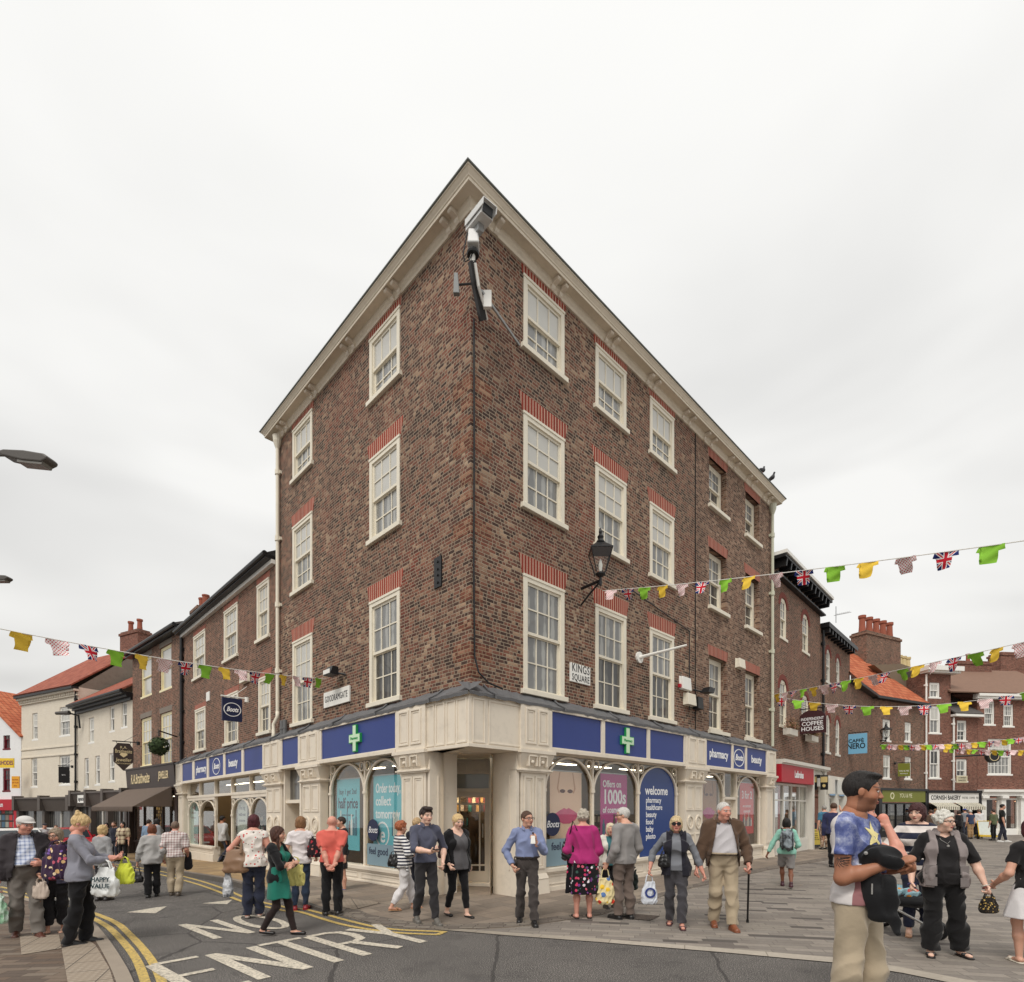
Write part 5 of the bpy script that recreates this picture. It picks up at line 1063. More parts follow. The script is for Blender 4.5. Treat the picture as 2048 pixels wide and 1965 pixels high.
def person(label, px, pyf, H, face, cat='person', group=None, sex='m', g=1., tone='fair', X=None,
           lean=0., feet=None, armL=None, armR=None, head=(0, 0), top=None, bottom=None, shoes=((40, 34, 32), 'shoe'), jacket=None, hair=None, glasses=None, age=0, belly=0., hcurl=.5, detail=1., skirt=None, hat=None, quick=False, dz=0.):
    """face: degrees, 0 looks at the camera, 90 to photo right. feet/arms in units of height, forward = -y, own left = +x."""
    base = X if X is not None else gpt(px, pyf, dz); d0 = math.hypot(base.x, base.y); h = min(.03, max(.0072, d0*.00115))/detail; S = H
    root = thing('person', label, cat, T(base.x, base.y, base.z, math.radians(face)), group); rid = abs(hash(label)) % 9999; rid = sum(ord(c)*(i+3) for i, c in enumerate(label)) % 9999
    f = sex == 'f'; sw = (.093 if f else .105)*(1+(g-1)*.3); hw = .047*(1+(g-1)*.4)
    # --- legs -----------------------------------------------------------------
    feet = feet or [(.055, .01, 0, 0), (-.055, -.01, 0, 0)]          # (x, y forward-, lift, toe angle)
    reach = max(math.hypot(ft[1], 0) for ft in feet); hz = .5325-min(.05, reach*reach*1.05)
    hip = np.array([0, 0, hz])*S; R0 = rotx(-math.radians(lean)); hips = [hip+np.array([sx*hw*S, 0, 0]) for sx in (1, -1)]
    legs = []
    for i, sx in enumerate((1, -1)):
        ft = feet[i]; ank = np.array([ft[0], ft[1], .043+ft[2]])*S; k, ank = ik(hips[i], ank, .247*S, .243*S, (sx*.08, -1, 0)); legs.append((hips[i], k, ank))
    up = lambda v: hip+R0 @ (np.array(v, float)*S-hip)               # trunk point (units of height) into the leaned frame
    fwd = np.eye(4); fwd[:3, :3] = R0; fwd[:3, 3] = hip-R0 @ hip; inv = np.linalg.inv(fwd)
    gw = 1+(g-1); z0 = hz-.53
    wa, ch = (.068, .079) if f else (.078, .088)
    rows = [(.470, .050, .036, .004), (.50, .086 if f else .077, .060, .004), (.54, .096 if f else .084, .064, .003), (.60, (wa+.008), .056, 0), (.64, wa, .052, -.002), (.70, ch*.98, .060, -.004), (.745, ch*1.05, .062, -.003), (.79, ch*1.02, .052, .004), (.815, .074, .040, .008), (.838, .045, .032, .010)]
    rows = [((z+z0)*S, w*S*gw, (d*gw+(belly*.055*math.exp(-((z-.61)/.075)**2)))*S, (o-belly*.035*math.exp(-((z-.61)/.08)**2))*S) for z, w, d, o in rows]
    sh = [up((sx*sw, .004, .800+z0)) for sx in (1, -1)]; nb = up((0, .010, .83+z0)); hc = up((0, -.018-.25*0, .928+z0))
    if age: hc = hc+R0 @ np.array([0, -.03*age*S, -.012*age*S])
    arms = []; defa = [(.142, -.02, .475), (-.142, -.02, .475)]
    for i, sx in enumerate((1, -1)):
        a = (armL, armR)[i] or {}; p = a.get('w', defa[i]); tgt = up((p[0], p[1], p[2]+z0)); pole = a.get('pole', (sx*.22, 1., -.15)); e, w = ik(sh[i], tgt, .178*S, .152*S, R0 @ np.array(pole, float))
        arms.append((sh[i], e, w, a.get('d'), a.get('palm', (-sx, -.2, 0)), a.get('curl', hcurl)))
    # --- skin body --------------------------------------------------------------
    pts = np.array([p for l in legs for p in l]+[p for a in arms for p in a[:3]]+[hc, hip]); lo = pts.min(0)-.13*S*gw-.03; hi = pts.max(0)+.13*S*gw+.03; lo[2] = -.03
    thin = .94; bh = h*(1.0 if quick else 1.0)
    V = Vol(lo, hi, bh)
    V.prof([(a, b*thin, c*thin, d) for a, b, c, d in rows], inv, .03*S)
    for i, (a, k, n_) in enumerate(legs):
        V.cone(a, k, .047*S*gw*thin, .031*S*thin, .018*S); V.cone(k, k*.6+n_*.4+np.array([0, .008*S, 0]), .031*S*thin, .032*S*thin, .02*S); V.cone(k*.6+n_*.4+np.array([0, .008*S, 0]), n_, .032*S*thin, .0185*S, .02*S)
        ta = math.radians(feet[i][3]); tv = np.array([math.sin(ta), -math.cos(ta), 0]); pit = -.012-min(.05, feet[i][2]*.35); V.cone(n_+np.array([0, .012*S, -.018*S]), n_+tv*.088*S+np.array([0, 0, (pit-.012)*S]), .021*S, .017*S, .02*S, ((0, 0, 1), .7))
    for a, e, w, *_ in arms:
        V.cone(a, e, (.0275 if f else .031)*S*(1+(gw-1)*.7), .0235*S*(1+(gw-1)*.5), .022*S); V.cone(e, e*.65+w*.35, .024*S*(1+(gw-1)*.4), .0245*S*(1+(gw-1)*.4), .015*S); V.cone(e*.65+w*.35, w, .0245*S*(1+(gw-1)*.4), .0155*S, .015*S)
    V.cone(nb, hc+np.array([0, .012*S, -.03*S]), .035*S*(.86 if f else 1.), .031*S*(.86 if f else 1.), .025*S)
    for sx in (1, -1): V.cone(up((sx*.018, .016, .852+z0)), up((sx*sw*.9, .010, .812+z0)), .02*S, .026*S, .03*S)
    if quick or d0 > 16:
        for i, (a, e, w, dd, pm, cu) in enumerate(arms): dv = nrm(dd if dd is not None else w-e); V.cone(w, w+dv*.075*S, .017*S, .013*S, .01)
    Vs, Qs = V.mesh(); parts = [(Vs, Qs)]; V.d[0] = V.d[-1] = .5
    if not (quick or d0 > 16):
        for i, (a, e, w, dd, pm, cu) in enumerate(arms):
            dv = nrm(R0 @ np.array(dd) if dd is not None else w-e); HV = Vol(w-.13*S, w+.13*S, max(.0026, h*.42)); HV.cone(w-dv*.03*S, w, .017*S, .0155*S, .01); add_hand(HV, w, dv, R0 @ np.array(pm, float), (1, -1)[i]*-1, S*(1.02 if not f else .93), cu); parts.append(HV.mesh())
    # --- head --------------------------------------------------------------------
    hs = .1345*S*(1.02 if S < 1.55 else 1.); yaw, tilt = math.radians(head[0]), math.radians(head[1]); HR = rotz(yaw) @ rotx(tilt); hh = max(.003, h*.5)
    K = lambda v: hc+HR @ (np.array(v, float)*hs); E = np.array([hs, hs, hs])
    B = Vol(hc-hs*.68, hc+hs*.68, hh); ee = lambda c, r, k=.06, cut=False: B.ell(K(c), np.array(r)*hs, k*hs, cut, HR)
    ee((0, .06, .12), (.335, .40, .375)); ee((0, -.10, -.14), (.262, .275, .36), .12); ee((0, -.25, -.395), (.105 if f else .13, .085, .085), .1)
    for sx in (1, -1):
        ee((sx*.19, -.20, -.12), (.11, .11, .12), .1); ee((sx*.15, -.335, .055), (.095, .05, .05), .04, True); ee((sx*.14, -.30, .035), (.062, .058, .055), .01)
        B.cone(K((sx*.05, -.345, .115)), K((sx*.22, -.285, .11)), .036*hs, .03*hs, .05*hs); ee((sx*.345, .06, -.03), (.03, .075, .115), .03); ee((sx*.045, -.405, -.115), (.032, .035, .03), .02)
    B.cone(K((0, -.345, .07)), K((0, -.445, -.095)), .032*hs, .048*hs, .05*hs)
    ee((0, -.365, -.232), (.105, .04, .024), .012); ee((0, -.36, -.272), (.09, .04, .027), .012)
    B.cone(K((0, .08, -.15)), K((0, .08, -.40)), .22*hs*(.9 if f else 1.05), .24*hs*(.9 if f else 1.05), .1*hs)
    hv, hq = B.mesh(); parts.append((hv, hq)); o = 0; VV, QQ = [], []
    for v, q in parts: VV.append(v); QQ.append(q+o); o += len(v)
    VV = np.concatenate(VV); QQ = np.concatenate(QQ); sk = np.array(srgb(SK[tone])[:3]); col = np.tile(sk, (len(VV), 1)); col = np.concatenate([col, np.ones((len(VV), 1))], 1)
    loc = (HR.T @ ((VV-hc).T)).T/hs; x, y, z = np.abs(loc[:, 0]), loc[:, 1], loc[:, 2]; fr = (y < -.15) & (np.abs(z) < .6) & (np.abs(loc[:, 0]) < .5)
    hcR = np.array(srgb((hair or {}).get('rgb', (70, 50, 40)))[:3])
    def dab(m, c, a=1.): col[m, :3] = col[m, :3]*(1-a)+np.array(c)*a
    dab(fr & (((x)/.11)**2+((z+.25)/.05)**2 < 1), srgb((176, 84, 84) if f else (164, 96, 84))[:3], .8); dab(fr & (x < .09) & (np.abs(z+.252) < .008+hh/hs*.3), srgb(90, 36, 34)[:3], .8)
    dab(fr & (((x-.145)/.13)**2+((z-.135)/(.022+hh/hs*.25))**2 < 1), hcR*.6, .75)
    ey = fr & (((x-.14)/.062)**2+((z-.035)/.034)**2 < 1); dab(ey, (.62, .6, .58)); dab(ey & ((x-.14)**2+(z-.035)**2 < .033**2), (.035, .025, .02)); dab(fr & (((x-.14)/.08)**2+((z-.035)/.05)**2 < 1) & ~ey, hcR*.35+sk*.25, .7 if f else .5)
    dab(fr & (((x-.2)/.1)**2+((z+.12)/.1)**2 < 1), sk*np.array([1.08, .8, .78]), .5)
    if age > .5: dab(fr & (np.abs(x-.16) < .02) & (z < -.12) & (z > -.3), sk*.6, .4)
    if (hair or {}).get('stubble'): dab((y < .1) & (z < -.16) & (z > -.55) & (np.abs(loc[:, 0]) < .4) & ~((x < .10) & (np.abs(z+.25) < .05)), np.array(srgb(70, 54, 46)[:3]), hair['stubble'])
    np_mesh('body', VV, QQ, SKIN, root, col=col)
    # --- hair ----------------------------------------------------------------------
    if hair and hair.get('style') != 'bald':
        st = hair['style']; hm = hair_mat(hair['key'], hair['rgb'], hair.get('rgb2')); W_ = Vol(hc-hs*(1.5 if st in ('long', 'pony', 'bob', 'up') else .85), hc+hs*(1.0), max(.0035, h*.55)); he = lambda c, r, k=.08, cut=False: W_.ell(K(c), np.array(r)*hs, k*hs, cut, HR)
        th = hair.get('th', .03 if st in ('short', 'crop', 'thin') else .06); he((0, .075, .13), (.335+th, .405+th, .385+th))
        if st in ('short', 'crop', 'quiff', 'thin', 'curly'):
            he((0, -.37, -.12), (.56, .335, hair.get('line', .41)), .03, True); he((0, -.2, -.62), (.6, .62, .46), .03, True)
            for sx in (1, -1): he((sx*.40, -.02, -.12), (.16, .13, .20), .02, True)
            if st == 'crop': he((0, -.10, .435), (.28, .30, .10))
            if st == 'quiff': he((0, -.27, .45), (.24, .17, .12)); he((.1, -.15, .5), (.2, .2, .09)); he((-.12, -.05, .5), (.2, .22, .09))
            if st == 'curly':
                gg = np.random.default_rng(rid)
                for _ in range(46):
                    v = nrm(gg.normal(size=3)); 
                    if v[1] < -.55 and v[2] < .55 or v[2] < -.45: continue
                    he(np.array([0, .075, .13])+v*np.array([.37, .43, .42]), (.1, .1, .1), .03)
                he((0, -.36, -.12), (.30, .26, .38), .03, True)
        else:
            if st == 'bob': he((0, .08, -.12), (.42, .40, .42)); he((0, -.36, -.18), (.285, .36, .46), .03, True); he((0, -.1, -.85), (.6, .7, .36), .03, True)
            elif st == 'fringe': he((0, .08, -.10), (.43, .41, .46)); he((0, -.40, -.20), (.30, .34, .38), .03, True); he((0, -.1, -.95), (.6, .7, .36), .03, True)
            elif st == 'long':
                he((0, .12, -.10), (.40, .38, .45)); W_.cone(K((0, .22, -.1)), K((0, .24, -1.25)), .36*hs, .20*hs, .1*hs, (HR @ np.array([0, 1, 0]), .6))
                for sx in (1, -1): W_.cone(K((sx*.33, .0, -.1)), K((sx*.34, -.12, -1.15)), .11*hs, .09*hs, .1*hs)
                he((0, -.38, -.2), (.28, .36, .48), .03, True)
            elif st in ('pony', 'up'):
                he((0, -.36, -.16), (.33, .34, .44), .03, True); he((0, -.1, -.68), (.6, .6, .46), .03, True)
                for sx in (1, -1): he((sx*.37, -.0, -.10), (.09, .12, .18), .02, True)
                if st == 'pony': W_.cone(K((0, .46, .28)), K((.0, .62, -.05)), .13*hs, .12*hs, .05*hs); W_.cone(K((0, .62, -.05)), K((.02, .56, -.6)), .12*hs, .04*hs, .05*hs)
                else:
                    gg = np.random.default_rng(rid)
                    for _ in range(12): he((gg.uniform(-.2, .2), gg.uniform(.25, .5), gg.uniform(.1, .5)), (.11, .11, .11), .05)
        W_.wrinkle(min(.03, th*.22)*hs*hair.get('rough', 1.), 26./hs, rid, (1, 1, .45))
        v, q = W_.mesh(); np_mesh('hair', v, q, hm, root)
    if hat:
        W_ = Vol(hc-hs*.9, hc+hs*.9, max(.004, h*.55)); he = lambda c, r, k=.05, cut=False: W_.ell(K(c), np.array(r)*hs, k*hs, cut, HR); he((0, .03, .27), (.41, .48, .30)); he((0, -.36, .22), (.30, .26, .05)); he((0, .02, -.02), (.8, .9, .2), .02, True); v, q = W_.mesh(); np_mesh('cap', v, q, cloth(*hat), root)
    if glasses:
        m = MB(); dk = glasses == 'sun'
        for sx in (1, -1):
            ring = [K((sx*.15+.125*math.cos(a), -.41, .03+(.10 if dk else .085)*math.sin(a))) for a in np.linspace(0, 2*PI, 14)[:-1]]
            m.tube([tuple(p) for p in ring], .0022 if not dk else .006, 5, 0, True); m.tube([tuple(K((sx*.27, -.40, .05))), tuple(K((sx*.35, .05, .04)))], .004, 5)
            if dk: m.add([tuple(p) for p in ring], [tuple(range(13))]); m.add([tuple(K((sx*.15+.125*math.cos(a), -.415, .03+.10*math.sin(a)))) for a in np.linspace(0, 2*PI, 14)[:-1]], [tuple(range(13))])
        m.tube([tuple(K((-.03, -.42, .05))), tuple(K((.03, -.42, .05)))], .004, 5); m.build('glasses', BLACK, root)
    # --- garments ---------------------------------------------------------------------
    def legwear(spec, name='trousers'):
        mat, o = spec['mat'], spec.get('ease', .006)*S; end = spec.get('end', .97); fl = spec.get('flare', 1.); W_ = Vol.like(V, -.03, (.66+z0)*S+.08); W_.prof([(r[0], r[1], r[2], r[3]) for r in rows if r[0] < (.66+z0)*S], inv, .02*S, add=o*.6)
        for a, k, n_ in legs:
            c = k*.6+n_*.4+np.array([0, .008*S, 0])
            if end <= .5: e = a+(k-a)*end*2; W_.cone(a, e, .051*S*gw+o, (.05-.018*end*2)*S*gw+o*1.6, .025*S)
            else:
                b = k+(n_-k)*(end-.5)*2; W_.cone(a, k, .047*S*gw+o, .032*S+o, .018*S); W_.cone(k, c, .033*S+o, .031*S*fl+o, .02*S)
                if end > .7: W_.cone(c, b, .031*S*fl+o, (.026*fl)*S+o, .02*S)
        W_.wrinkle(min(.0065, spec.get('wr', .006))*S, 50/S, rid, (1, 1, .75))
        own = W_.d.copy(); W_.over(V, o*.55+.002)
        if end > .5:                                     # trim at the cuffs
            ax3 = [(W_.lo[q]+W_.h*np.arange(W_.n[q])).astype(np.float32) for q in range(3)]; cutd = np.full(W_.d.shape, -1., np.float32); kz = max(0, int((.30*S-W_.lo[2])/W_.h)); best = None
            sd_ = []
            for a, k, n_ in legs:
                v = nrm(n_-k); b = k+(n_-k)*(end-.5)*2; pl = (ax3[0][:, None, None]-b[0])*v[0]+(ax3[1][None, :, None]-b[1])*v[1]+(ax3[2][None, None, :]-b[2])*v[2]; t = np.clip(((ax3[0][:, None, None]-k[0])*v[0]+(ax3[1][None, :, None]-k[1])*v[1]+(ax3[2][None, None, :]-k[2])*v[2]), 0, np.linalg.norm(n_-k)+.1)
                sd_.append((pl, (ax3[0][:, None, None]-k[0]-t*v[0])**2+(ax3[1][None, :, None]-k[1]-t*v[1])**2+(ax3[2][None, None, :]-k[2]-t*v[2])**2))
            W_.d = np.maximum(W_.d, np.where(sd_[0][1] < sd_[1][1], sd_[0][0], sd_[1][0])).astype(np.float32)
        else:
            ax3 = [(W_.lo[q]+W_.h*np.arange(W_.n[q])).astype(np.float32) for q in range(3)]; sd_ = []
            for a, k, n_ in legs:
                v = nrm(k-a); b = a+(k-a)*end*2; pl = (ax3[0][:, None, None]-b[0])*v[0]+(ax3[1][None, :, None]-b[1])*v[1]+(ax3[2][None, None, :]-b[2])*v[2]; t = np.clip(((ax3[0][:, None, None]-a[0])*v[0]+(ax3[1][None, :, None]-a[1])*v[1]+(ax3[2][None, None, :]-a[2])*v[2]), 0, 1)
                sd_.append((pl, (ax3[0][:, None, None]-a[0]-t*v[0])**2+(ax3[1][None, :, None]-a[1]-t*v[1])**2))
            W_.d = np.maximum(W_.d, np.where(sd_[0][1] < sd_[1][1], sd_[0][0], sd_[1][0])).astype(np.float32)
        zc = spec.get('waist', .60 if tuck or not top else .57)+z0; Rp = up((0, 0, zc)); nn = R0 @ np.array([0, 0, 1.])
        X_ = W_.lo[0]+W_.h*np.arange(W_.n[0]); Y_ = W_.lo[1]+W_.h*np.arange(W_.n[1]); Z_ = W_.lo[2]+W_.h*np.arange(W_.n[2])
        W_.d = np.maximum(W_.d, ((X_[:, None, None]-Rp[0])*nn[0]+(Y_[None, :, None]-Rp[1])*nn[1]+(Z_[None, None, :]-Rp[2])*nn[2]).astype(np.float32)); W_.wear(V); v, q = W_.mesh(); return np_mesh(name, v, q, mat, root)
    def upper(spec, name, ease, wr):
        mat = spec['mat']; o = spec.get('ease', ease)*S; hem, neck = spec.get('hem', .50), spec.get('neck', .842); hem = .594 if spec.get('tuck') else hem; W_ = Vol.like(V, min([(hem+z0)*S]+[p[2] for a in arms for p in a[:3]])-.10, max((.9+z0)*S, max(p[2] for a in arms for p in a[:3])+.1)); bl = spec.get('loose', .005 if f else .009)*S
        rr = [(z, w+bl*max(0, min(1, (.74-z/S+z0)/.15)), d+bl*max(0, min(1, (.74-z/S+z0)/.15)), q) for z, w, d, q in rows]; rr = [(rr[0][0], rr[1][1], rr[1][2], rr[1][3])]+rr[1:]
        if hem < .46: rr = [((hem-.02+z0)*S, rr[1][1]*1.04, rr[1][2]*1.06, rr[1][3])]+rr
        W_.prof(rr, inv, .03*S, add=o)
        if f: 
            for sx in (1, -1): W_.ell(up((sx*.042, -.052, .722+z0)), np.array([.046, .04, .044])*S*(1+(gw-1)*.8)+o, .03*S)
        for sx in (1, -1): W_.cone(up((sx*.02, .012, .838+z0)), up((sx*sw*.9, .008, .810+z0)), .018*S+o, .025*S+o, .025*S)
        if hem < .56:
            for a, k, n_ in legs: W_.cone(a, a+(k-a)*min(1., max(.05, (.56-hem)*4)), .048*S*gw+o*1.1, .047*S*gw+o*1.25, .025*S)
        sl = spec.get('sleeve', .45)
        for a, e, w, *_ in arms:
            gA = (1+(gw-1)*.7)
            if sl > 0:
                if sl <= .5: b = a+(e-a)*sl*2; W_.cone(a, b, (.028 if f else .032)*S*gA+o, .029*S*gA+o*1.25, .022*S)
                else: b = e+(w-e)*(sl-.5)*2; W_.cone(a, e, (.027 if f else .031)*S*gA+o*.9, .0245*S*gA+o*.9, .022*S); W_.cone(e, b, .0245*S*gA+o*.9, .0175*S+o*.9, .015*S)
        W_.wrinkle(min(.0068, spec.get('wr', wr))*S, 44/S, rid+5, (1, 1, .8)); W_.over(V, o*.5+.002, .035)
        X_ = (W_.lo[0]+W_.h*np.arange(W_.n[0])).astype(np.float32)[:, None, None]; Y_ = (W_.lo[1]+W_.h*np.arange(W_.n[1])).astype(np.float32)[None, :, None]; Z_ = (W_.lo[2]+W_.h*np.arange(W_.n[2])).astype(np.float32)[None, None, :]
        I = inv.astype(np.float32); lx = I[0, 0]*X_+I[0, 1]*Y_+I[0, 2]*Z_+I[0, 3]; ly = I[1, 0]*X_+I[1, 1]*Y_+I[1, 2]*Z_+I[1, 3]; lz = I[2, 0]*X_+I[2, 1]*Y_+I[2, 2]*Z_+I[2, 3]
        near = (np.abs(lx) < (ch+.03)*S*gw) ; trunk = np.where(near, (hem+z0)*S-lz, -1.)                # hem cut only through the trunk
        armmask = np.full(W_.d.shape, False)
        for a, e, w, *_ in arms:
            for p, q in ((a, e), (e, w)):
                dv = q-p; t = np.clip(((X_-p[0])*dv[0]+(Y_-p[1])*dv[1]+(Z_-p[2])*dv[2])/max(dv@dv, 1e-9), 0, 1); armmask |= ((X_-p[0]-t*dv[0])**2+(Y_-p[1]-t*dv[1])**2+(Z_-p[2]-t*dv[2])**2) < (.04*S*(1+(gw-1)*.7)+o)**2
        W_.d = np.maximum(W_.d, np.where(armmask, -1., trunk)).astype(np.float32)
        for a, e, w, *_ in arms:                                                                        # cuffs
            p, q = (a, e) if sl <= .5 else (e, w); fr_ = sl*2 if sl <= .5 else (sl-.5)*2; v = nrm(q-p); b = p+(q-p)*fr_; pl = (X_-b[0])*v[0]+(Y_-b[1])*v[1]+(Z_-b[2])*v[2]
            seg = []
            for c0, c1 in (((a, e), (e, w)) if sl <= .5 else ((e, w+(w-e)*.4),)):
                dv = c1-c0; t = np.clip(((X_-c0[0])*dv[0]+(Y_-c0[1])*dv[1]+(Z_-c0[2])*dv[2])/max(dv@dv, 1e-9), 0, 1); seg.append(((X_-c0[0]-t*dv[0])**2+(Y_-c0[1]-t*dv[1])**2+(Z_-c0[2]-t*dv[2])**2) < (.046*S*(1+(gw-1)*.6)+o)**2)
            mk = seg[0] if len(seg) == 1 else (seg[0] | seg[1])
            if sl <= .5: mk = mk & ~((np.abs(lx) < (sw-.012)*S) & (((X_-b[0])*v[0]+(Y_-b[1])*v[1]+(Z_-b[2])*v[2]) < .2*S) & (seg[1] == False))
            if sl <= 0: mk = mk & (np.abs(lx) > (sw-.02)*S); pl = np.abs(lx)-(sw-.014)*S
            W_.d = np.maximum(W_.d, np.where(mk & (np.abs(lx) > (sw-.02)*S if sl < .5 else mk), pl, -1.)).astype(np.float32)
        nx = spec.get('neckw', .05)*S; dpt = spec.get('neckd', .0)*S                                     # neckline scoop
        W_.d = np.maximum(W_.d, np.minimum(np.minimum(nx-np.abs(lx)*1., lz-(neck+z0)*S+dpt*(1-np.abs(lx)/max(nx, 1e-6))), .02-(ly-.03*S)))
        W_.d = np.maximum(W_.d, np.where(np.abs(lx) < .07*S, lz-(.853+z0)*S, -1)).astype(np.float32)
        keep = W_.d.copy(); 
        op = spec.get('open')
        if op:                                                                                          # an open front: bottom gap, top gap
            gap = (op[0]+(op[1]-op[0])*np.clip((lz/S-z0-.5)/.33, 0, 1))*S
            W_.d = np.maximum(W_.d, np.where(armmask & (np.abs(lx) > .06*S), -1., np.minimum(gap-np.abs(lx-(op[2]*S if len(op) > 2 else 0)), -ly-.012*S))).astype(np.float32)
        W_.wear(V); v, q = W_.mesh(); return np_mesh(name, v, q, mat, root)
    if skirt:
        zt, zb = skirt.get('waist', .62)+z0, skirt['hem']; W_ = Vol.like(V, zb*S-.05, zt*S+.06); fl = skirt.get('flare', 1.2); r0 = .098*gw; kx = sum(l[1][1] for l in legs)/2/S
        rr = [(zb*S, r0*fl*S+abs(legs[0][1][1]-legs[1][1][1])*.2, .070*gw*fl*S+abs(legs[0][1][1]-legs[1][1][1])*.38, kx*S*.5), ((.54+z0)*S, r0*1.03*S, .070*gw*S, .0), (zt*S, (wa+.012)*gw*S, .058*gw*S, 0)]
        if belly: rr[1] = (rr[1][0], rr[1][1], rr[1][2]+.02*belly*S, rr[1][3])
        W_.prof(rr, inv if zb > .4 else np.eye(4), 0., add=.004*S, ex=2.); W_.wrinkle(skirt.get('wr', .012)*S, 40/S, rid, (1, 1, .12)); W_.over(V, .004, .03); W_.d = np.maximum(W_.d, np.maximum(zb*S-(W_.lo[2]+W_.h*np.arange(W_.n[2])), (W_.lo[2]+W_.h*np.arange(W_.n[2]))-zt*S)[None, None, :]).astype(np.float32); v, q = W_.mesh(); np_mesh('skirt', v, q, skirt['mat'], root)
    def collar(spec, kk=1., nm='collar'):
        m = MB(); n_ = 18; rr_ = []
        for i in range(n_+1):
            q = math.radians(-90+28+(304)*i/n_); c, s_ = math.cos(q), math.sin(q); dip = .018*max(0, -s_)**3
            rr_.append([tuple(up((c*r*kk, .006+s_*r*.92*kk, z-dip*1.3+z0))) for r, z in ((.037, .868), (.041, .872), (.055, .846), (.058, .838))])
        for p, q in zip(rr_, rr_[1:]): m.add(p+q, [(j, j+4, j+5, j+1) for j in range(3)])
        o = m.build(nm, spec['mat'], root, smooth=True); o.modifiers.new('s', 'SOLIDIFY').thickness = .004
    def belt(rgb=(40, 30, 26)):
        z = .590; w_, d_, o_ = (np.interp((z+z0)*S, [r[0] for r in rows], [r[i] for r in rows]) for i in (1, 2, 3)); m = MB(); L_ = []
        for i in range(28):
            q = 2*PI*i/28; L_.append([tuple(hip+R0 @ (np.array([math.copysign(abs(math.cos(q))**.9, math.cos(q))*(w_+.015*S), o_+math.copysign(abs(math.sin(q))**.9, math.sin(q))*(d_+.015*S), (z+dz_+z0)*S])-hip)) for dz_ in (-.010, .010)])
        for i in range(28): a_, b_ = L_[i], L_[(i+1) % 28]; m.quad(a_[0], b_[0], b_[1], a_[1])
        m.build('belt', LEA('belt', rgb), root)
    tuck = top and top.get('tuck')
    if bottom and not tuck: legwear(bottom, bottom.get('name', 'trousers'))
    if top: upper(top, top.get('name', 'shirt'), .005, .007)
    if bottom and tuck: legwear(bottom, bottom.get('name', 'trousers')); belt()
    if top and top.get('collar'): collar(top)
    if jacket and jacket.get('collar'): collar(jacket, 1.22, 'jacket_collar')
    if jacket: upper(jacket, jacket.get('name', 'jacket'), .013, .010)
    if shoes:
        sm = LEA('%d_%d_%d' % shoes[0], shoes[0]) ; kind = shoes[1]
        for i, (a, k, n_) in enumerate(legs):
            ta = math.radians(feet[i][3]); tv = np.array([math.sin(ta), -math.cos(ta), 0]); lift = feet[i][2]*S; pit = min(.05, feet[i][2]*.35); W_ = Vol(n_-.17*S, n_+.17*S, max(.004, h*.6)); heel = n_+np.array([0, 0, -.024*S])-tv*.012*S; toe = n_+tv*.092*S+np.array([0, 0, (-.028-pit)*S])
            if kind == 'sandal': W_.cone(heel+np.array([0, 0, -.012*S]), toe+np.array([0, 0, -.008*S]), .024*S, .026*S, .01, ((0, 0, 1), .28)); W_.cone(n_+tv*.06*S+np.array([.02*S, 0, -.02*S]), n_+tv*.06*S+np.array([-.02*S, 0, -.02*S]), .012*S, .012*S, .006)
            elif kind == 'pump': W_.cone(heel, toe, .0225*S, .0215*S, .01, ((0, 0, 1), .75)); W_.ell(n_+tv*.028*S+np.array([0, 0, .012*S]), np.array([.022, .04, .026])*S, .005, True)
            else:
                W_.cone(heel, toe, .0265*S, .0235*S, .012, ((0, 0, 1), .9)); W_.cone(n_+np.array([0, 0, .012*S if kind == 'boot' else 0]), n_+tv*.05*S+np.array([0, 0, -.016*S]), .025*S, .022*S, .015); W_.cone(heel+np.array([0, 0, -.014*S]), toe+np.array([0, 0, -.008*S]), .028*S, .026*S, .004, ((0, 0, 1), .3))
            zz = W_.lo[2]+W_.h*np.arange(W_.n[2]); W_.d = np.maximum(W_.d, (lift*.6+.001-zz)[None, None, :]).astype(np.float32); v, q = W_.mesh(); np_mesh('shoe', v, q, sm, root)
    Mw = np.array(WM[root]); wd = lambda p: Vector((Mw @ np.array([*p, 1]))[:3])
    return {'root': root, 'hands': [wd(a[2]+nrm(a[3] if a[3] is not None else a[2]-a[1])*.05*S) for a in arms], 'shoulders': [wd(p) for p in sh], 'hip': wd(hip), 'head': wd(hc), 'elbows': [wd(a[1]) for a in arms], 'S': S, 'M': WM[root], 'K': K, 'up': up, 'z0': z0}
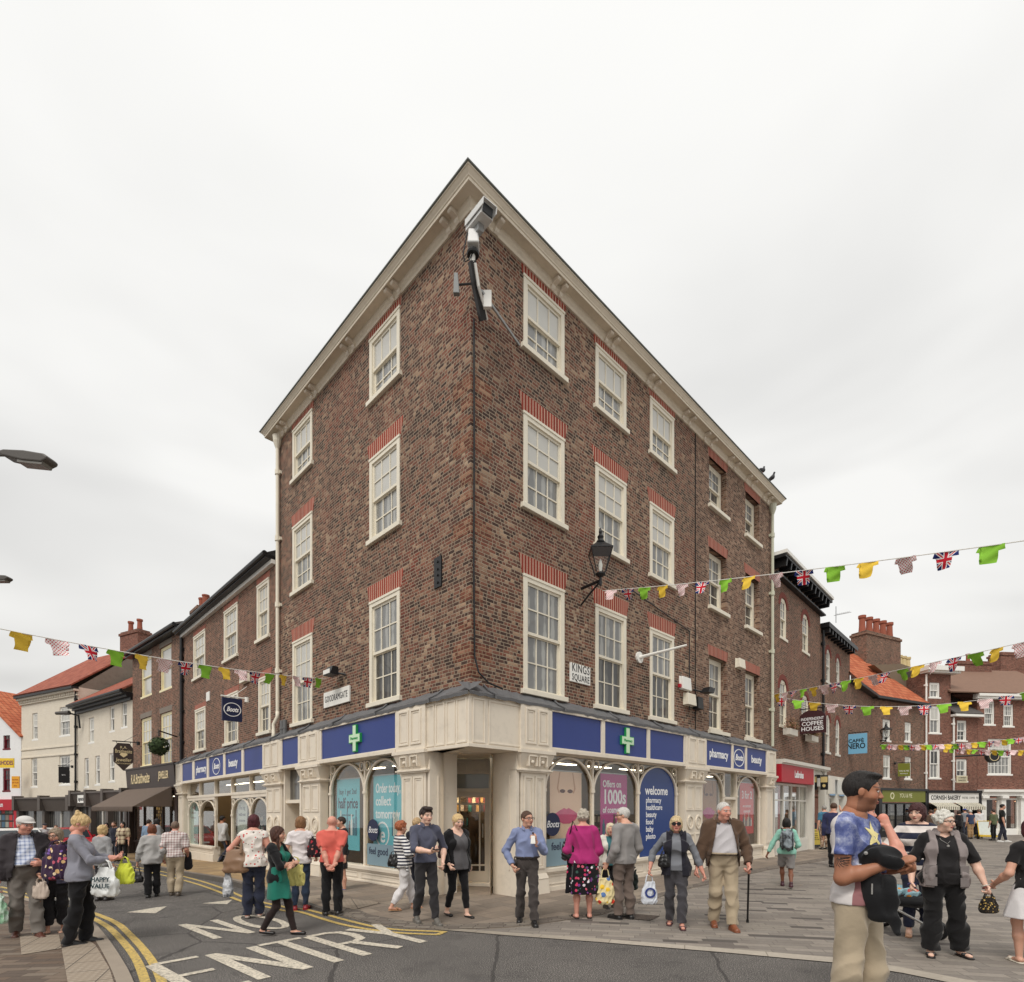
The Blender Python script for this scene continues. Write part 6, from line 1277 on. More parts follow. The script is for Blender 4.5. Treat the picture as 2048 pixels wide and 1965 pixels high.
# ================= bunting ============================================================================
def flag_mats():
    g = paint('green_flag', (138, 196, 58), .8, .1); y = paint('yellow_flag', (232, 194, 66), .8, .1)
    n = N('spotted_flag'); X = n.xyz(); p = .052
    u = n.math('SUBTRACT', n.math('FRACT', n.math('DIVIDE', n.math('ADD', X[0], X[2]), p)), .5); v = n.math('SUBTRACT', n.math('FRACT', n.math('DIVIDE', n.math('SUBTRACT', X[0], X[2]), p)), .5)
    d = n.math('LESS_THAN', n.math('ADD', n.math('MULTIPLY', u, u), n.math('MULTIPLY', v, v)), .085); dots = n.fin(n.mix(d, srgb(236, 228, 226), srgb(200, 40, 58)), .8, .2)
    n = N('union_flag'); X = n.xyz(); ax, az = n.math('ABSOLUTE', X[0]), n.math('ABSOLUTE', n.math('ADD', X[2], .13)); dg = n.math('ABSOLUTE', n.math('SUBTRACT', ax, n.math('MULTIPLY', az, 1.05)))
    c = n.mix(n.math('LESS_THAN', dg, .034), srgb(34, 44, 104), srgb(234, 230, 228)); c = n.mix(n.math('LESS_THAN', dg, .014), c, srgb(196, 36, 52)); m_ = n.math('MINIMUM', ax, az)
    c = n.mix(n.math('LESS_THAN', m_, .042), c, srgb(234, 230, 228)); c = n.mix(n.math('LESS_THAN', m_, .026), c, srgb(196, 36, 52)); return [g, y, dots, n.fin(c, .8, .2)]
FM = flag_mats()
TS = [(-.17, 0), (.17, 0), (.19, -.085), (.105, -.10), (.10, -.285), (-.10, -.275), (-.105, -.10), (-.19, -.085)]
def flag_mesh(k, seed):
    rg = random.Random(seed); bend = rg.uniform(-.06, .06); bm = bmesh.new(); vs = [bm.verts.new((x, 0, z)) for x, z in TS]; bm.faces.new(vs); bmesh.ops.triangulate(bm, faces=bm.faces[:])
    bmesh.ops.subdivide_edges(bm, edges=bm.edges[:], cuts=4, use_grid_fill=True)
    for v in bm.verts: x, z = v.co.x, v.co.z; v.co.y = bend*math.sin(x*12+seed)*(-z/.28)+.10*z*math.sin(seed*1.7)*(-z/.28)+.012*math.sin(z*30+x*18)
    me = bpy.data.meshes.new('flag'); bm.to_mesh(me); bm.free(); me.materials.append(FM[k]); me.polygons.foreach_set('use_smooth', [True]*len(me.polygons)); return me
FLM = [[flag_mesh(k, k*7+j) for j in range(3)] for k in range(4)]
def bunting(label, A, B, n, k0, sag=.15, seed=0, first=.5, step=-1, s=1.):
    A, B = Vector(A), Vector(B); rg = random.Random(seed); t = thing('bunting', label, 'bunting', Matrix.Translation(A), 'strings of shirt shaped bunting across the streets')
    pt = lambda u: A+(B-A)*u-Vector((0, 0, sag*4*u*(1-u))); MB().tube([pt(i/24) for i in range(25)], .007, 5).build('cord', WHITE, t, Matrix())
    dr = math.atan2(B.y-A.y, B.x-A.x)
    for i in range(n):
        p = pt((i+first)/n); k = (k0+step*i) % 4; o = bpy.data.objects.new('flag', FLM[k][rg.randrange(3)]); C.objects.link(o)
        o['label'] = ('lime green shirt shaped flag', 'yellow shirt shaped flag', 'red spotted white shirt shaped flag', 'union flag patterned shirt shaped flag')[k]
        sl = math.atan2((B-A).z, math.hypot(B.x-A.x, B.y-A.y)); place(o, Matrix.Translation(p) @ Matrix.Rotation(dr+rg.uniform(-.25, .25), 4, 'Z') @ Matrix.Rotation(-sl*.8, 4, 'Y') @ Matrix.Rotation(rg.uniform(-.45, .45), 4, 'X') @ Matrix.Diagonal((s, s, s, 1)), t)
bunting('bunting of shirt shaped flags running from the wall lantern to the upper right', at(2130, 1070, 6.0), at(1206, 1182, 11.6), 16, 1, .06, 1, .42, s=.74)
bunting('bunting of shirt shaped flags over the left street ending at the street nameplate', at(-60, 1246, 6.6), at(652, 1358, 13.6), 17, 0, .10, 2, .3, 1, s=.80)
bunting('bunting climbing to the right from the pale downpipe, upper of the pair', at(2120, 1268, 10.), at(1544, 1390, 19.), 19, 3, .05, 3, .4)
bunting('bunting hanging nearly level from the pale downpipe, lower of the pair', at(2120, 1370, 16.), at(1544, 1392, 19.2), 15, 1, .5, 4, .4)
bunting('distant bunting strung level from the far wall lantern', at(1762, 1489, 30.), at(2110, 1466, 24.), 26, 0, .22, 5)
bunting('distant bunting sagging across the brick houses above the bakery', at(1835, 1488, 33.), at(2110, 1498, 26.), 22, 2, .2, 6)
# ================= things fixed to the corner building =================================================
def plate(label, M, x0, x1, z0, z1, rows, size, sx=.8, shear=0.):
    t = thing('street_nameplate', label, 'street sign', M @ Matrix.Translation(((x0+x1)/2, -.02, z0))); MB().box(x0, x1, -.045, -.002, z0, z1).build('plate', WHITE, t, M, bevel=.006)
    m = MB()
    for i, r in enumerate(rows): put_text(m, r, size, (x0+x1)/2, -.047, z1-(z1-z0)*(i+.5)/len(rows), sx=sx, spacing=1.1, fit=(x1-x0)*.88)
    m.build('lettering', BLACK, t, M)
a, za = on(MLF, 650.6, 1390); b, _ = on(MLF, 701.6, 1380); zb = on(MLF, 676, 1395)[1]; plate('white nameplate reading GOODRAMGATE on the left brick wall', MLF, a, b, zb-.19, zb+.19, ['GOODRAMGATE'], .30, .78)
a = on(MRF, 1138.5, 1340)[0]; b = on(MRF, 1177.5, 1340)[0]; z1 = on(MRF, 1158, 1331)[1]; z0 = on(MRF, 1158, 1368)[1]; plate('white nameplate reading KINGS SQUARE on the right brick wall', MRF, a, b, z0, z1, ['KINGS', 'SQUARE'], .25, .85)
def wall_box(name, label, cat, M, px0, px1, py0, py1, d, mat, o=.0):
    a, b = on(M, px0, 1300, o)[0], on(M, px1, 1300, o)[0]; m_ = (px0+px1)/2; z0, z1 = on(M, m_, py1, o)[1], on(M, m_, py0, o)[1]
    t = thing(name, label, cat, M @ Matrix.Translation(((a+b)/2, -o, z0))); m = MB().box(a, b, -d, -.002, z0, z1, top=(a+.02, b-.02, -d+.02, -.002)); m.box(a-.01, b+.01, -.03, -.001, z0-.01, z1+.01); m.build('casing', mat, t, M, bevel=.008); return t, (a, b, z0, z1)
t, r = wall_box('burglar_alarm', 'white tapered alarm box with red side light above the grey boxes on the right wall', 'alarm', MRF, 1358, 1376, 1356, 1381, .12, WHITE); MB().box(r[0]-.09, r[0], -.08, -.02, r[2]+.03, r[2]+.12).build('strobe', REDF, t, MRF)
wall_box('junction_box', 'cream cable box under the alarm on the right wall', 'box', MRF, 1366, 1383, 1389, 1412, .16, CREAM2); wall_box('junction_box', 'black cable box beside the cream box over the fascia', 'box', MRF, 1385, 1396, 1396, 1420, .18, BLACK)
wall_box('wall_box', 'small cream box high between the rear windows', 'box', MRF, 1470, 1482, 1320, 1338, .16, CREAM2)
t, r = wall_box('iron_tie_plate', 'black bolted iron plate on the left brick wall near the corner', 'plate', MLF, 871, 884, 1116, 1175, .03, BLACK)
for k in (.15, .4, .6, .85): z = r[2]+(r[3]-r[2])*k; MB().disc((r[0]+r[1])/2, z, .025, -.05, -.028, 8).build('bolt', BLACK, t, MLF)
wall_box('wall_box', 'small grey box on the low building beside the hanging sign', 'box', MLF, 487, 500, 1350, 1366, .14, CREAM2); wall_box('notice_plate', 'small white notice high on the low building', 'sign', MLF, 414, 420, 1385, 1402, .02, WHITE)
cb = MB(); cb.tube([tuple(MRF @ Vector(v)) for v in ((.05, -.03, 10.4), (.06, -.025, 8.), (.05, -.025, 6.), (.07, -.025, 4.4), (.10, -.10, 4.1), (.25, -.20, 3.92), (.55, -.25, 3.85))], .018, 6); cb.build('cable', BLACK, shop, Matrix())
cb = MB(); x0 = on(MRF, 1377, 1300)[0]; cb.tube([(x0, -.03, 4.4), (x0, -.03, 6.6), (x0-2.8, -.03, 6.95)], .014, 5); cb.build('cable', BLACK, shop, MRF)
# floodlight over the nameplate
x, z = on(MLF, 668, 1347, .2); t = thing('floodlight', 'small black and white floodlight above the GOODRAMGATE nameplate', 'floodlight', MLF @ Matrix.Translation((x, 0, z)))
MB().box(x-.20, x+.16, -.38, -.16, z-.06, z+.14, top=(x-.14, x+.14, -.30, -.16)).build('housing', BLACK, t, MLF); MB().box(x-.18, x+.14, -.385, -.375, z-.04, z+.06).build('lens', WHITE, t, MLF); MB().tube([(x+.1, -.2, z), (x+.25, -.02, z-.05)], .025, 6).build('bracket', BLACK, t, MLF)
x, z = on(MRF, 1405, 1384, .2); t = thing('floodlight', 'black floodlight angled beside the rear first floor window', 'floodlight', MRF @ Matrix.Translation((x, 0, z))); MB().box(x-.05, x+.28, -.4, -.15, z-.03, z+.12, top=(x+.05, x+.36, -.4, -.2)).build('housing', BLACK, t, MRF); MB().tube([(x, -.2, z), (x-.2, -.02, z+.05)], .025, 6).build('bracket', BLACK, t, MRF)
# flagpole bracket
x, z = on(MRF, 1277, 1316); t = thing('flagpole_bracket', 'short white horizontal flagpole fixed by the third right window', 'flagpole', MRF @ Matrix.Translation((x, 0, z)))
MB().tube([(x, -.02, z), (x+.25, -1.15, z+.12)], [.045, .025], 8).build('pole', WHITE, t, MRF); MB().disc(x, z, .14, -.05, -.001, 12).build('base_plate', WHITE, t, MRF)
# corner camera on its bracket
P_ = lambda px, py, Y: tuple(at(px, py, Y))
t = thing('security_camera', 'grey boxed security camera on a leaning bracket at the top of the brick corner', 'camera', Matrix.Translation(at(960, 640, 9.7)))
hm = MB(); hm.box(-.16, .16, -.34, .30, -.02, .20, top=(-.15, .15, -.36, .31)); hm.box(-.19, .19, -.44, .34, .201, .235, top=(-.17, .17, -.42, .33)); hm.box(-.19, -.17, -.44, .3, .06, .2); hm.box(.17, .19, -.44, .3, .06, .2)
cp = at(957, 452, 9.22); CM = Matrix.Translation(cp) @ Matrix.Diagonal((.74, .74, .74, 1)) @ Matrix.Rotation(math.radians(38), 4, 'Z') @ Matrix.Rotation(math.radians(8), 4, 'X'); hm.build('housing', paint('camera_grey', (214, 214, 212), .4, .06), t, CM, bevel=.008); MB().box(-.13, .13, -.365, -.345, .0, .18).build('lens_window', BLACK, t, CM); MB().box(-.07, .07, -.12, .1, -.17, -.021).build('wiper_box', STEEL, t, CM)
p0 = at(947, 480, 9.28); MB().box(p0.x-.1, p0.x+.1, p0.y-.1, p0.y+.1, p0.z-.13, p0.z+.12, top=(p0.x-.08, p0.x+.08, p0.y-.08, p0.y+.08)).build('pan_head', paint('camera_grey', (214, 214, 212), .4, .06), t, Matrix(), bevel=.02)
MB().tube([P_(946, 494, 9.3), P_(945, 527, 9.33)], .045, 10).build('neck', WHITE, t, Matrix()); MB().lathe([(.1, -.03), (.11, 0), (.1, .03)], P_(946, 508, 9.31), 12).build('collar', BLACK, t, Matrix())
MB().tube([P_(944, 524, 9.33), P_(950, 565, 9.45), P_(966, 642, 9.78)], .075, 4).build('arm', paint('black_arm', (44, 42, 42), .5), t, Matrix()); MB().tube([P_(950, 527, 9.30), P_(957, 572, 9.42), P_(974, 640, 9.80)], .028, 4).build('arm_edge', WHITE, t, Matrix())
MB().tube([P_(963, 582, 9.55), P_(1000, 635, 10.0), P_(1038, 690, 10.62)], .028, 6).build('brace', STEEL, t, Matrix()); bp = at(975, 597, 9.62); MB().box(bp.x-.07, bp.x+.07, bp.y-.03, bp.y+.03, bp.z-.17, bp.z+.12).build('cable_box', WHITE, t, Matrix())
MB().tube([P_(935, 466, 9.2), P_(926, 510, 9.2), P_(930, 524, 9.22), P_(938, 520, 9.25), P_(945, 508, 9.28)], .012, 5).build('cable', BLACK, t, Matrix())
t = thing('panel_antenna', 'small grey panel antenna on a short bracket left of the corner camera', 'antenna', Matrix.Translation(at(915, 570, 9.75))); q = at(914, 570, 9.62); MB().box(q.x-.06, q.x+.05, q.y-.06, q.y+.02, q.z-.19, q.z+.17, top=(q.x-.05, q.x+.02, q.y-.05, q.y+.02)).build('panel', paint('grey_panel', (122, 124, 124), .5), t, Matrix(), bevel=.01); MB().tube([tuple(q+Vector((.03, 0, .0))), P_(942, 568, 9.72)], .018, 6).build('bracket', BLACK, t, Matrix())
# wall lanterns
def lantern(label, px, py_top, py_bot, Y, arm_px, arm_py, armY):
    b = at(px, py_bot, Y); h = (py_bot-py_top)/F*Y; t = thing('wall_lantern', label, 'lantern', Matrix.Translation(b)); L = Matrix.Translation(b); s = h/1.25
    m = MB()
    for a in range(4): c, d = (1 if a in (0, 3) else -1), (1 if a < 2 else -1); m.tube([(c*.11*s, d*.11*s, .15*s), (c*.25*s, d*.25*s, .68*s)], .014*s, 5)
    m.box(-.26*s, .26*s, -.26*s, .26*s, .68*s, .71*s); m.box(-.25*s, .25*s, -.25*s, .25*s, .711*s, .87*s, top=(-.09*s, .09*s, -.09*s, .09*s)); m.lathe([(.09*s, .87*s), (.11*s, .9*s), (.06*s, .98*s), (.08*s, 1.03*s), (.03*s, 1.1*s), (.045*s, 1.15*s), (.01*s, 1.25*s)], (0, 0, 0), 10)
    m.lathe([(.03*s, -.15*s), (.03*s, .05*s), (.12*s, .12*s), (.12*s, .15*s)], (0, 0, 0), 10); m.build('frame', BLACK, t, L)
    for k in range(4): MB().add([(-.1*s, -.105*s, .16*s), (.1*s, -.105*s, .16*s), (.235*s, -.245*s, .67*s), (-.235*s, -.245*s, .67*s)], [(0, 1, 2, 3)]).build('pane', GLASS, t, L @ Matrix.Rotation(k*PI/2, 4, 'Z'))
    MB().lathe([(.03*s, .2*s), (.05*s, .35*s), (.03*s, .45*s), (.01*s, .5*s)], (0, 0, 0), 8).build('lamp_bulb', WHITE, t, L)
    w = at(arm_px, arm_py, armY); m = MB(); m.tube([tuple(b+Vector((0, 0, -.12*s))), (b.x, b.y, w.z), (w.x, w.y, w.z)], .03*s+.006, 6); m.tube([(b.x, b.y, w.z-.02), ((b.x+w.x)/2, (b.y+w.y)/2, w.z-.22*s), (w.x, w.y, w.z-.45*s)], .02*s+.004, 6); m.tube([(w.x, w.y, w.z+.12), (w.x, w.y, w.z-.7*s)], .04*s, 6); m.build('bracket', BLACK, t, Matrix())
lantern('black four sided lantern on a bracket on the right brick wall', 1201, 1056, 1160, 11.55, 1158, 1180, 12.05)
lantern('black lantern on the far brick house with the orange roof', 1772, 1444, 1480, 31.6, 1755, 1482, 31.9)
# hanging signs -----------------------------------------------------------------------------------------
def hang_sign(label, px0, px1, py0, py1, Y, ax, face, mat, words, tmat, name='hanging_sign', wall_side=1, shape=None, arm=True):
    c = at((px0+px1)/2, (py0+py1)/2, Y); M = facade(c.x, c.y, ax[0], ax[1]); M = Matrix.Translation((0, 0, c.z)) @ M; n = M.to_3x3() @ Vector((1, 0, 0)); fs = abs(n.x*c.y-n.y*c.x)/c.y; w = (px1-px0)/F*Y/fs; h = (py1-py0)/F*Y
    t = thing(name, label, 'sign', M); o = MB().prism([(x*w/2, z*h/2) for x, z in (shape or [(-1, -1), (1, -1), (1, 1), (-1, 1)])], -.03, .03).build('board', mat, t, M)
    m = MB()
    for txt, size, x, z, kw in words: put_text(m, txt, size*h, x*w/2, -.034, z*h/2, fit=w*.84, **kw)
    if m.v: m.build('lettering', tmat, o, M)
    if arm: e = wall_side*w*.75; m = MB(); m.tube([(-wall_side*w*.55, 0, h*.56), (e, 0, h*.56)], .022, 6); m.tube([(e, 0, h*.56+.04), (e, 0, h*.56-.1)], .06, 8); m.tube([(-w*.35, 0, h*.56), (-w*.35, 0, h*.48)], .01, 5); m.tube([(w*.35, 0, h*.56), (w*.35, 0, h*.48)], .01, 5); m.tube([(0, 0, h*.56), (e, 0, h*.56+.35)], .008, 5); m.build('arm', BLACK if mat is not NAVY else WHITE, t, M)
    return t, M, w, h, o
axL = (.7145, .6999); axR = (.6986, -.7155)
t, M, w, h, o = hang_sign('navy square hanging sign with white oval emblem over the left street', 444, 484, 1397, 1443, 15.6, axL, 0, NAVY, [], WTXT)
m = MB(); m.ring(0, 0, w*.40, w*.44, -.036, -.03, n=30, sz=h*.30/(w*.44)); put_text(m, 'Boots', h*.36, 0, -.034, 0, bold=.03, shear=.35, sx=.8, fit=w*.6); m.build('emblem', WTXT, o, M)
oct_ = [(-.6, 1), (.6, 1), (1, .6), (1, -.35), (.55, -.62), (.0, -1), (-.55, -.62), (-1, -.35), (-1, .6)]
t, M, w, h, o = hang_sign('dark brown shield shaped jeweller sign hanging on scrolled iron', 227, 267, 1487, 1542, 21.5, axL, 0, DBROWN, [('R.A.', .13, 0, .68, {}), ('Braithwaite', .20, 0, .40, dict(sx=.7)), ('Jeweller', .18, 0, -.22, dict(shear=.15, sx=.8)), ('AND CLOCKMAKER', .06, 0, -.48, dict(sx=.8))], GOLDT, shape=oct_)
m = MB(); m.prism([(0, -.02*h), (.2*w, .08*h), (.14*w, .14*h), (-.14*w, .14*h), (-.2*w, .08*h)], -.036, -.031); m.build('diamond_emblem', GOLDT, o, M)
hang_sign('black vertical banner with white lettering on the taller cream house', 117, 139, 1534, 1566, 30.5, axL, 0, BLACK, [('signature', .13, -.1, 0, dict(sx=.4))], WTXT)
dome = [(-1, -1), (1, -1), (1, .25)]+[(math.cos(a), .25+.75*math.sin(a)) for a in np.linspace(.1, PI-.1, 9)]+[(-1, .25)]
hang_sign('maroon domed hanging sign reading INDEPENDENT COFFEE HOUSES', 1598, 1652, 1420, 1467, 21.5, axR, 0, paint('maroon_sign', (62, 30, 34), .5, .1), [('INDEPENDENT', .17, 0, .22, dict(bold=.01, sx=.82)), ('COFFEE', .24, 0, -.18, dict(bold=.015)), ('HOUSES', .24, 0, -.62, dict(bold=.015))], WTXT, wall_side=-1, shape=dome)
hang_sign('pale blue square hanging sign reading CAFFE NERO', 1691, 1734, 1468, 1508, 27.2, axR, 0, paint('sky_blue_sign', (120, 178, 210), .5, .05), [('CAFFÈ', .24, .0, .28, dict(bold=.02)), ('NERO', .38, .0, -.25, dict(bold=.02, sx=.9))], BLACK, wall_side=-1)
hang_sign('olive green square hanging sign on the far brick house', 1796, 1820, 1527, 1553, 32., axR, 0, GRN, [('YOU & ME', .16, 0, -.2, {}), ('BOUTIQUE', .1, 0, -.6, {})], WTXT, wall_side=-1)
for k, (a, b, l) in enumerate(((1619, 1634, 'black and cream small hanging sign with a cup, nearer the red fascia'), (1641, 1656, 'black and cream small hanging sign with a bowl, nearer the blue panels'))):
    t, M, w, h, o = hang_sign(l, a, b, 1553, 1580, 22.8, axR, 0, BLACK, [], WTXT, wall_side=-1); m = MB(); m.box(-w*.46, w*.46, -.034, -.03, h*.05, h*.46); m.disc(0, -.2*h, w*.22, -.036, -.03, 12, 0, h*.12); m.build('emblem', paint('cream_emblem', (214, 190, 130), .5), o, M)
hang_sign('yellow banner with purple lettering on the white gable house', -6, 28, 1517, 1536, 34., (1, .0), 0, paint('yellow_banner', (232, 196, 60), .6, .05), [('RHODES', .62, .1, 0, dict(bold=.02, sx=.8))], paint('purple_lettering', (110, 40, 100), .6), arm=False)
hang_sign('orange square sign on the white gable house above the red shop', 24, 39, 1553, 1577, 34., (1, .0), 0, paint('orange_banner', (226, 160, 50), .6, .1), [('FESTIVAL', .14, 0, .4, {}), ('OF FUN', .16, 0, -.1, {}), ('2013', .14, 0, -.6, {})], paint('red_lettering', (150, 50, 40), .6), arm=False)
hang_sign('bakery name board under the slate roofed house window', 1913, 1934, 1552, 1566, 33.5, (1, .15), 0, paint('cream_board', (206, 196, 166), .6, .08), [('CORNISH', .3, 0, .4, {}), ('BAKERY', .36, 0, -.35, {})], BLACK, arm=False)
c = at(1985, 1513, 32.); t = thing('hanging_clock', 'round black hanging clock over the far shopfronts', 'clock', Matrix.Translation(c)); m = MB(); m.disc(0, 0, .38, -.12, .12, 20); m.tube([(0, 0, .1), (-1.2, 1.2, .1)], .05, 6); m.build('case', BLACK, t, Matrix.Translation(c)); MB().ring(0, 0, .25, .28, -.13, -.121, n=20).build('dial', GOLDT, t, Matrix.Translation(c))
# hanging planted ball and street lamps
c = at(318, 1493, 22.); t = thing('hanging_basket', 'round dark green planted ball hanging from an iron bracket by the jeweller windows', 'hanging basket', Matrix.Translation(c)); m = MB(); rg = random.Random(4)
for i in range(500):
    v = Vector((rg.gauss(0, 1), rg.gauss(0, 1), rg.gauss(0, 1))).normalized(); p = c+v*.40*rg.uniform(.75, 1.); u = v.orthogonal().normalized()*.06; q = v.cross(u).normalized()*.05; m.quad(p-u, p-q, p+u, p+q)
m.build('foliage', foliage_mat('dark_foliage', [(30, 40, 26), (52, 66, 40), (70, 84, 54)]), t, Matrix()); wp = at(354, 1474, 23.2); MB().tube([tuple(c+Vector((0, 0, .4))), tuple(c+Vector((0, 0, .62))), tuple(wp)], .03, 6).build('bracket', BLACK, t, Matrix())
def street_lamp(label, tip, root_px, s, post):
    t = thing('street_lamp', label, 'street lamp', Matrix.Translation((post[0], post[1], gz(post[0], post[1])))); tip = Vector(tip); d = (tip-Vector(root_px)); d.normalize(); M = Matrix.Translation(tip-d*.42*s) @ d.to_track_quat('X', 'Z').to_matrix().to_4x4()
    prof = [(-.44, -.04), (-.36, -.07), (0, -.10), (.34, -.085), (.42, -.04), (.43, .01), (.36, .05), (0, .06), (-.36, .03), (-.44, 0)]
    m = MB(); m.prism([(x*s, z*s) for x, z in prof], -.11*s, .11*s); m.build('lamp_head', paint('lamp_grey', (84, 80, 76), .5, .15), t, M, bevel=.02*s); MB().prism([(-.1*s, -.135*s), (.34*s, -.12*s), (.36*s, -.07*s), (-.1*s, -.09*s)], -.09*s, .09*s).build('diffuser', paint('lamp_lens', (120, 118, 112), .2, .1), t, M)
    e = tip-d*.8*s; MB().tube([tuple(e), (post[0], post[1], e.z+.05), (post[0], post[1], e.z-.3), (post[0], post[1], gz(post[0], post[1]))], [.03*s, .035*s, .06, .08], 8).build('post', paint('lamp_post_grey', (96, 94, 92), .5), t, Matrix())
tp = at(104, 922, 7.6); street_lamp('grey street lamp head reaching in from the left edge', tp, tp+Vector((-1, 0.1, .19)), .85, (-8.9, 7.7)); tp = at(20, 1157, 15.); street_lamp('tip of a second lamp at the left edge lower than the first', tp, tp+Vector((-1, 0, .03)), .9, (-17.5, 15.))
q = at(112, 1427, 31.); w_ = at(157, 1432, 31.4); t = thing('wall_lamp', 'grey lamp on an arm fixed to the black downpipe of the cream houses', 'street lamp', Matrix.Translation(w_)); m = MB(); m.tube([tuple(q), tuple(q+Vector((.75, 0, .03)))], [.09, .13], 8); m.build('lamp_head', paint('lamp_grey', (84, 80, 76), .5, .15), t, Matrix()); MB().tube([tuple(q+Vector((.7, 0, .02))), tuple(w_), tuple(w_+Vector((0, .1, -.7)))], .05, 6).build('arm', BLACK, t, Matrix())
# posters and window graphics ---------------------------------------------------------------------------
TEAL = paint('teal_poster', (104, 190, 202), .5, .12, 2.); MAG = paint('magenta_poster', (186, 56, 134), .5, .1, 2.); REDPO = paint('red_poster', (214, 50, 54), .5, .06)
def skin_poster(name, a, b):
    n = N(name); return n.fin(n.mix(n.noise(1.5, 2), srgb(a), srgb(b)), .5, .3)
PSKIN = skin_poster('photo_skin', (232, 188, 158), (244, 212, 186)); PSKIN2 = skin_poster('photo_dark_skin', (140, 100, 74), (186, 140, 108)); LIP = paint('lip_pink', (216, 76, 124), .3, .3, 8.); NOST = paint('nostril_brown', (96, 52, 44), .6, .2); LIP2 = paint('lip_dark_pink', (186, 60, 124), .3, .3, 8.)
def poster(label, M, px0, px1, py0, py1, mat, name='poster', o=-.05, group=None):
    x0, x1 = on(M, px0, 1600, o)[0], on(M, px1, 1600, o)[0]; c = (px0+px1)/2; z0, z1 = on(M, c, py1, o)[1], on(M, c, py0, o)[1]
    t = thing(name, label, 'poster', M @ Matrix.Translation(((x0+x1)/2, -o, z0)), group); MB().box(x0, x1, -o, -o+.008, z0, z1).build('sheet', mat, t, M); MB().box(x0-.02, x1+.02, -o-.012, -o+.014, z1, z1+.025).build('hanging_bar', STEEL, t, M)
    return t, x0, x1, z0, z1, -o-.003
def words(t, M, L, mat, y, xr=None):
    m = MB()
    for body_, size, x, z, kw in L: put_text(m, body_, size, x, y, z, ext=.0015, fit=((xr[1]-x-.06) if kw.get('align') else (xr[1]-xr[0])*.86) if xr else None, **kw)
    return m.build('lettering', mat, t, M)
def bottles(t, M, x0, x1, z0, h, y, seed, n=7):
    rg = random.Random(seed); cols = [(220, 214, 200), (60, 56, 60), (190, 80, 70), (214, 180, 120), (90, 60, 60), (230, 226, 220), (60, 110, 130)]
    for i in range(n):
        x = x0+(x1-x0)*(i+.5)/n; w_ = (x1-x0)/n*.38; hh = h*rg.uniform(.45, 1.); m = MB(); m.prism([(x-w_, z0), (x+w_, z0), (x+w_, z0+hh*.7), (x+w_*.5, z0+hh*.76), (x+w_*.5, z0+hh), (x-w_*.5, z0+hh), (x-w_*.5, z0+hh*.76), (x-w_, z0+hh*.7)], y-.002-i*.0004, y); m.build('product_picture', paint('product_%d' % (rg.randrange(7)), cols[rg.randrange(7)], .5, .2, 9.), t, M)
K0 = dict(bold=.02); LT = paint('poster_white', (240, 240, 240), .5, .02); DT = paint('poster_navy', (40, 48, 72), .5)
t, x0, x1, z0, z1, y = poster('teal half price poster hanging left in the left shop window', MLF, 674, 719, 1559, 1700, TEAL); c = (x0+x1)/2; w = x1-x0
words(t, MLF, [('buy 1 get 2nd', .19, c, z1-.30, dict(sx=.8)), ('half price', .36, c, z1-.58, dict(bold=.02, sx=.75)), ('across selected ranges', .08, c, z1-.85, dict(sx=.8))], DT, y, (x0, x1)); bottles(t, MLF, x0+.15, x1-.1, z0+.35, .6, y, 2, 8)
t, x0, x1, z0, z1, y = poster('teal Order today poster hanging right in the left shop window', MLF, 747, 804, 1551, 1704, TEAL); c = (x0+x1)/2
words(t, MLF, [('Order today,', .29, x0+.1, z1-.28, dict(bold=.02, align='LEFT', sx=.8)), ('collect', .29, x0+.1, z1-.56, dict(bold=.02, align='LEFT', sx=.8)), ('tomorrow', .29, x0+.1, z1-.84, dict(bold=.02, align='LEFT', sx=.8)), ('e', .5, x0+.38, z1-1.3, dict(bold=.01))], LT, y, (x0, x1)); m = MB(); m.ring(x0+.38, z1-1.28, .24, .28, y-.002, y); m.build('ring_emblem', LT, t, MLF); bottles(t, MLF, x0+.75, x1-.1, z0+.35, .6, y, 5, 5)
def face_poster(label, px0, px1, py0, py1, sk_, lp):
    t, x0, x1, z0, z1, y = poster(label, MRF, px0, px1, py0, py1, sk_); c = x0+(x1-x0)*.5; w, h = x1-x0, z1-z0; m = MB()
    for s in (-1, 1): m.disc(c+s*.12*w, z1-.29*h, .085*w, y-.002, y, 14, 0, .028*h)
    m.build('nostril_picture', NOST, t, MRF); lz = z1-.64*h; up_ = [(-.40, 0), (-.22, .06), (-.07, .10), (0, .08), (.07, .10), (.22, .06), (.40, 0), (0, -.012)]; lo_ = [(-.40, 0), (0, -.012), (.40, 0), (.27, -.09), (.1, -.135), (-.1, -.135), (-.27, -.09)]
    for q, nm in ((up_, 'upper_lip_picture'), (lo_, 'lower_lip_picture')): MB().prism([(c+a*w, lz+b*h) for a, b in q], y-.002, y).build(nm, lp, t, MRF)
    m = MB(); m.prism([(c-.3*w, z1-.25*h), (c-.22*w, z1-.02), (c-.19*w, z1-.02), (c-.25*w, z1-.25*h), (c-.2*w, z1-.31*h), (c-.24*w, z1-.325*h)], y-.0015, y); m.prism([(c+.3*w, z1-.25*h), (c+.22*w, z1-.02), (c+.19*w, z1-.02), (c+.25*w, z1-.25*h), (c+.2*w, z1-.31*h), (c+.24*w, z1-.325*h)], y-.0015, y); m.build('nose_line_picture', paint('nose_line', (208, 160, 130), .6) if sk_ is PSKIN else paint('dark_nose_line', (108, 76, 58), .6), t, MRF)
face_poster('tall beauty poster of a nose and pink lips in the first right window', 1100, 1163, 1544, 1678, PSKIN, LIP); face_poster('narrow beauty poster of a nose and dark pink lips left of the side door', 1401, 1433, 1561, 1660, PSKIN2, LIP2)
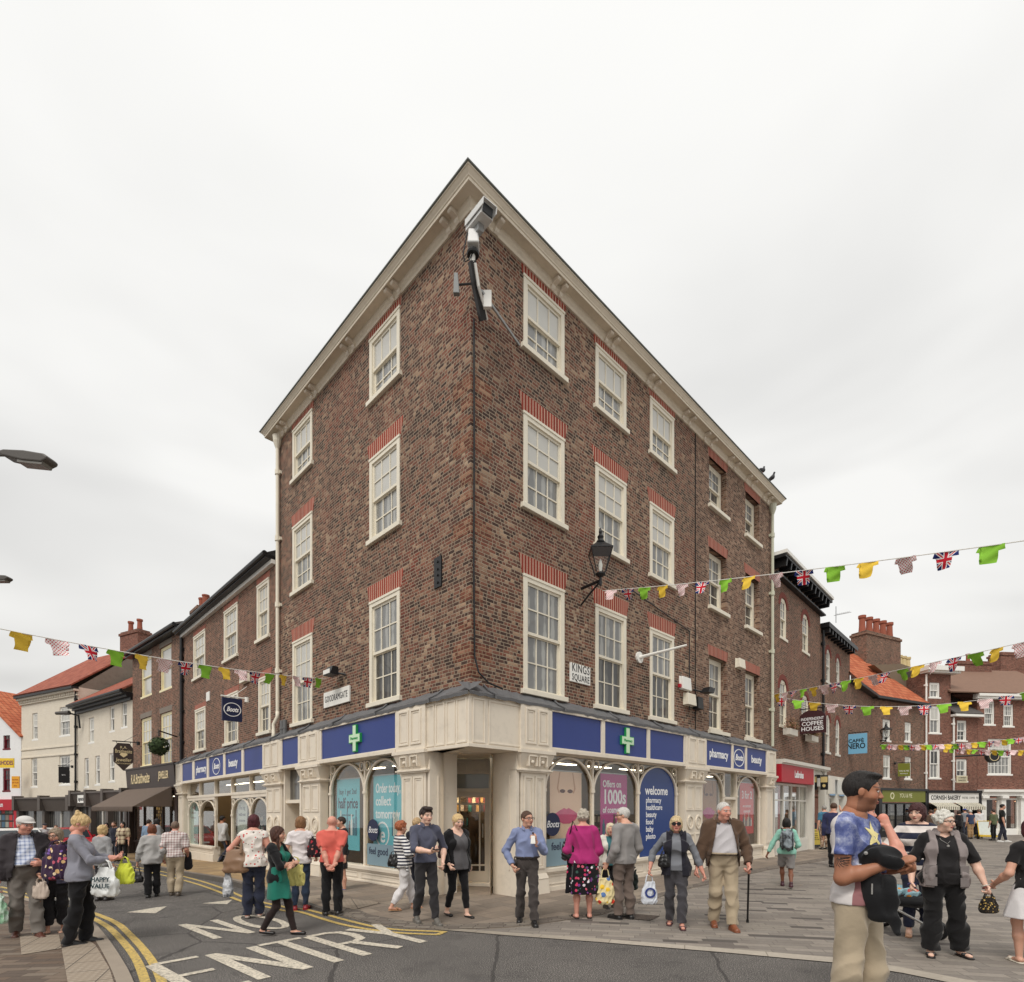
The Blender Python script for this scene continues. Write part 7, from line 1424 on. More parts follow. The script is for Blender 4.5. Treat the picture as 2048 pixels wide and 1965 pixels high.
t, x0, x1, z0, z1, y = poster('magenta Offers on 1000s of cosmetics poster in the second right window', MRF, 1201, 1254, 1549, 1680, MAG)
words(t, MRF, [('Offers on', .22, x0+.08, z1-.24, dict(bold=.02, align='LEFT', sx=.85)), ('1000s', .46, x0+.08, z1-.55, dict(bold=.025, align='LEFT', sx=.85)), ('of cosmetics', .2, x0+.08, z1-.84, dict(bold=.02, align='LEFT', sx=.85))], LT, y, (x0, x1)); bottles(t, MRF, x0+.05, x1-.05, z0+.12, .52, y, 9, 7)
t, x0, x1, z0, z1, y = poster('red offers poster in the last right window beside the side door', MRF, 1480, 1507, 1567, 1668, REDPO); c = (x0+x1)/2; words(t, MRF, [('3 for 2', .36, c, z1-.4, dict(bold=.015, sx=.8)), ('on selected', .14, c, z1-.75, {}), ('essentials', .14, c, z1-.92, {})], LT, y, (x0, x1)); bottles(t, MRF, x0+.2, x1-.15, z0+.25, .5, y, 12, 7)
WB_ = paint('welcome_blue', (34, 62, 122), .3, .06); x0, x1 = 5.31, 7.04; cx_, rr = (x0+x1)/2, (x1-x0)/2
t = thing('window_panel', 'dark blue arched welcome panel filling the third right window', 'window graphic', MRF @ Matrix.Translation((cx_, -.04, .5))); MB().prism([(x0, .48), (x1, .48)]+[(cx_+rr*math.cos(a), 2.05+.70*math.sin(a)) for a in np.linspace(0, PI, 17)], -.046, -.036).build('sheet', WB_, t, MRF)
words(t, MRF, [('welcome', .31, x0+.30, 2.12, dict(bold=.02, align='LEFT', sx=.95))]+[(s_, .195, x0+.33, 1.88-.182*i, dict(bold=.012, align='LEFT', sx=.95)) for i, s_ in enumerate(('pharmacy', 'healthcare', 'beauty', 'food', 'baby', 'photo'))], LT, -.048, (x0, x1-.1))
FROST = paint('frosted_blue_film', (122, 146, 158), .5, .1)
def frost(label, M, x0, x1, z0, z1, txt, tx):
    dx_ = x0+.25
    t = thing('window_film', label, 'window graphic', M @ Matrix.Translation(((x0+x1)/2, -.035, z0))); MB().box(x0, x1, -.042, -.036, z0, z1).build('sheet', FROST, t, M)
    words(t, M, [(txt, .22, tx, z1-.16, dict(bold=.015))], DT, -.044, (tx-.45, tx+.45)); m = MB(); m.disc(dx_, z1+.30, .24, -.043, -.037, 24); m.build('blue_disc', NAVY, t, M); m = MB(); put_text(m, 'Boots', .2, dx_, -.046, z1+.30, ext=.001, shear=.35, sx=.8, fit=.4); m.build('emblem_lettering', LT, t, M)
frost('grey blue feel good film along the bottom of the left shop window', MLF, -3.53, -2.05, .43, .90, 'feel good', -3.05); frost('grey blue feel good film along the bottom of the first right window', MRF, 1.9, 3.4, .49, 1.05, 'feel good', 2.5)
for (a, b, l) in ((379, 396, 'pale green poster at the far left end of the shop windows'), (475, 494, 'pale faded poster right of the shop door on the left street')):
    t, x0, x1, z0, z1, y = poster(l, MLF, a, b, 1600 if a < 400 else 1598, 1692, paint('pale_poster_%d' % a, (176, 206, 200) if a < 400 else (190, 196, 186), .5, .1)); words(t, MLF, [('The big', .2, (x0+x1)/2, z1-.3, {}), ('health event', .16, (x0+x1)/2, z1-.52, dict(sx=.8)), ('in store now', .14, (x0+x1)/2, z1-.72, dict(sx=.8))], DT, y, (x0, x1))
# ================= cars ==================================================================================
def car(label, x, y, rz, mat):
    t = thing('parked_car', label, 'car', T(x, y, gz(x, y), rz), 'cars parked along the left street'); W = .84
    lower = [(-2.05, .35), (-2.1, .62), (-2.0, .86), (-1.1, .95), (.95, .98), (1.95, .92), (2.05, .6), (2.0, .35)]; m = MB()
    for sx in (-1, 1): pass
    n = len(lower); m.add([(-W, a, b) for a, b in lower]+[(W, a, b) for a, b in lower], [tuple(range(n-1, -1, -1)), tuple(range(n, 2*n))]+[(i, (i+1) % n, (i+1) % n+n, i+n) for i in range(n)])
    cab = [(-1.15, .95), (-.45, 1.40), (.2, 1.47), (1.2, 1.42), (1.85, .96)]; k = len(cab); m.add([(-W*(1 if b < 1 else .78), a, b) for a, b in cab]+[(W*(1 if b < 1 else .78), a, b) for a, b in cab], [tuple(range(k-1, -1, -1)), tuple(range(k, 2*k))]+[(i, (i+1) % k, (i+1) % k+k, i+k) for i in range(k-1)])
    m.build('body', mat, t, bevel=.06); gl = paint('car_glass', (46, 52, 56), .08, .1, 3., .6)
    MB().add([(-.72, -1.08, 1.0), (.72, -1.08, 1.0), (.58, -.5, 1.385), (-.58, -.5, 1.385)], [(0, 1, 2, 3)]).warp(lambda a, b, c: (a, b-.012, c+.008)).build('windscreen', gl, t); MB().add([(.70, 1.80, 1.0), (-.70, 1.80, 1.0), (-.58, 1.28, 1.38), (.58, 1.28, 1.38)], [(0, 1, 2, 3)]).warp(lambda a, b, c: (a, b+.012, c+.008)).build('rear_window', gl, t)
    for s in (-1, 1):
        MB().add([(s*.845, -.95, .99), (s*.845, .3, 1.0), (s*.672, .25, 1.40), (s*.672, -.42, 1.37)], [(0, 1, 2, 3)]).build('side_window', gl, t); MB().add([(s*.845, .38, 1.0), (s*.845, 1.6, 1.0), (s*.672, 1.1, 1.385), (s*.672, .33, 1.40)], [(0, 1, 2, 3)]).build('side_window', gl, t)
        MB().box(s*.62-.16, s*.62+.16, -2.10, -2.0, .66, .80).build('headlight', WHITE, t); MB().box(s*.66-.14, s*.66+.14, 1.97, 2.06, .66, .82).build('tail_light', REDF, t); MB().box(s*.86-.08, s*.86+.08, -.75, -.62, .98, 1.1).build('wing_mirror', mat, t)
        for yy in (-1.3, 1.3):
            m = MB(); pr = [(0, -.09), (.30, -.09), (.32, -.05), (.32, .05), (.30, .09), (0, .09)]; m.lathe(pr, (0, 0, 0), 18); m.v = [(s*.78+c, yy+a, .32+b) for a, b, c in m.v]; w_ = m.build('wheel', BLACK, t); m = MB(); m.lathe([(0, -.1), (.19, -.1), (.19, .1), (0, .1)], (0, 0, 0), 14); m.v = [(s*.785+c, yy+a, .32+b) for a, b, c in m.v]; m.build('rim', STEEL, w_, WM[t])
    MB().box(-.26, .26, -2.115, -2.1, .5, .6).build('number_plate', WHITE, t)
WCAR = paint('white_car_paint', (222, 222, 220), .25, .03, 2., .5); RCAR = paint('red_car_paint', (172, 30, 44), .25, .05, 2., .5)
for l, px, Y, rz, m_ in (('red parked car nearest the phone woman', 142, 28., .72, RCAR), ('white parked car between the flat cap man and the red car', 97, 29., .72, WCAR), ('white parked car directly behind the flat cap man', 42, 26., .75, WCAR), ('white parked car cut by the left edge', -2, 24., .75, WCAR)): car(l, (px-CX)/F*Y, Y, rz, m_)
# ================= small street things =====================================================================
g_ = gpt(1625, 1697); t = thing('pavement_sign', 'black framed folding board with a yellow menu panel on the right paving', 'pavement sign', T(g_.x, g_.y, 0, .35)); s_ = 1.18
for k in (0, 1):
    M = WM[t] @ Matrix.Rotation(k*PI, 4, 'Z') @ Matrix.Translation((0, -.22, 0)) @ Matrix.Rotation(math.radians(-12), 4, 'X')
    o = MB().prism([(-.3, .08), (.3, .08), (.3, .95), (.2, 1.08), (0, 1.14), (-.2, 1.08), (-.3, .95)], -.015, .015).build('board', BLACK, t, M); MB().box(-.24, .24, -.02, -.016, .16, .82).build('menu_panel', paint('menu_yellow', (222, 196, 84), .6, .1), o, M); m = MB(); put_text(m, 'TODAY', .09, 0, -.022, .74); [put_text(m, q, .055, 0, -.022, .62-.08*i) for i, q in enumerate(('SOUP & ROLL', 'HAM PANINI', 'CREAM TEA', 'COFFEE & CAKE'))]; m.build('lettering', BLACK, o, M); MB().disc(0, .96, .09, -.02, -.016, 14).build('emblem', REDF, o, M)
    for x in (-.28, .28): MB().box(x-.02, x+.02, -.015, .015, 0, .079).build('leg', BLACK, t, M)
g_ = gpt(1972, 1679); t = thing('newspaper_trolley', 'yellow framed trolley board on small wheels among the far crowd', 'trolley', T(g_.x, g_.y, 0, -.3)); YB = paint('trolley_yellow', (226, 190, 56), .5, .1)
MB().add([(-.34, -.12, .25), (.34, -.12, .25), (.30, .18, .95), (-.30, .18, .95)], [(0, 1, 2, 3)]).build('board', paint('trolley_poster', (200, 206, 200), .5, .2, 6.), t); m = MB(); m.tube([(-.36, -.13, .22), (.36, -.13, .22), (.32, .18, .98), (-.32, .18, .98)], .03, 6, 0, True); m.box(-.38, .38, -.3, .3, .14, .22); m.build('frame', YB, t)
for x in (-.36, .36): m = MB(); m.lathe([(0, -.03), (.12, -.03), (.12, .03), (0, .03)], (0, 0, 0), 12); m.v = [(x+c, a, .12+b) for a, b, c in m.v]; m.build('wheel', BLACK, t)
def pigeon(label, px, py, Y, rz):
    c = at(px, py, Y); t = thing('pigeon', label, 'bird', T(c.x, c.y, c.z, rz), 'pigeons on the cornice'); V = Vol((-.12, -.3, -.16), (.12, .25, .22), .012); V.cone((0, .08, 0), (0, -.08, .04), .05, .07, .03); V.cone((0, .08, -.0), (0, .22, -.03), .035, .012, .02); V.cone((0, -.1, .06), (0, -.13, .14), .04, .03, .03); V.ell((0, -.14, .165), (.03, .036, .03), .01); V.cone((0, -.16, .16), (0, -.2, .152), .009, .004, .004)
    v, q = V.mesh(); np_mesh('body', v, q, paint('pigeon_grey', (58, 58, 62), .6, .3, 20.), t); m = MB()
    for s in (-.025, .025): m.tube([(s, 0, -.05), (s, -.01, -.13)], .007, 5); m.tube([(s, -.01, -.13), (s, -.05, -.135)], .005, 5)
    m.build('legs', paint('pigeon_leg', (130, 70, 64), .6), t)
sC = lambda px: tuple((MRF @ Vector((on(MRF, px, 950, .38)[0], -.34, 12.74))))
for l, px in (('grey pigeon perched on the cornice, nearer the street corner', 1526), ('larger pigeon perched at the far end of the cornice', 1543)):
    q = sC(px); c = Vector(q); t_px = CX+F*c.x/c.y; pigeon(l, t_px, HY-F*(c.z-CH)/c.y, c.y, 2.2 if px < 1530 else .6)
m = MB(); p = at(1672, 1246, 27.); t = thing('tv_aerial', 'thin television aerial on the second right building', 'aerial', Matrix.Translation(p)); m.tube([tuple(p), tuple(p+Vector((0, 0, .8)))], .02, 5); m.tube([tuple(p+Vector((-.1, 0, .35))), tuple(p+Vector((.75, 0, .52)))], .012, 4); [m.tube([tuple(p+Vector((.1*k, -.15, .4+.02*k))), tuple(p+Vector((.1*k, .15, .4+.02*k)))], .008, 4) for k in range(7)]; m.build('aerial_rod', STEEL, t, Matrix())
# ================= people ============================================================================
TR = lambda k, rgb, **q: dict(mat=cloth(k, rgb), **q)
HR = lambda k, rgb, style, **q: dict(key=k, rgb=rgb, style=style, **q)
def PP(label, px, pyf, pyt, face, Y=None, **k):
    b = gpt(px, pyf) if Y is None else Vector(((px-CX)/F*Y, Y, gz((px-CX)/F*Y, Y)))
    H = k.pop('H', None) or (CH-(pyt-HY)/F*b.y-b.z)*k.pop('hk', 1.); k.pop('hk', None); return person(label, px, pyf, H, face, X=b, **k)
def toward(p, a, b, t=.5): return a+(b-a)*t
def crinkle(key, rgb, rgb2=None, pat=None, per=.04): return cloth(key, rgb, rgb2, pat, per, .5, .6)
def bag(label, top, w, d, h, mat, name='carrier_bag', cat='bag', rz=0., loop=.10, full=1., handle_mat=None, logo=None, wr=.028):
    """a soft bag hanging from a point: gathered at the top, full below, with two loop handles"""
    t = thing(name, label, cat, T(top.x, top.y, top.z-h-loop, rz)); V = Vol((-w*.75, -d*.8, -.02), (w*.75, d*.8, h+.05), max(.006, min(w, h)/26))
    rows = [(0, w*.40, d*.38, 0), (h*.12, w*.48, d*.5*full, 0), (h*.5, w*.46, d*.46*full, 0), (h*.8, w*.36, d*.3, 0), (h, w*.30, d*.18, 0)]
    V.prof(rows, np.eye(4), 0., ex=2.6); V.wrinkle(w*wr, 20./max(w, .2), sum(map(ord, label)) % 999, (1, 1, .5)); v, q = V.mesh(); np_mesh('bag_body', v, q, mat, t)
    for s in (-1, 1): MB().tube([(-w*.22, s*d*.12, h*.97), (-w*.14, s*d*.08, h+loop*.7), (0, 0, h+loop), (w*.14, s*d*.08, h+loop*.7), (w*.22, s*d*.12, h*.97)], max(.006, w*.025), 6).build('handle', handle_mat or mat, t)
    if logo: m = MB(); [put_text(m, tx, sz, 0, -d*.52*full-.004, z, ext=.002, bold=.02, fit=w*.7) for tx, sz, z in logo[0]]; m.build('lettering', logo[1], t)
    return t
def strap(t, pts, r, mat): MB().tube([tuple(p) for p in pts], r, 6).build('strap', mat, t, Matrix())
PLW = crinkle('white_carrier_plastic', (226, 228, 226)); NAVT = paint('dark_print', (36, 60, 66), .6); BLKLEA = LEA('black_bag', (24, 23, 24))
# -- left foreground ------------------------------------------------------------------------------------
a = PP('elderly man in flat white cap and open charcoal jacket over a checked shirt', 50, 1876, 1641, 46, hk=1.05, g=1.08, lean=4, age=.8, belly=.6, tone='pink', head=(28, 8), feet=[(.075, -.10, 0, 10), (-.05, .06, .01, -8)],
   top=dict(mat=cloth('blue_check_shirt', (206, 212, 226), (128, 140, 172), 'check', .045), tuck=True, collar=True, hem=.58, sleeve=.9), jacket=TR('charcoal_jacket', (56, 51, 54), sleeve=.97, hem=.50, open=(.085, .045), ease=.02, wr=.012, collar=True), bottom=TR('grey_slacks', (118, 112, 106), flare=1.15, ease=.012, end=1.), shoes=((88, 50, 38), 'shoe'), hair=HR('white', (206, 202, 196), 'short'), hat=('white_cap', (208, 204, 200)), armL={'w': (.10, -.13, .60), 'pole': (1, .5, -.4), 'd': (-.6, -.6, .1)}, armR={'w': (-.16, -.03, .47)})
bag('white and green carrier bag in the flat cap man right hand', a['hands'][1], .26, .12, .34, crinkle('white_green_plastic', (212, 224, 214), (96, 160, 110), 'mottle', .2))
a = PP('elderly woman in glasses and dark cardigan beside the flat cap man', 112, 1868, 1667, 20, hk=1.06, sex='f', g=1.1, lean=5, age=.9, tone='fair', head=(-14, 6), feet=[(.05, .02, 0, 5), (-.05, -.05, 0, -10)], top=TR('maroon_top', (110, 40, 54), hem=.5, sleeve=.9), jacket=TR('slate_cardigan', (72, 70, 88), sleeve=.96, hem=.47, open=(.03, .05), ease=.015), bottom=TR('black_slacks', (30, 28, 30), end=.9, flare=1.25, ease=.012), shoes=((150, 116, 92), 'sandal'), hair=HR('greybrown', (150, 132, 112), 'bob', rgb2=(186, 172, 152)), glasses='clear', armR={'w': (-.08, -.14, .56), 'pole': (-1, .5, -.5)}, armL={'w': (.12, -.08, .55)})
bag('small beige fabric bag held in front of the elderly woman in glasses', a['hands'][1], .22, .09, .22, crinkle('beige_fabric', (196, 180, 166)), loop=.05)
a = PP('blonde woman looking down at her phone in grey top and black trousers', 160, 1892, 1629, 120, hk=1.0, sex='f', g=1.12, lean=2, tone='pink', head=(-2, 34), feet=[(.05, -.03, 0, 0), (-.05, .06, 0, 8)], top=TR('grey_marl_top', (136, 136, 146), hem=.50, sleeve=.88, loose=.012, wr=.009), bottom=TR('black_trousers', (24, 23, 25), flare=1.3, ease=.010, end=1.02, wr=.010), hair=HR('blonde', (216, 184, 132), 'up', rgb2=(238, 214, 170)), armL={'w': (.05, -.21, .655), 'pole': (1, .6, -.7), 'd': (-.25, -.9, .1), 'palm': (-.3, 0, 1), 'curl': .7}, armR={'w': (-.05, -.21, .645), 'pole': (-1, .6, -.7), 'd': (.25, -.9, .1), 'palm': (.3, 0, 1), 'curl': .7}, shoes=((24, 22, 22), 'shoe'))
hp = (a['hands'][0]+a['hands'][1])/2; t = thing('phone', 'dark phone held in both hands by the blonde woman', 'phone', T(hp.x, hp.y, hp.z, .3)); MB().box(-.035, .035, -.07, .07, -.006, .008).build('case', BLACK, t, WM[t] @ Matrix.Rotation(.6, 4, 'X'), bevel=.003)
q = a['elbows'][1]*.45+a['hands'][1]*.55; bag('large white carrier bag with dark green print on the blonde woman arm', q+Vector((.0, -.03, .0)), .33, .16, .36, PLW, loop=.09, logo=([('HAPPY', .075, .215), ('VALUE', .075, .135)], NAVT)); bag('lime yellow carrier bag behind the white one on the blonde woman arm', q+Vector((.12, .14, .02)), .24, .1, .26, crinkle('lime_plastic', (206, 214, 70)), loop=.08)
sh_ = a['shoulders'][0]; hp = a['hip']; bp = Vector((hp.x-.24, hp.y+.0, hp.z+.36)); t = bag('tote with a bright lattice of dark diamonds slung behind the blonde woman', bp+Vector((0, -.05, .08)), .36, .17, .42, cloth('lattice_tote', (60, 40, 66), ((206, 170, 120), (190, 90, 110), (230, 206, 170), (120, 90, 160)), 'floral', .055), 'tote_bag', loop=.05); strap(t, [bp+Vector((.05, -.05, .02)), a['shoulders'][1]+Vector((-.06, .03, .05)), bp+Vector((-.02, .1, .02))], .012, LEA('tote_strap', (40, 34, 44)))
# -- left street ---------------------------------------------------------------------------------------
PP('blonde woman in pale grey cardigan seen from behind, right of the phone woman', 204, 0, 1652, 170, Y=10.6, sex='f', g=1.05, H=1.46, top=TR('pale_grey_cardigan', (160, 160, 162), hem=.46, sleeve=.95, loose=.01), bottom=TR('dark_trousers', (44, 42, 46)), hair=HR('blonde', (216, 184, 132), 'bob'), tone='fair')
PP('dark haired person in black at the jeweller end of the pavement', 213, 0, 1642, 20, Y=23.2, H=1.62, top=TR('black_top', (30, 28, 30), sleeve=.9), bottom=TR('black_trousers', (24, 23, 25)), hair=HR('black', (30, 26, 25), 'bob'), quick=True, sex='f')
PP('bearded man in dark navy jacket standing by the dark shopfront', 229, 0, 1639, -10, Y=22.8, H=1.66, top=TR('navy_jacket_plain', (40, 42, 54), sleeve=.95, hem=.5, ease=.014), bottom=TR('slate_trousers', (54, 56, 66)), hair=HR('brown', (84, 60, 46), 'short', stubble=.6), quick=True)
PP('woman in cream tunic with brown squares beside the jeweller window', 246, 0, 1640, 5, Y=22.4, H=1.64, sex='f', g=1.25, top=dict(mat=cloth('square_tunic', (206, 190, 160), (96, 70, 60), 'check', .16), hem=.44, sleeve=.5, ease=.016), bottom=TR('black_trousers', (24, 23, 25)), hair=HR('black', (30, 26, 25), 'long'), quick=True)
PP('man in dark cap walking behind the white parked cars', 89, 0, 1640, 60, Y=26.8, H=1.68, top=TR('pale_shirt', (196, 196, 198), sleeve=.5), bottom=TR('dark_trousers', (44, 42, 46)), hair=HR('black', (30, 26, 25), 'short'), hat=('dark_cap', (44, 44, 52)), quick=True)
PP('dark haired person behind the red parked car', 112, 0, 1647, 30, Y=29.8, H=1.62, top=TR('maroon_top', (110, 40, 54), sleeve=.5), bottom=TR('dark_trousers', (44, 42, 46)), hair=HR('brown', (84, 60, 46), 'short'), quick=True)
PP('person in pale blue jacket looking into the jeweller window', 297, 0, 1635, 170, Y=21.2, H=1.7, top=TR('sky_blue_jacket', (122, 144, 168), sleeve=.95, hem=.48, ease=.016), bottom=TR('slate_trousers', (54, 56, 66)), hair=HR('dkbrown', (58, 44, 38), 'short'), quick=True)
PP('dark haired person in grey coat next to the pale blue jacket at the jeweller', 314, 0, 1631, 150, Y=20.9, H=1.72, top=TR('grey_coat', (140, 142, 146), sleeve=.95, hem=.44, ease=.016), bottom=TR('black_trousers', (24, 23, 25)), hair=HR('black', (30, 26, 25), 'long'), quick=True, sex='f')
a = PP('woman in pale grey blazer walking away with a black handbag', 304, 1795, 1652, 205, hk=1.02, sex='f', g=1.08, feet=[(.04, .05, .0, 0), (-.045, -.06, 0, 0)], top=TR('pale_grey_blazer', (172, 170, 168), hem=.46, sleeve=.97, ease=.014, loose=.012, wr=.010), bottom=TR('black_trousers', (24, 23, 25), flare=1.25, ease=.010, end=1.0), hair=HR('auburn', (116, 66, 44), 'bob', th=.05), armL={'w': (.17, -.02, .49)}, armR={'w': (-.12, -.04, .52)}, shoes=((24, 22, 22), 'shoe'))
bag('black leather handbag in the grey blazer woman left hand', a['hands'][0], .24, .12, .20, BLKLEA, 'handbag', loop=.14, rz=.3)
a = PP('stocky man in checked short sleeved shirt and beige trousers walking away', 350, 1792, 1644, 200, hk=1.01, g=1.16, belly=.3, feet=[(.05, -.05, 0, 0), (-.05, .07, .01, 0)], top=dict(mat=cloth('pale_check_shirt', (222, 214, 210), (150, 116, 116), 'check', .05), hem=.52, sleeve=.44, ease=.012, loose=.008, collar=True), bottom=TR('beige_trousers', (178, 162, 138), flare=1.15, ease=.012, end=1.0, wr=.012), hair=HR('greycrop', (120, 100, 86), 'short', th=.02, line=.5), tone='pink', armR={'w': (-.13, -.1, .53)}, armL={'w': (.13, .0, .50)}, shoes=((90, 80, 70), 'shoe'))
b_ = a['hands'][1]; V = Vol((-.14, -.1, -.32), (.14, .1, .1), .012); V.cone((0, 0, .03), (0, 0, -.22), .05, .085, .02); V.wrinkle(.02, 50, 3, (1, 1, .4)); t = thing('folded_jacket', 'dark jacket carried over the checked shirt man right arm', 'jacket', T(b_.x, b_.y, b_.z+.05)); v, q = V.mesh(); np_mesh('jacket_cloth', v, q, cloth('dark_jacket', (40, 38, 42)), t)
PP('man in pale grey hooded top stepping into the shop doorway', 448, 1729, 1630, 150, hk=1.0, g=1.04, lean=6, feet=[(.05, -.12, .02, 0), (-.05, .13, .05, 0)], top=TR('pale_hoodie', (190, 188, 186), hem=.49, sleeve=.97, ease=.016, loose=.01, wr=.010), bottom=TR('dark_jeans', (46, 48, 60), ease=.008, end=1.), hair=HR('black', (30, 26, 25), 'short'), tone='tan', armL={'w': (.15, -.08, .5)}, armR={'w': (-.15, .06, .5)})
a = PP('woman with burgundy bob in a white sleeveless top printed with red motifs', 507, 1836, 1630, 196, sex='f', g=1.2, feet=[(.05, .02, 0, 8), (-.05, -.03, 0, -8)], top=dict(mat=cloth('motif_top', (230, 222, 214), ((196, 70, 66), (120, 110, 100)), 'dots', .055), hem=.50, sleeve=.08, loose=.014), bottom=TR('blue_flared_jeans', (40, 44, 60), flare=1.3, ease=.009, end=1.02, wr=.010), hair=HR('burgundy', (78, 28, 36), 'bob', rgb2=(110, 44, 50)), tone='pink', armL={'w': (.20, -.05, .52), 'pole': (1, .4, 0)}, armR={'w': (-.15, -.12, .56)}, shoes=((196, 180, 170), 'pump'))
hp = a['hip']; bp = Vector((hp.x-.22, hp.y-.10, hp.z+.26)); t = bag('large slouchy brown shoulder bag on the burgundy haired woman left side', bp, .42, .18, .36, LEA('brown_hobo', (134, 104, 80)), 'shoulder_bag', loop=.04, wr=.012); strap(t, [bp+Vector((.1, -.06, -.1)), a['shoulders'][0]+Vector((0.02, -.02, .04)), bp+Vector((-.06, .1, -.1))], .018, LEA('brown_hobo', (134, 104, 80)))
bag('crumpled white and black carrier bag low beside the brown shoulder bag', Vector((hp.x-.34, hp.y-.1, hp.z-.08)), .16, .1, .36, crinkle('white_black_plastic', (214, 216, 220), (50, 52, 60), 'mottle', .16), loop=.06)
tealm = cloth('teal_dress', (34, 112, 96))
a = PP('young woman with long brown hair in a short teal dress and black cardigan', 556, 1871, 1650, 86, hk=1.0, sex='f', g=1.0, lean=2, tone='fair', head=(12, 0), feet=[(.04, -.13, 0, 0), (-.04, .12, .02, 4)], top=dict(mat=tealm, hem=.50, sleeve=.1, neckd=.03, neckw=.06), skirt=dict(mat=tealm, hem=.335, flare=1.10, waist=.64, wr=.006), jacket=TR('black_cardigan', (26, 25, 27), sleeve=.93, hem=.50, open=(.085, .07), ease=.010), bottom=dict(mat=cloth('sheer_black_tights', (44, 33, 31)), ease=.001, end=1.0, wr=0., name='tights'), hair=HR('longbrown', (74, 44, 34), 'long', rgb2=(110, 70, 52)), armL={'w': (-.02, -.14, .64), 'pole': (1, -.2, -.9), 'd': (-1, -.1, .1)}, armR={'w': (.03, -.13, .66), 'pole': (-1, -.2, -.9), 'd': (.9, -.3, .1)}, shoes=((26, 22, 22), 'pump'))
bag('pale yellow carrier bag tucked under the teal dress woman arm', Vector((a['hip'].x+.10, a['hip'].y+.30, a['hip'].z+.26)), .30, .10, .34, crinkle('pale_yellow_plastic', (224, 212, 130)), loop=.06)
a = PP('woman in white short sleeved top and jeans with red shoes seen from behind', 601, 1821, 1634, 194, sex='f', g=1.06, feet=[(.055, .0, 0, 10), (-.05, -.02, 0, -10)], top=TR('white_tee', (226, 220, 220), hem=.50, sleeve=.30, loose=.008), bottom=TR('blue_jeans', (50, 62, 82), flare=1.0, ease=.006, end=.97, wr=.010), hair=HR('ltbrown', (138, 100, 66), 'bob', rgb2=(176, 138, 96)), tone='fair', armR={'w': (-.15, -.10, .55)}, armL={'w': (.14, -.08, .54)}, shoes=((150, 34, 44), 'shoe'))
hp = a['hip']; bp = Vector((hp.x+.24, hp.y-.02, hp.z+.40)); t = bag('black and red floral shoulder bag on the white top woman right side', bp, .26, .14, .30, cloth('floral_bag', (40, 30, 34), ((170, 50, 60), (60, 40, 44), (190, 120, 110)), 'floral', .05), 'shoulder_bag', loop=.04); strap(t, [bp+Vector((0, 0, -.06)), a['shoulders'][1]+Vector((0, -.03, .04))], .010, BLKLEA)
PP('bald man in coral t-shirt with hands clasped behind his back', 664, 1831, 1632, 193, g=1.14, feet=[(.06, 0, 0, 14), (-.06, .0, 0, -14)], top=TR('coral_tee', (216, 104, 92), hem=.535, sleeve=.34, ease=.010, loose=.006, wr=.009), bottom=TR('black_trousers', (24, 23, 25), flare=1.15, ease=.010, end=1.), hair=HR('greyfuzz', (170, 150, 136), 'bald'), tone='pink', armL={'w': (.025, .125, .50), 'pole': (1, .5, .0), 'd': (-.8, .1, -.6), 'palm': (0, 1, 0), 'curl': .8}, armR={'w': (-.025, .14, .50), 'pole': (-1, .5, .0), 'd': (.8, .1, -.6), 'palm': (0, 1, 0), 'curl': .8}, shoes=((30, 28, 28), 'shoe'))
PP('dark haired person in black top and shorts behind the coral t-shirt man', 684, 1787, 1634, -50, sex='f', tone='fair', top=TR('black_top', (30, 28, 30), hem=.5, sleeve=.9), bottom=TR('dark_shorts', (52, 48, 50), end=.42, ease=.012, name='shorts'), hair=HR('dkbrown', (58, 44, 38), 'short'), head=(-15, 0), shoes=((40, 56, 110), 'shoe'))
# -- at the corner ----------------------------------------------------------------------------------------
hoop = dict(mat=cloth('navy_white_hoops', (232, 230, 228), (30, 34, 56), 'hoops', .052), hem=.50, sleeve=.70, loose=.012, ease=.012)
a = PP('red haired woman in navy and white hooped top and white trousers', 806, 1822, 1645, 118, hk=1.03, sex='f', g=1.12, lean=5, tone='fair', head=(10, 8), feet=[(.04, -.13, 0, 0), (-.04, .14, .02, 0)], top=hoop, bottom=TR('white_trousers', (220, 216, 216), ease=.010, end=.93, flare=1.1, wr=.012), hair=HR('ginger', (168, 96, 62), 'curly', rgb2=(206, 140, 96)), armR={'w': (-.1, -.12, .62), 'pole': (-1, .5, -.5)}, shoes=((176, 132, 96), 'sandal'))
hp = a['hip']; bag('black shoulder bag at the hooped top woman back', Vector((hp.x-.13, hp.y-.12, hp.z+.22)), .2, .1, .2, BLKLEA, 'shoulder_bag', loop=.05)
PP('blonde person in dark clothes hidden behind the young man with the phone', 833, 1810, 1634, 165, sex='f', top=TR('dark_navy_top', (36, 36, 48), sleeve=.9), bottom=TR('dark_jeans', (46, 48, 60)), hair=HR('blonde2', (190, 160, 120), 'short'), feet=[(.04, -.1, 0, 0), (-.04, .1, 0, 0)], shoes=((110, 70, 50), 'sandal'))
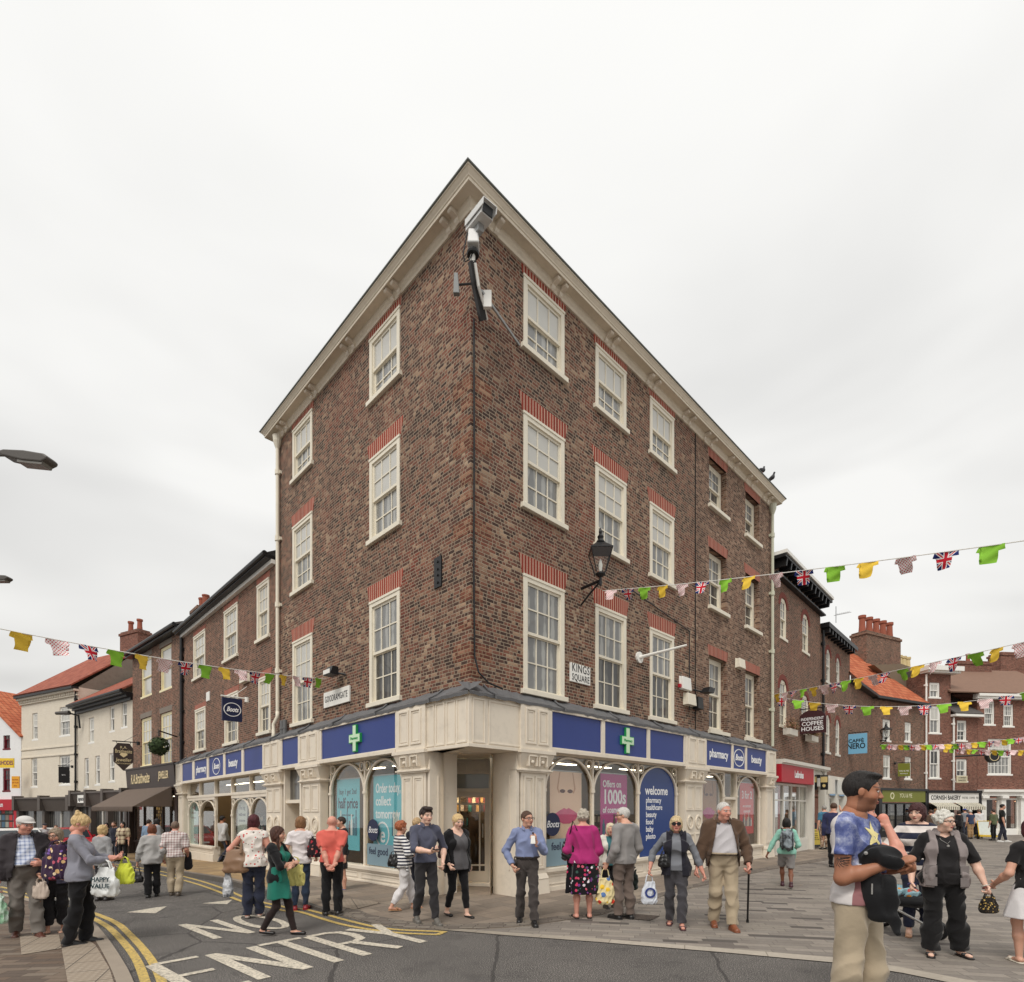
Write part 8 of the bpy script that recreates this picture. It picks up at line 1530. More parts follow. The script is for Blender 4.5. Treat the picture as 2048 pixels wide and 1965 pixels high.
a = PP('smiling young man in slate shirt with rolled sleeves holding a phone', 851, 1848, 1613, 32, g=.98, feet=[(.05, -.10, 0, 0), (-.05, .09, .01, -8)], head=(10, 6), tone='pale', top=TR('slate_shirt', (82, 84, 100), hem=.535, sleeve=.56, ease=.008, wr=.010, collar=True), bottom=TR('charcoal_jeans', (48, 46, 48), ease=.006, end=.97, wr=.012), hair=HR('nearblack', (46, 32, 28), 'quiff', th=.07), armR={'w': (-.03, -.20, .635), 'pole': (-1, .2, -.8), 'd': (.35, -.85, .2), 'palm': (.2, -.1, 1), 'curl': .8}, armL={'w': (.14, -.045, .525), 'pole': (1, .9, 0), 'curl': .9}, shoes=((98, 94, 88), 'boot'))
hp = a['hands'][1]; t = thing('phone', 'dark phone in the young man hand', 'phone', T(hp.x, hp.y-.02, hp.z+.02, .5)); MB().box(-.033, .033, -.065, .065, -.006, .006).build('case', BLACK, t, bevel=.003)
a = PP('blonde woman with ponytail in long black cardigan and grey top looking down', 914, 1834, 1627, 38, sex='f', g=1.2, tone='pale', head=(-4, 14), feet=[(.05, -.10, 0, 0), (-.06, .09, .01, -6)], top=TR('grey_top', (92, 90, 92), hem=.47, sleeve=0, neckd=.06, neckw=.08, loose=.02, wr=.009), jacket=TR('black_cardigan', (26, 25, 27), sleeve=.96, hem=.44, open=(.085, .06), ease=.012, wr=.009), bottom=TR('black_leggings', (22, 21, 23), ease=.002, end=.90, wr=.004, name='leggings'), hair=HR('blonde', (216, 184, 132), 'pony'), armL={'w': (.17, .05, .50)}, armR={'w': (-.15, -.10, .53)}, shoes=((24, 22, 22), 'pump'))
hp = a['hip']; bag('dark bag behind the black cardigan woman elbow', Vector((hp.x-.22, hp.y+.12, hp.z+.40)), .2, .12, .3, cloth('dark_patterned', (60, 36, 40), ((90, 50, 56), (40, 30, 34)), 'floral', .05), 'shoulder_bag', loop=.04)
a = PP('man in blue shirt and glasses walking with a carton drink', 1054, 1847, 1620, 6, g=1.0, tone='fair', head=(32, 0), feet=[(.05, -.10, .0, 0), (-.055, .08, .0, -10)], top=TR('blue_shirt', (128, 138, 172), hem=.56, sleeve=.97, tuck=True, ease=.009, loose=.014, wr=.012, collar=True), bottom=TR('dark_brown_trousers', (70, 64, 62), flare=1.12, ease=.009, end=1., wr=.012), hair=HR('brown', (84, 60, 46), 'short', th=.03), glasses='clear', armL={'w': (.055, -.17, .735), 'pole': (.7, .5, -1.), 'd': (-.2, -.25, .9), 'palm': (-1, -.2, 0), 'curl': 1.1}, armR={'w': (-.135, -.05, .525), 'pole': (-1, .9, 0), 'curl': .9}, shoes=((24, 22, 22), 'shoe'))
hp = a['hands'][0]; t = thing('drink_carton', 'small white drink carton in the blue shirt man raised hand', 'drink', T(hp.x-.03, hp.y-.03, hp.z-.10)); MB().box(-.035, .035, -.028, .028, 0, .11, top=(-.026, .026, -.010, .010)).build('carton', WHITE, t, bevel=.004); MB().tube([(0, 0, .13), (0, 0, .16)], .014, 8).build('cap', paint('brown_cap', (74, 50, 40), .5), t)
floral = cloth('black_pink_floral', (24, 22, 26), ((206, 60, 100), (224, 214, 220), (120, 60, 130), (200, 90, 110), (60, 90, 80)), 'floral', .06)
a = PP('grey haired woman in magenta cardigan and floral skirt seen from behind', 1166, 1838, 1620, 184, sex='f', g=1.3, tone='pink', feet=[(.06, .0, 0, 8), (-.06, .0, 0, -8)], skirt=dict(mat=floral, hem=.235, flare=1.22, waist=.60, wr=.016), top=TR('magenta_cardigan', (172, 48, 112), hem=.51, sleeve=.95, loose=.012, ease=.012, wr=.010), hair=HR('silver', (186, 176, 160), 'curly', rgb2=(214, 206, 192)), armL={'w': (.15, -.10, .56)}, armR={'w': (-.14, -.11, .55)}, shoes=((34, 28, 28), 'sandal'))
hp = a['hip']; bp = Vector((hp.x-.23, hp.y-.05, hp.z+.36)); t = bag('black shoulder bag with long strap on the magenta cardigan woman back', bp, .22, .12, .30, BLKLEA, 'shoulder_bag', loop=.04); strap(t, [bp+Vector((0, 0, -.05)), bp+Vector((.06, -.10, .25)), Vector((a['shoulders'][0].x+.08, a['shoulders'][0].y-.09, a['shoulders'][0].z-.02)), a['shoulders'][0]+Vector((.08, 0, .06))], .010, BLKLEA)
a = PP('white haired man in grey sweater looking left with a patterned bag', 1248, 1839, 1614, 214, g=1.08, tone='fair', age=.7, lean=3, head=(42, 6), feet=[(.05, -.02, 0, 8), (-.05, .03, 0, -6)], top=TR('grey_sweater', (146, 142, 140), hem=.50, sleeve=.97, ease=.014, loose=.008, wr=.010), bottom=TR('taupe_trousers', (112, 98, 90), flare=1.15, ease=.010, end=1.), hair=HR('white', (206, 202, 196), 'short', th=.04), glasses='clear', armL={'w': (.15, -.05, .50)}, armR={'w': (-.14, -.06, .51)}, shoes=((30, 28, 28), 'shoe'))
bag('cream shopping bag with red and yellow motifs in the grey sweater man hand', a['hands'][0], .30, .14, .40, cloth('motif_bag', (226, 210, 160), ((196, 60, 40), (232, 190, 60), (90, 120, 170), (220, 200, 150)), 'floral', .10), 'shopping_bag', loop=.16); q = a['hands'][1]; bag('dark green carrier bag on the far side of the grey sweater man', q+Vector((.06, .02, .05)), .24, .1, .36, crinkle('dark_green_plastic', (34, 44, 40)), loop=.1)
PP('pale haired person in white jacket half hidden between the magenta and grey pair', 1219, 1817, 1646, 10, sex='f', age=.6, top=TR('teal_top', (60, 110, 116), sleeve=.3), jacket=TR('white_jacket', (216, 210, 200), sleeve=.95, hem=.48, open=(.05, .05)), bottom=TR('black_trousers', (24, 23, 25)), hair=HR('whiteblonde', (220, 206, 176), 'bob'), head=(-20, 0))
# -- the couple walking toward the camera ------------------------------------------------------------------
a = PP('woman in dark sunglasses and navy body warmer holding hands with the tall old man', 1352, 1853, 1630, -14, sex='f', g=1.16, age=.4, tone='pink', feet=[(.045, -.09, 0, 4), (-.05, .08, .0, -6)], top=TR('mid_grey_top', (120, 122, 128), hem=.51, sleeve=.82, loose=.008), jacket=TR('navy_body_warmer', (36, 35, 44), sleeve=0, hem=.465, open=(.05, .035), ease=.014, loose=.008, name='body_warmer', collar=True), bottom=TR('charcoal_trousers', (70, 68, 72), flare=1.15, ease=.009, end=.99, wr=.010), hair=HR('ash_blonde', (208, 184, 142), 'fringe', rgb2=(230, 212, 176)), glasses='sun', armR={'w': (-.225, -.02, .525), 'pole': (-.6, 1, .2)}, armL={'w': (.225, -.03, .50), 'pole': (.5, 1, 0)}, shoes=((70, 40, 44), 'sandal'))
bag('clear white carrier bag with blue mark in the sunglasses woman hand', a['hands'][1], .24, .12, .32, crinkle('clear_white_plastic', (214, 218, 226)), loop=.12, logo=([('O', .2, .16)], paint('blue_print', (40, 56, 120), .6))); hp = a['hip']; t = bag('small black handbag at the sunglasses woman hip', Vector((hp.x-.19, hp.y-.08, hp.z+.26)), .18, .11, .18, BLKLEA, 'handbag', loop=.06)
a = PP('tall white haired man in brown suede jacket walking with a black stick', 1446, 1855, 1600, -10, g=1.10, age=.8, belly=.55, tone='pink', head=(28, 6), feet=[(.05, -.10, 0, 8), (-.06, .05, .0, -6)], top=TR('pale_grey_polo', (184, 180, 182), hem=.57, tuck=True, sleeve=.4, neckd=.02, collar=True), jacket=TR('brown_suede_jacket', (88, 68, 54), sleeve=.98, hem=.485, open=(.12, .05), ease=.018, loose=.010, wr=.012, collar=True), bottom=TR('stone_trousers', (172, 156, 132), flare=1.15, ease=.012, end=1., wr=.014), hair=HR('white', (206, 202, 196), 'thin', th=.02, line=.46), armL={'w': (.165, -.10, .515), 'pole': (.6, 1, 0), 'd': (0, -.3, -.9), 'curl': 1.2}, armR={'w': (-.20, -.03, .475), 'pole': (-.4, 1, 0)}, shoes=((128, 74, 48), 'shoe'))
h_ = a['hands'][0]; f_ = gpt(1495, 1846); t = thing('walking_stick', 'black walking stick in the tall old man left hand', 'walking stick', T(f_.x, f_.y, 0)); MB().tube([(h_.x, h_.y-.08, h_.z+.03), (h_.x, h_.y+.03, h_.z+.03), (h_.x+.01, h_.y+.03, h_.z-.02), (f_.x, f_.y, .03)], .014, 8).build('shaft', BLACK, t, Matrix()); MB().tube([(f_.x, f_.y, 0), (f_.x, f_.y, .05)], .02, 8).build('rubber_tip', BLACK, t, Matrix())
a = PP('child with black bob in mint top and grey shorts striding away with a rucksack', 1573, 1776, 1634, 158, hk=1.0, sex='f', g=1.02, tone='brown', lean=2, feet=[(.04, -.14, .01, 0), (-.045, .15, .03, 0)], top=TR('mint_top', (150, 204, 186), hem=.5, sleeve=.93, ease=.010), bottom=TR('grey_shorts', (142, 138, 136), end=.47, ease=.014, name='shorts'), hair=HR('black', (30, 26, 25), 'bob'), armL={'w': (.24, .02, .50), 'pole': (1, .6, 0)}, armR={'w': (-.14, -.12, .58)}, shoes=((70, 34, 44), 'boot'))
s_ = a['S']; Mb = a['M'] @ Matrix.Translation((0, .13*s_, .68*s_)); t = thing('rucksack', 'grey and black rucksack on the striding child back', 'rucksack', Mb); V = Vol((-.2, -.14, -.3), (.2, .2, .3), .012); V.ell((0, 0, 0), (.145, .105, .235), .02); V.ell((0, .09, -.07), (.11, .06, .12), .03); V.wrinkle(.010, 40, 2); v, q = V.mesh(); np_mesh('pack_body', v, q, cloth('rucksack_grey', (150, 160, 166), (50, 52, 56), 'mottle', .12), t)
for x in (-.09, .09): MB().tube([(x, .10, .15), (x, .135, 0), (x, .11, -.2)], .012, 5).build('strap', BLACK, t); MB().tube([(x, -.05, .2), (x*1.1, -.16, .24), (x*1.2, -.27, .1), (x*1.3, -.16, -.12), (x, -.04, -.2)], .014, 5).build('strap', BLACK, t)
# -- right background ----------------------------------------------------------------------------------------
PP('grey haired man in turquoise shirt and camouflage trousers by the folding board', 1649, 1700, 1611, 178, top=TR('turquoise_shirt', (72, 124, 152), hem=.52, sleeve=.4), bottom=dict(mat=cloth('camo_trousers', (170, 146, 124), ((110, 84, 70), (196, 178, 156)), 'camo', .12), ease=.012), hair=HR('greyhair', (160, 156, 150), 'short'), shoes=((40, 34, 32), 'shoe'), quick=True)
PP('man in dark navy shirt holding a phone to his ear', 1667, 1736, 1606, 135, top=TR('dark_navy_shirt', (54, 58, 92), hem=.52, sleeve=.95, ease=.012), bottom=TR('black_trousers', (24, 23, 25), end=1.), hair=HR('brown', (84, 60, 46), 'short'), head=(10, 14), armR={'w': (-.085, -.06, .885), 'pole': (-.5, -1, -.9), 'd': (.3, -.1, .9)}, feet=[(.05, -.06, 0, 0), (-.05, .06, 0, 0)], shoes=((24, 22, 22), 'shoe'))
for lab, px, pt, Y, fc, top, bot, hr_, kw in (
  ('dark haired person in black just behind the striped top woman', 1816, 1629, 15., 170, TR('black_top', (30, 28, 30), sleeve=.9), TR('black_trousers', (24, 23, 25)), HR('black', (30, 26, 25), 'bob'), dict(sex='f')),
  ('brown haired head seen between the striped woman and the white haired woman', 1862, 1620, 26., 180, TR('brown_coat', (92, 74, 62), sleeve=.95), TR('dark_trousers', (44, 42, 46)), HR('brown', (84, 60, 46), 'short'), {}),
  ('man in dark red top far off beside the bakery door', 1871, 1618, 31., 160, TR('maroon_top', (110, 40, 54), sleeve=.5), TR('dark_trousers', (44, 42, 46)), HR('ltbrown', (138, 100, 66), 'short'), {}),
  ('person in black coat standing at the bakery front', 1918, 1622, 31., 190, TR('black_coat', (32, 30, 32), sleeve=.95, hem=.42, ease=.016), TR('black_trousers', (24, 23, 25)), HR('dkbrown', (58, 44, 38), 'bob'), {}),
  ('person in blue and red cap among the bakery queue', 1930, 1618, 33., 180, TR('grey_coat', (140, 142, 146), sleeve=.95), TR('slate_trousers', (54, 56, 66)), HR('brown', (84, 60, 46), 'short'), dict(hat=('blue_cap', (50, 70, 150)))),
  ('white haired man in navy waistcoat and tan trousers near the bakery', 1941, 1620, 30., 180, TR('navy_waistcoat', (56, 66, 92), sleeve=.2), TR('tan_trousers', (170, 138, 100), ease=.012), HR('white', (206, 202, 196), 'short'), {}),
  ('man in white shirt walking off past the bakery', 1958, 1618, 31., 160, TR('white_shirt', (224, 222, 222), sleeve=.95, ease=.012), TR('dark_trousers', (44, 42, 46)), HR('greycrop', (120, 100, 86), 'short'), dict(feet=[(.05, -.1, 0, 0), (-.05, .1, 0, 0)])),
  ('man in olive green top beside the yellow trolley', 1987, 1619, 28.6, 190, TR('olive_top', (92, 98, 70), sleeve=.5), TR('black_trousers', (24, 23, 25)), HR('dkbrown', (58, 44, 38), 'short'), {}),
  ('tall man in black t-shirt and jeans walking right of the yellow trolley', 2004, 1608, 27.2, 60, TR('black_tee_green', (34, 36, 36), sleeve=.4), TR('dark_jeans', (46, 48, 60)), HR('black', (30, 26, 25), 'short'), dict(feet=[(.05, -.09, 0, 0), (-.05, .08, 0, 0)], shoes=((200, 198, 194), 'shoe')))):
    PP(lab, px, 0, pt, fc, Y=Y, top=top, bottom=bot, hair=hr_, quick=True, hk=1.0, **kw)
# -- right foreground -----------------------------------------------------------------------------------------
wide = dict(mat=cloth('wide_navy_hoops', (222, 214, 208), (30, 34, 52), 'hoops', .17), hem=.50, sleeve=.95, loose=.010, ease=.010, neckw=.07)
a = PP('woman with dark red bob in wide navy and cream striped top pushing a pushchair', 1834, 1872, 1607, -36, sex='f', g=1.08, tone='pale', head=(-22, 8), feet=[(.05, .03, 0, 0), (-.05, -.04, 0, 0)], top=wide, bottom=TR('navy_jeans', (36, 40, 58), ease=.006, end=.95), hair=HR('darkred', (72, 38, 38), 'fringe', th=.07), armR={'w': (-.14, -.16, .60), 'pole': (-1, .6, -.4)}, armL={'w': (.12, -.12, .56)}, shoes=((196, 150, 120), 'pump'))
strap(a['root'], [a['shoulders'][1]+Vector((.06, .05, .05)), a['shoulders'][1]+Vector((.08, -.11, -.06)), a['hip']+Vector((.16, -.10, .25))], .012, LEA('tan_strap', (150, 96, 60)))
pc = gpt(1800, 1868); t = thing('pushchair', 'black three wheeled pushchair with silver frame beside the white haired woman', 'pushchair', T(pc.x, pc.y, 0, math.radians(30)))
SIL = paint('silver_frame', (186, 184, 180), .3, .08, 4., .5, .6); m = MB()
for s in (-.24, .24): m.tube([(s, .62, 1.02), (s, .36, .70), (s, .02, .40), (s*.5, -.38, .18)], .016, 7); m.tube([(s, .30, .64), (s, .34, .30), (s, .36, .14)], .014, 7)
m.tube([(-.24, .62, 1.02), (0, .66, 1.05), (.24, .62, 1.02)], .018, 7); m.tube([(-.28, .36, .14), (.28, .36, .14)], .014, 7); m.build('frame', SIL, t, smooth=True)
V = Vol((-.26, -.4, .2), (.26, .45, 1.05), .014); V.cone((0, -.18, .46), (0, .16, .46), .17, .19, .03, ((0, 0, 1), .5)); V.cone((0, .16, .5), (0, .34, .86), .19, .18, .03, ((0, .9, -.4), .35)); V.ell((0, .2, .92), (.24, .24, .16), .03); V.ell((0, .08, .84), (.19, .24, .17), .02, True); V.cone((0, .1, .26), (0, .3, .26), .16, .16, .02, ((0, 0, 1), .4)); v, q = V.mesh(); np_mesh('seat', v, q, cloth('pushchair_black', (30, 30, 32), None, None, .05, .7), t)
V = Vol((-.2, -.35, .4), (.2, .25, .8), .014); V.ell((0, -.02, .56), (.15, .22, .10), .02); V.wrinkle(.015, 40, 5); v, q = V.mesh(); np_mesh('blanket', v, q, cloth('patterned_blanket', (150, 186, 196), ((230, 226, 220), (226, 150, 60), (200, 90, 80)), 'floral', .08), t)
for x, y_, r in ((-.28, .36, .145), (.28, .36, .145), (0, -.42, .13)):
    tp = MB(); tp.tube([(x, y_+(r-.025)*math.cos(q), r+(r-.025)*math.sin(q)) for q in np.linspace(0, 2*PI, 21)[:-1]], .026, 7, 0, True); w_ = tp.build('wheel', BLACK, t, smooth=True); m = MB(); [m.tube([(x, y_, r), (x, y_+(r-.03)*math.cos(q), r+(r-.03)*math.sin(q))], .012, 5) for q in np.linspace(0, 2*PI, 6)[:-1]]; m.tube([(x, y_+(r-.05)*math.cos(q), r+(r-.05)*math.sin(q)) for q in np.linspace(0, 2*PI, 17)[:-1]], .012, 5, 0, True); m.build('rim', SIL, w_, WM[t])
MB().tube([(0, -.42, .13), (0, -.38, .2)], .02, 6).build('fork', SIL, t)
a = PP('white haired woman in glasses, grey utility waistcoat and black top looking right', 1886, 1912, 1621, -22, sex='f', g=1.32, age=.5, tone='pale', belly=.4, head=(44, 4), feet=[(.105, .03, 0, 18), (-.075, -.02, 0, -14)], top=TR('black_blouse', (34, 32, 33), hem=.50, sleeve=.47, neckd=.03, neckw=.06, loose=.008), jacket=TR('grey_utility_waistcoat', (140, 130, 128), sleeve=0, hem=.475, open=(.075, .05), ease=.014, loose=.012, wr=.010, name='waistcoat', collar=True), bottom=TR('wide_black_trousers', (24, 23, 24), flare=1.5, ease=.014, end=1.0), hair=HR('snow', (222, 218, 208), 'curly', th=.05, rgb2=(240, 238, 232)), glasses='clear', armR={'w': (-.19, -.04, .505), 'pole': (-.5, 1, 0)}, armL={'w': (.215, -.05, .505), 'pole': (.5, 1, 0), 'curl': 1.}, shoes=((30, 26, 26), 'sandal'))
bag('small black and gold animal print pouch in the white haired woman hand', a['hands'][0], .20, .10, .18, cloth('animal_print', (30, 26, 22), ((186, 156, 90), (60, 46, 30)), 'floral', .022), 'pouch', loop=.05, full=1.1, handle_mat=BLKLEA)
K_ = a['K']; nb = a['up']((0, -.085, .775)); Mr = a['M']; m = MB(); m.tube([tuple(a['up']((-.035, .0, .845))), tuple(a['up']((-.03, -.062, .80))), tuple(nb), tuple(a['up']((.03, -.062, .80))), tuple(a['up']((.035, .0, .845)))], .003, 5); m.lathe([(0, -.02), (.014, -.012), (.014, .004), (0, .012)], tuple(nb+np.array([0, -.02, -.02])), 8); m.build('necklace', SIL, a['root'])
for i, (el, ha) in enumerate(zip(a['elbows'], a['hands'])):
    p = Mr.inverted() @ (el*.14+ha*.86); d = (Mr.inverted().to_3x3() @ (ha-el)).normalized(); u = d.orthogonal().normalized(); w_ = d.cross(u)
    for k, c in enumerate(((120, 60, 60), (206, 200, 190)) if i == 0 else ((70, 66, 120),)): MB().tube([tuple(p-d*.02*k+(u*math.cos(q)+w_*math.sin(q))*.037) for q in np.linspace(0, 2*PI, 13)[:-1]], .006, 5, 0, True).build('bracelet', paint('bracelet_%d' % sum(c), c, .5), a['root'])
for s in (-1, 1):
    for zz in (.60, .52):                  # patch pockets of the waistcoat
        o = MB().box(-.055, .055, -.004, .004, -.05, .05).build('pocket', cloth('grey_utility_pocket', (126, 118, 116)), a['root'], a['M'] @ Matrix.Translation(tuple(a['up']((s*.092, -.095 if zz < .65 else -.088, zz)))) @ Matrix.Rotation(s*.55, 4, 'Z'), bevel=.003)
a = PP('woman with dark red hair in black top and white skirt at the right edge', 2066, 1932, 1636, 168, sex='f', g=1.1, tone='fair', feet=[(.05, -.05, 0, 0), (-.05, .10, .02, 0)], top=TR('black_blouse', (34, 32, 33), hem=.52, sleeve=.3), skirt=dict(mat=cloth('white_skirt', (226, 222, 222)), hem=.32, flare=1.25, waist=.60), hair=HR('burgundy', (78, 28, 36), 'bob'), armL={'w': (.16, -.10, .55)}, shoes=((214, 206, 190), 'sandal'))
# the man in the star t-shirt, nearest the camera
def star_tee():
    n = N('star_tee'); X = n.xyz(); m1 = n.math('MULTIPLY', n.math('GREATER_THAN', X[2], 1.24), n.math('LESS_THAN', n.math('ADD', X[1], n.math('MULTIPLY', n.noise(8., 2), .02)), .045)); blue = n.ramp(n.noise(9., 5, .7), [(.3, srgb(62, 72, 122)), (.48, srgb(92, 102, 150)), (.62, srgb(150, 156, 184)), (.76, srgb(220, 220, 224))])
    m2 = n.math('MULTIPLY', n.math('LESS_THAN', X[2], 1.24), n.math('LESS_THAN', X[1], -.045)); c = n.mix(m1, n.mix(n.noise(4., 4), srgb(196, 190, 188), srgb(214, 208, 206)), blue); c = n.mix(n.math('MULTIPLY', m2, .8), c, srgb(128, 48, 54)); n.bump(n.math('ADD', n.noise(9., 4), n.math('MULTIPLY', n.noise(260., 2), .15)), .35, .012); return n.fin(c, .85, .2)
Xn = Vector(((1714-CX)/F*3.85, 3.85, 0))
a = person('tanned man with short black hair in a white and blue star t-shirt and beige trousers', 0, 0, 1.935, 38, X=Xn, g=.98, tone='tan', head=(26, 8), feet=[(.06, -.03, 0, 8), (-.06, .04, 0, -10)], top=dict(mat=star_tee(), hem=.53, sleeve=.27, ease=.007, loose=.008, neckw=.06, neckd=.015, wr=.012), bottom=TR('beige_chinos', (182, 166, 142), ease=.012, end=1., flare=1.05, wr=.005), hair=HR('jetblack', (32, 27, 25), 'crop', th=.022, stubble=.4, line=.42), armR={'w': (-.050, -.118, .680), 'pole': (-.6, 1., -.2), 'd': (.35, -.9, .3), 'palm': (.3, .2, -1), 'curl': 1.0}, armL={'w': (.02, -.125, .66), 'pole': (.4, 1., -.4), 'd': (-.5, -.6, .2), 'curl': 1.0}, shoes=((120, 100, 80), 'shoe'))
tee = [c for c in a['root'].children if c.name.startswith('shirt')][0]; bod = [c for c in a['root'].children if c.name.startswith('body')][0]
def stuck(name, polys, mat, target, M, off=.003):
    m = MB(); [m.add([(x, 0, z) for x, z in p], [tuple(range(len(p)))]) for p in polys]; o = m.build(name, mat, a['root'], M); bm = bmesh.new(); bm.from_mesh(o.data); bmesh.ops.triangulate(bm, faces=bm.faces[:]); bmesh.ops.subdivide_edges(bm, edges=bm.edges[:], cuts=3, use_grid_fill=True); bm.to_mesh(o.data); bm.free()
    w = o.modifiers.new('wrap', 'SHRINKWRAP'); w.target = target; w.wrap_method = 'PROJECT'; w.use_project_y = True; w.use_project_z = False; w.use_project_x = False; w.use_positive_direction = True; w.use_negative_direction = True; w.offset = off; w.project_limit = .25; return o
stp = [(.105*(1 if k % 2 == 0 else .42)*math.sin(k*PI/5+.25), .105*(1 if k % 2 == 0 else .42)*math.cos(k*PI/5+.25)) for k in range(10)]
qS = a['M'] @ Matrix.Translation((-.055, -.20, 1.495)) @ Matrix.Rotation(math.radians(-22), 4, 'Z')
stuck('star_print', [[(0, 0), stp[k], stp[(k+1) % 10]] for k in range(10)], paint('star_yellow', (226, 212, 150), .8, .12, 12.), tee, qS, .005)
eb = a['M'].inverted() @ ((a['shoulders'][1]+a['elbows'][1])/2); tat = []
for k in range(7):
    ang = -1.1+k*.36; pts = [(.012*math.sin(ang)+.055*j/4*math.sin(ang+.25*j), .05-.012*math.cos(ang)-.060*j/4*math.cos(ang+.2*j)) for j in range(5)]
    for (x0_, z0_), (x1_, z1_) in zip(pts, pts[1:]): nx_, nz_ = z1_-z0_, x0_-x1_; l_ = math.hypot(nx_, nz_) or 1; tat.append([(x0_+nx_/l_*.0028, z0_+nz_/l_*.0028), (x0_-nx_/l_*.0028, z0_-nz_/l_*.0028), (x1_-nx_/l_*.0018, z1_-nz_/l_*.0018), (x1_+nx_/l_*.0018, z1_+nz_/l_*.0018)])
stuck('tattoo', tat, paint('tattoo_ink', (58, 46, 42), .5), bod, a['M'] @ Matrix.Translation((eb.x-.18, eb.y, eb.z-.075)) @ Matrix.Rotation(math.radians(-90), 4, 'Z'), .001)
Mi = a['M'].inverted(); hR = Mi @ a['hands'][1]; eR = Mi @ a['elbows'][1]; mid = eR*.45+hR*.55
t = thing('black_jacket', 'black jacket bundled over the star t-shirt man forearm', 'jacket', a['M'] @ Matrix.Translation(tuple(mid))); V = Vol((-.25, -.30, -.72), (.30, .24, .34), .010); BKC = cloth('bundled_black', (26, 26, 28), None, None, .05, .7, .5)
V.ell((.03, .0, .085), (.075, .125, .072), .02); V.ell((.02, -.07, .05), (.07, .08, .055), .03); V.cone((.02, .06, .0), (.02, .03, -.20), .07, .085, .04, ((1, 0, 0), .55)); V.cone((.025, .02, -.18), (.025, .0, -.30), .085, .07, .03, ((1, 0, 0), .5)); V.cone((.02, -.06, -.08), (.02, -.10, -.40), .05, .035, .02, ((1, 0, 0), .7)); V.wrinkle(.008, 60, 8, (1, 1, .5)); v, q = V.mesh(); np_mesh('jacket_cloth', v, q, BKC, t)
MB().lathe([(0, 0), (.012, .002), (.012, .006), (0, .008)], (0, 0, 0), 10).build('button', SIL, t, WM[t] @ Matrix.Translation((-.042, .05, .10)) @ Matrix.Rotation(-PI/2, 4, 'Y')); MB().tube([(-.028, .02, -.10), (-.030, .02, -.17)], .005, 5).build('zip_pull', SIL, t)
PP('person behind the star t-shirt man with a bare arm raised to the chin', 1716, 0, 1590, 80, Y=4.75, sex='f', H=1.76, tone='pink', top=TR('pale_vest', (214, 208, 200), hem=.5, sleeve=.15), bottom=TR('dark_jeans', (46, 48, 60)), hair=HR('brown', (84, 60, 46), 'short'), armR={'w': (-.03, -.12, .862), 'pole': (-.2, -1, -1.2), 'd': (.3, .3, .9), 'curl': .8})
# ================= camera, sky, light ===============================================================
cam = bpy.data.cameras.new('camera'); co = bpy.data.objects.new('camera', cam); C.objects.link(co)
co.location = (0, 0, CH); co.rotation_euler = (PI/2, 0, 0); cam.sensor_fit = 'HORIZONTAL'; cam.sensor_width = 36
cam.lens = 36*F/2048; cam.shift_y = (HY-982.5)/2048; cam.clip_end = 2000; cam.clip_start = .05
sc.camera = co
SUN_EL, SUN_AZ = math.radians(52), math.radians(200)        # behind the camera, high, veiled by cloud
w = bpy.data.worlds.new('World'); sc.world = w; w.use_nodes = True; nt = w.node_tree; nn = nt.nodes
bg = nn['Background']; out = nn['World Output']
sky = nn.new('ShaderNodeTexSky'); sky.sky_type = 'NISHITA'; sky.sun_disc = False; sky.sun_elevation = SUN_EL; sky.sun_rotation = SUN_AZ; sky.air_density = 2.; sky.dust_density = 4.
nt.links.new(sky.outputs[0], bg.inputs[0]); bg.inputs[1].default_value = .05
tc = nn.new('ShaderNodeTexCoord'); mp = nn.new('ShaderNodeMapping'); mp.inputs['Scale'].default_value = (1, 1, 2.6); nt.links.new(tc.outputs['Generated'], mp.inputs[0])
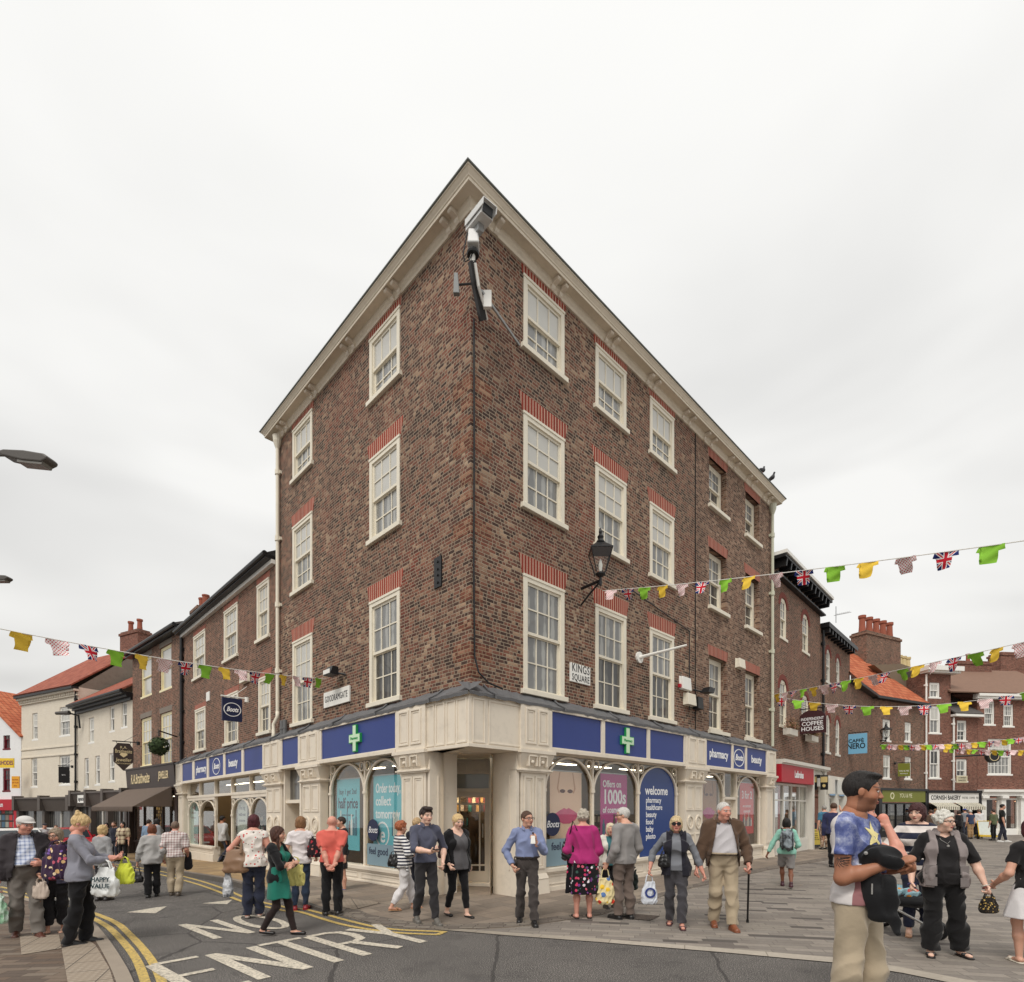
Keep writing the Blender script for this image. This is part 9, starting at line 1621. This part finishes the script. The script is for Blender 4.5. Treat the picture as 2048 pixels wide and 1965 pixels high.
ns = nn.new('ShaderNodeTexNoise'); ns.inputs['Scale'].default_value = 1.5; ns.inputs['Detail'].default_value = 3.5; ns.inputs['Roughness'].default_value = .5; ns.inputs['Distortion'].default_value = .5; nt.links.new(mp.outputs[0], ns.inputs[0])
rp = nn.new('ShaderNodeValToRGB'); cr = rp.color_ramp; cr.elements[0].position = .30; cr.elements[0].color = (.56, .553, .545, 1); cr.elements[1].position = .62; cr.elements[1].color = (.94, .93, .905, 1)
nt.links.new(ns.outputs[0], rp.inputs[0])
sp = nn.new('ShaderNodeSeparateXYZ'); nt.links.new(tc.outputs['Generated'], sp.inputs[0])
r2 = nn.new('ShaderNodeValToRGB'); r2.color_ramp.elements[0].position = .38; r2.color_ramp.elements[0].color = (0, 0, 0, 1); r2.color_ramp.elements[1].position = .84; r2.color_ramp.elements[1].color = (1, 1, 1, 1); nt.links.new(sp.outputs[2], r2.inputs[0])
mx = nn.new('ShaderNodeMix'); mx.data_type = 'RGBA'; mx.inputs[7].default_value = (1.0, .993, .965, 1); nt.links.new(r2.outputs[0], mx.inputs[0]); nt.links.new(rp.outputs[0], mx.inputs[6])
b2 = nn.new('ShaderNodeBackground'); nt.links.new(mx.outputs[2], b2.inputs[0]); b2.inputs[1].default_value = .80
ad = nn.new('ShaderNodeMixShader'); ad.inputs[0].default_value = .9; nt.links.new(bg.outputs[0], ad.inputs[1]); nt.links.new(b2.outputs[0], ad.inputs[2]); nt.links.new(ad.outputs[0], out.inputs[0])
sl = bpy.data.lights.new('sun', 'SUN'); sl.energy = 1.5; sl.angle = math.radians(25); sl.color = (1., .96, .90)
so = bpy.data.objects.new('sun', sl); C.objects.link(so)
d = Vector((math.sin(SUN_AZ)*math.cos(SUN_EL), math.cos(SUN_AZ)*math.cos(SUN_EL), math.sin(SUN_EL))); so.rotation_euler = d.to_track_quat('Z', 'Y').to_euler()
so.location = d*60
sc.view_settings.view_transform = 'Standard'; sc.view_settings.look = 'None'; sc.view_settings.exposure = .44; sc.view_settings.gamma = 1
sc.cycles.max_bounces = 6; sc.cycles.transparent_max_bounces = 12; sc.cycles.use_denoising = True
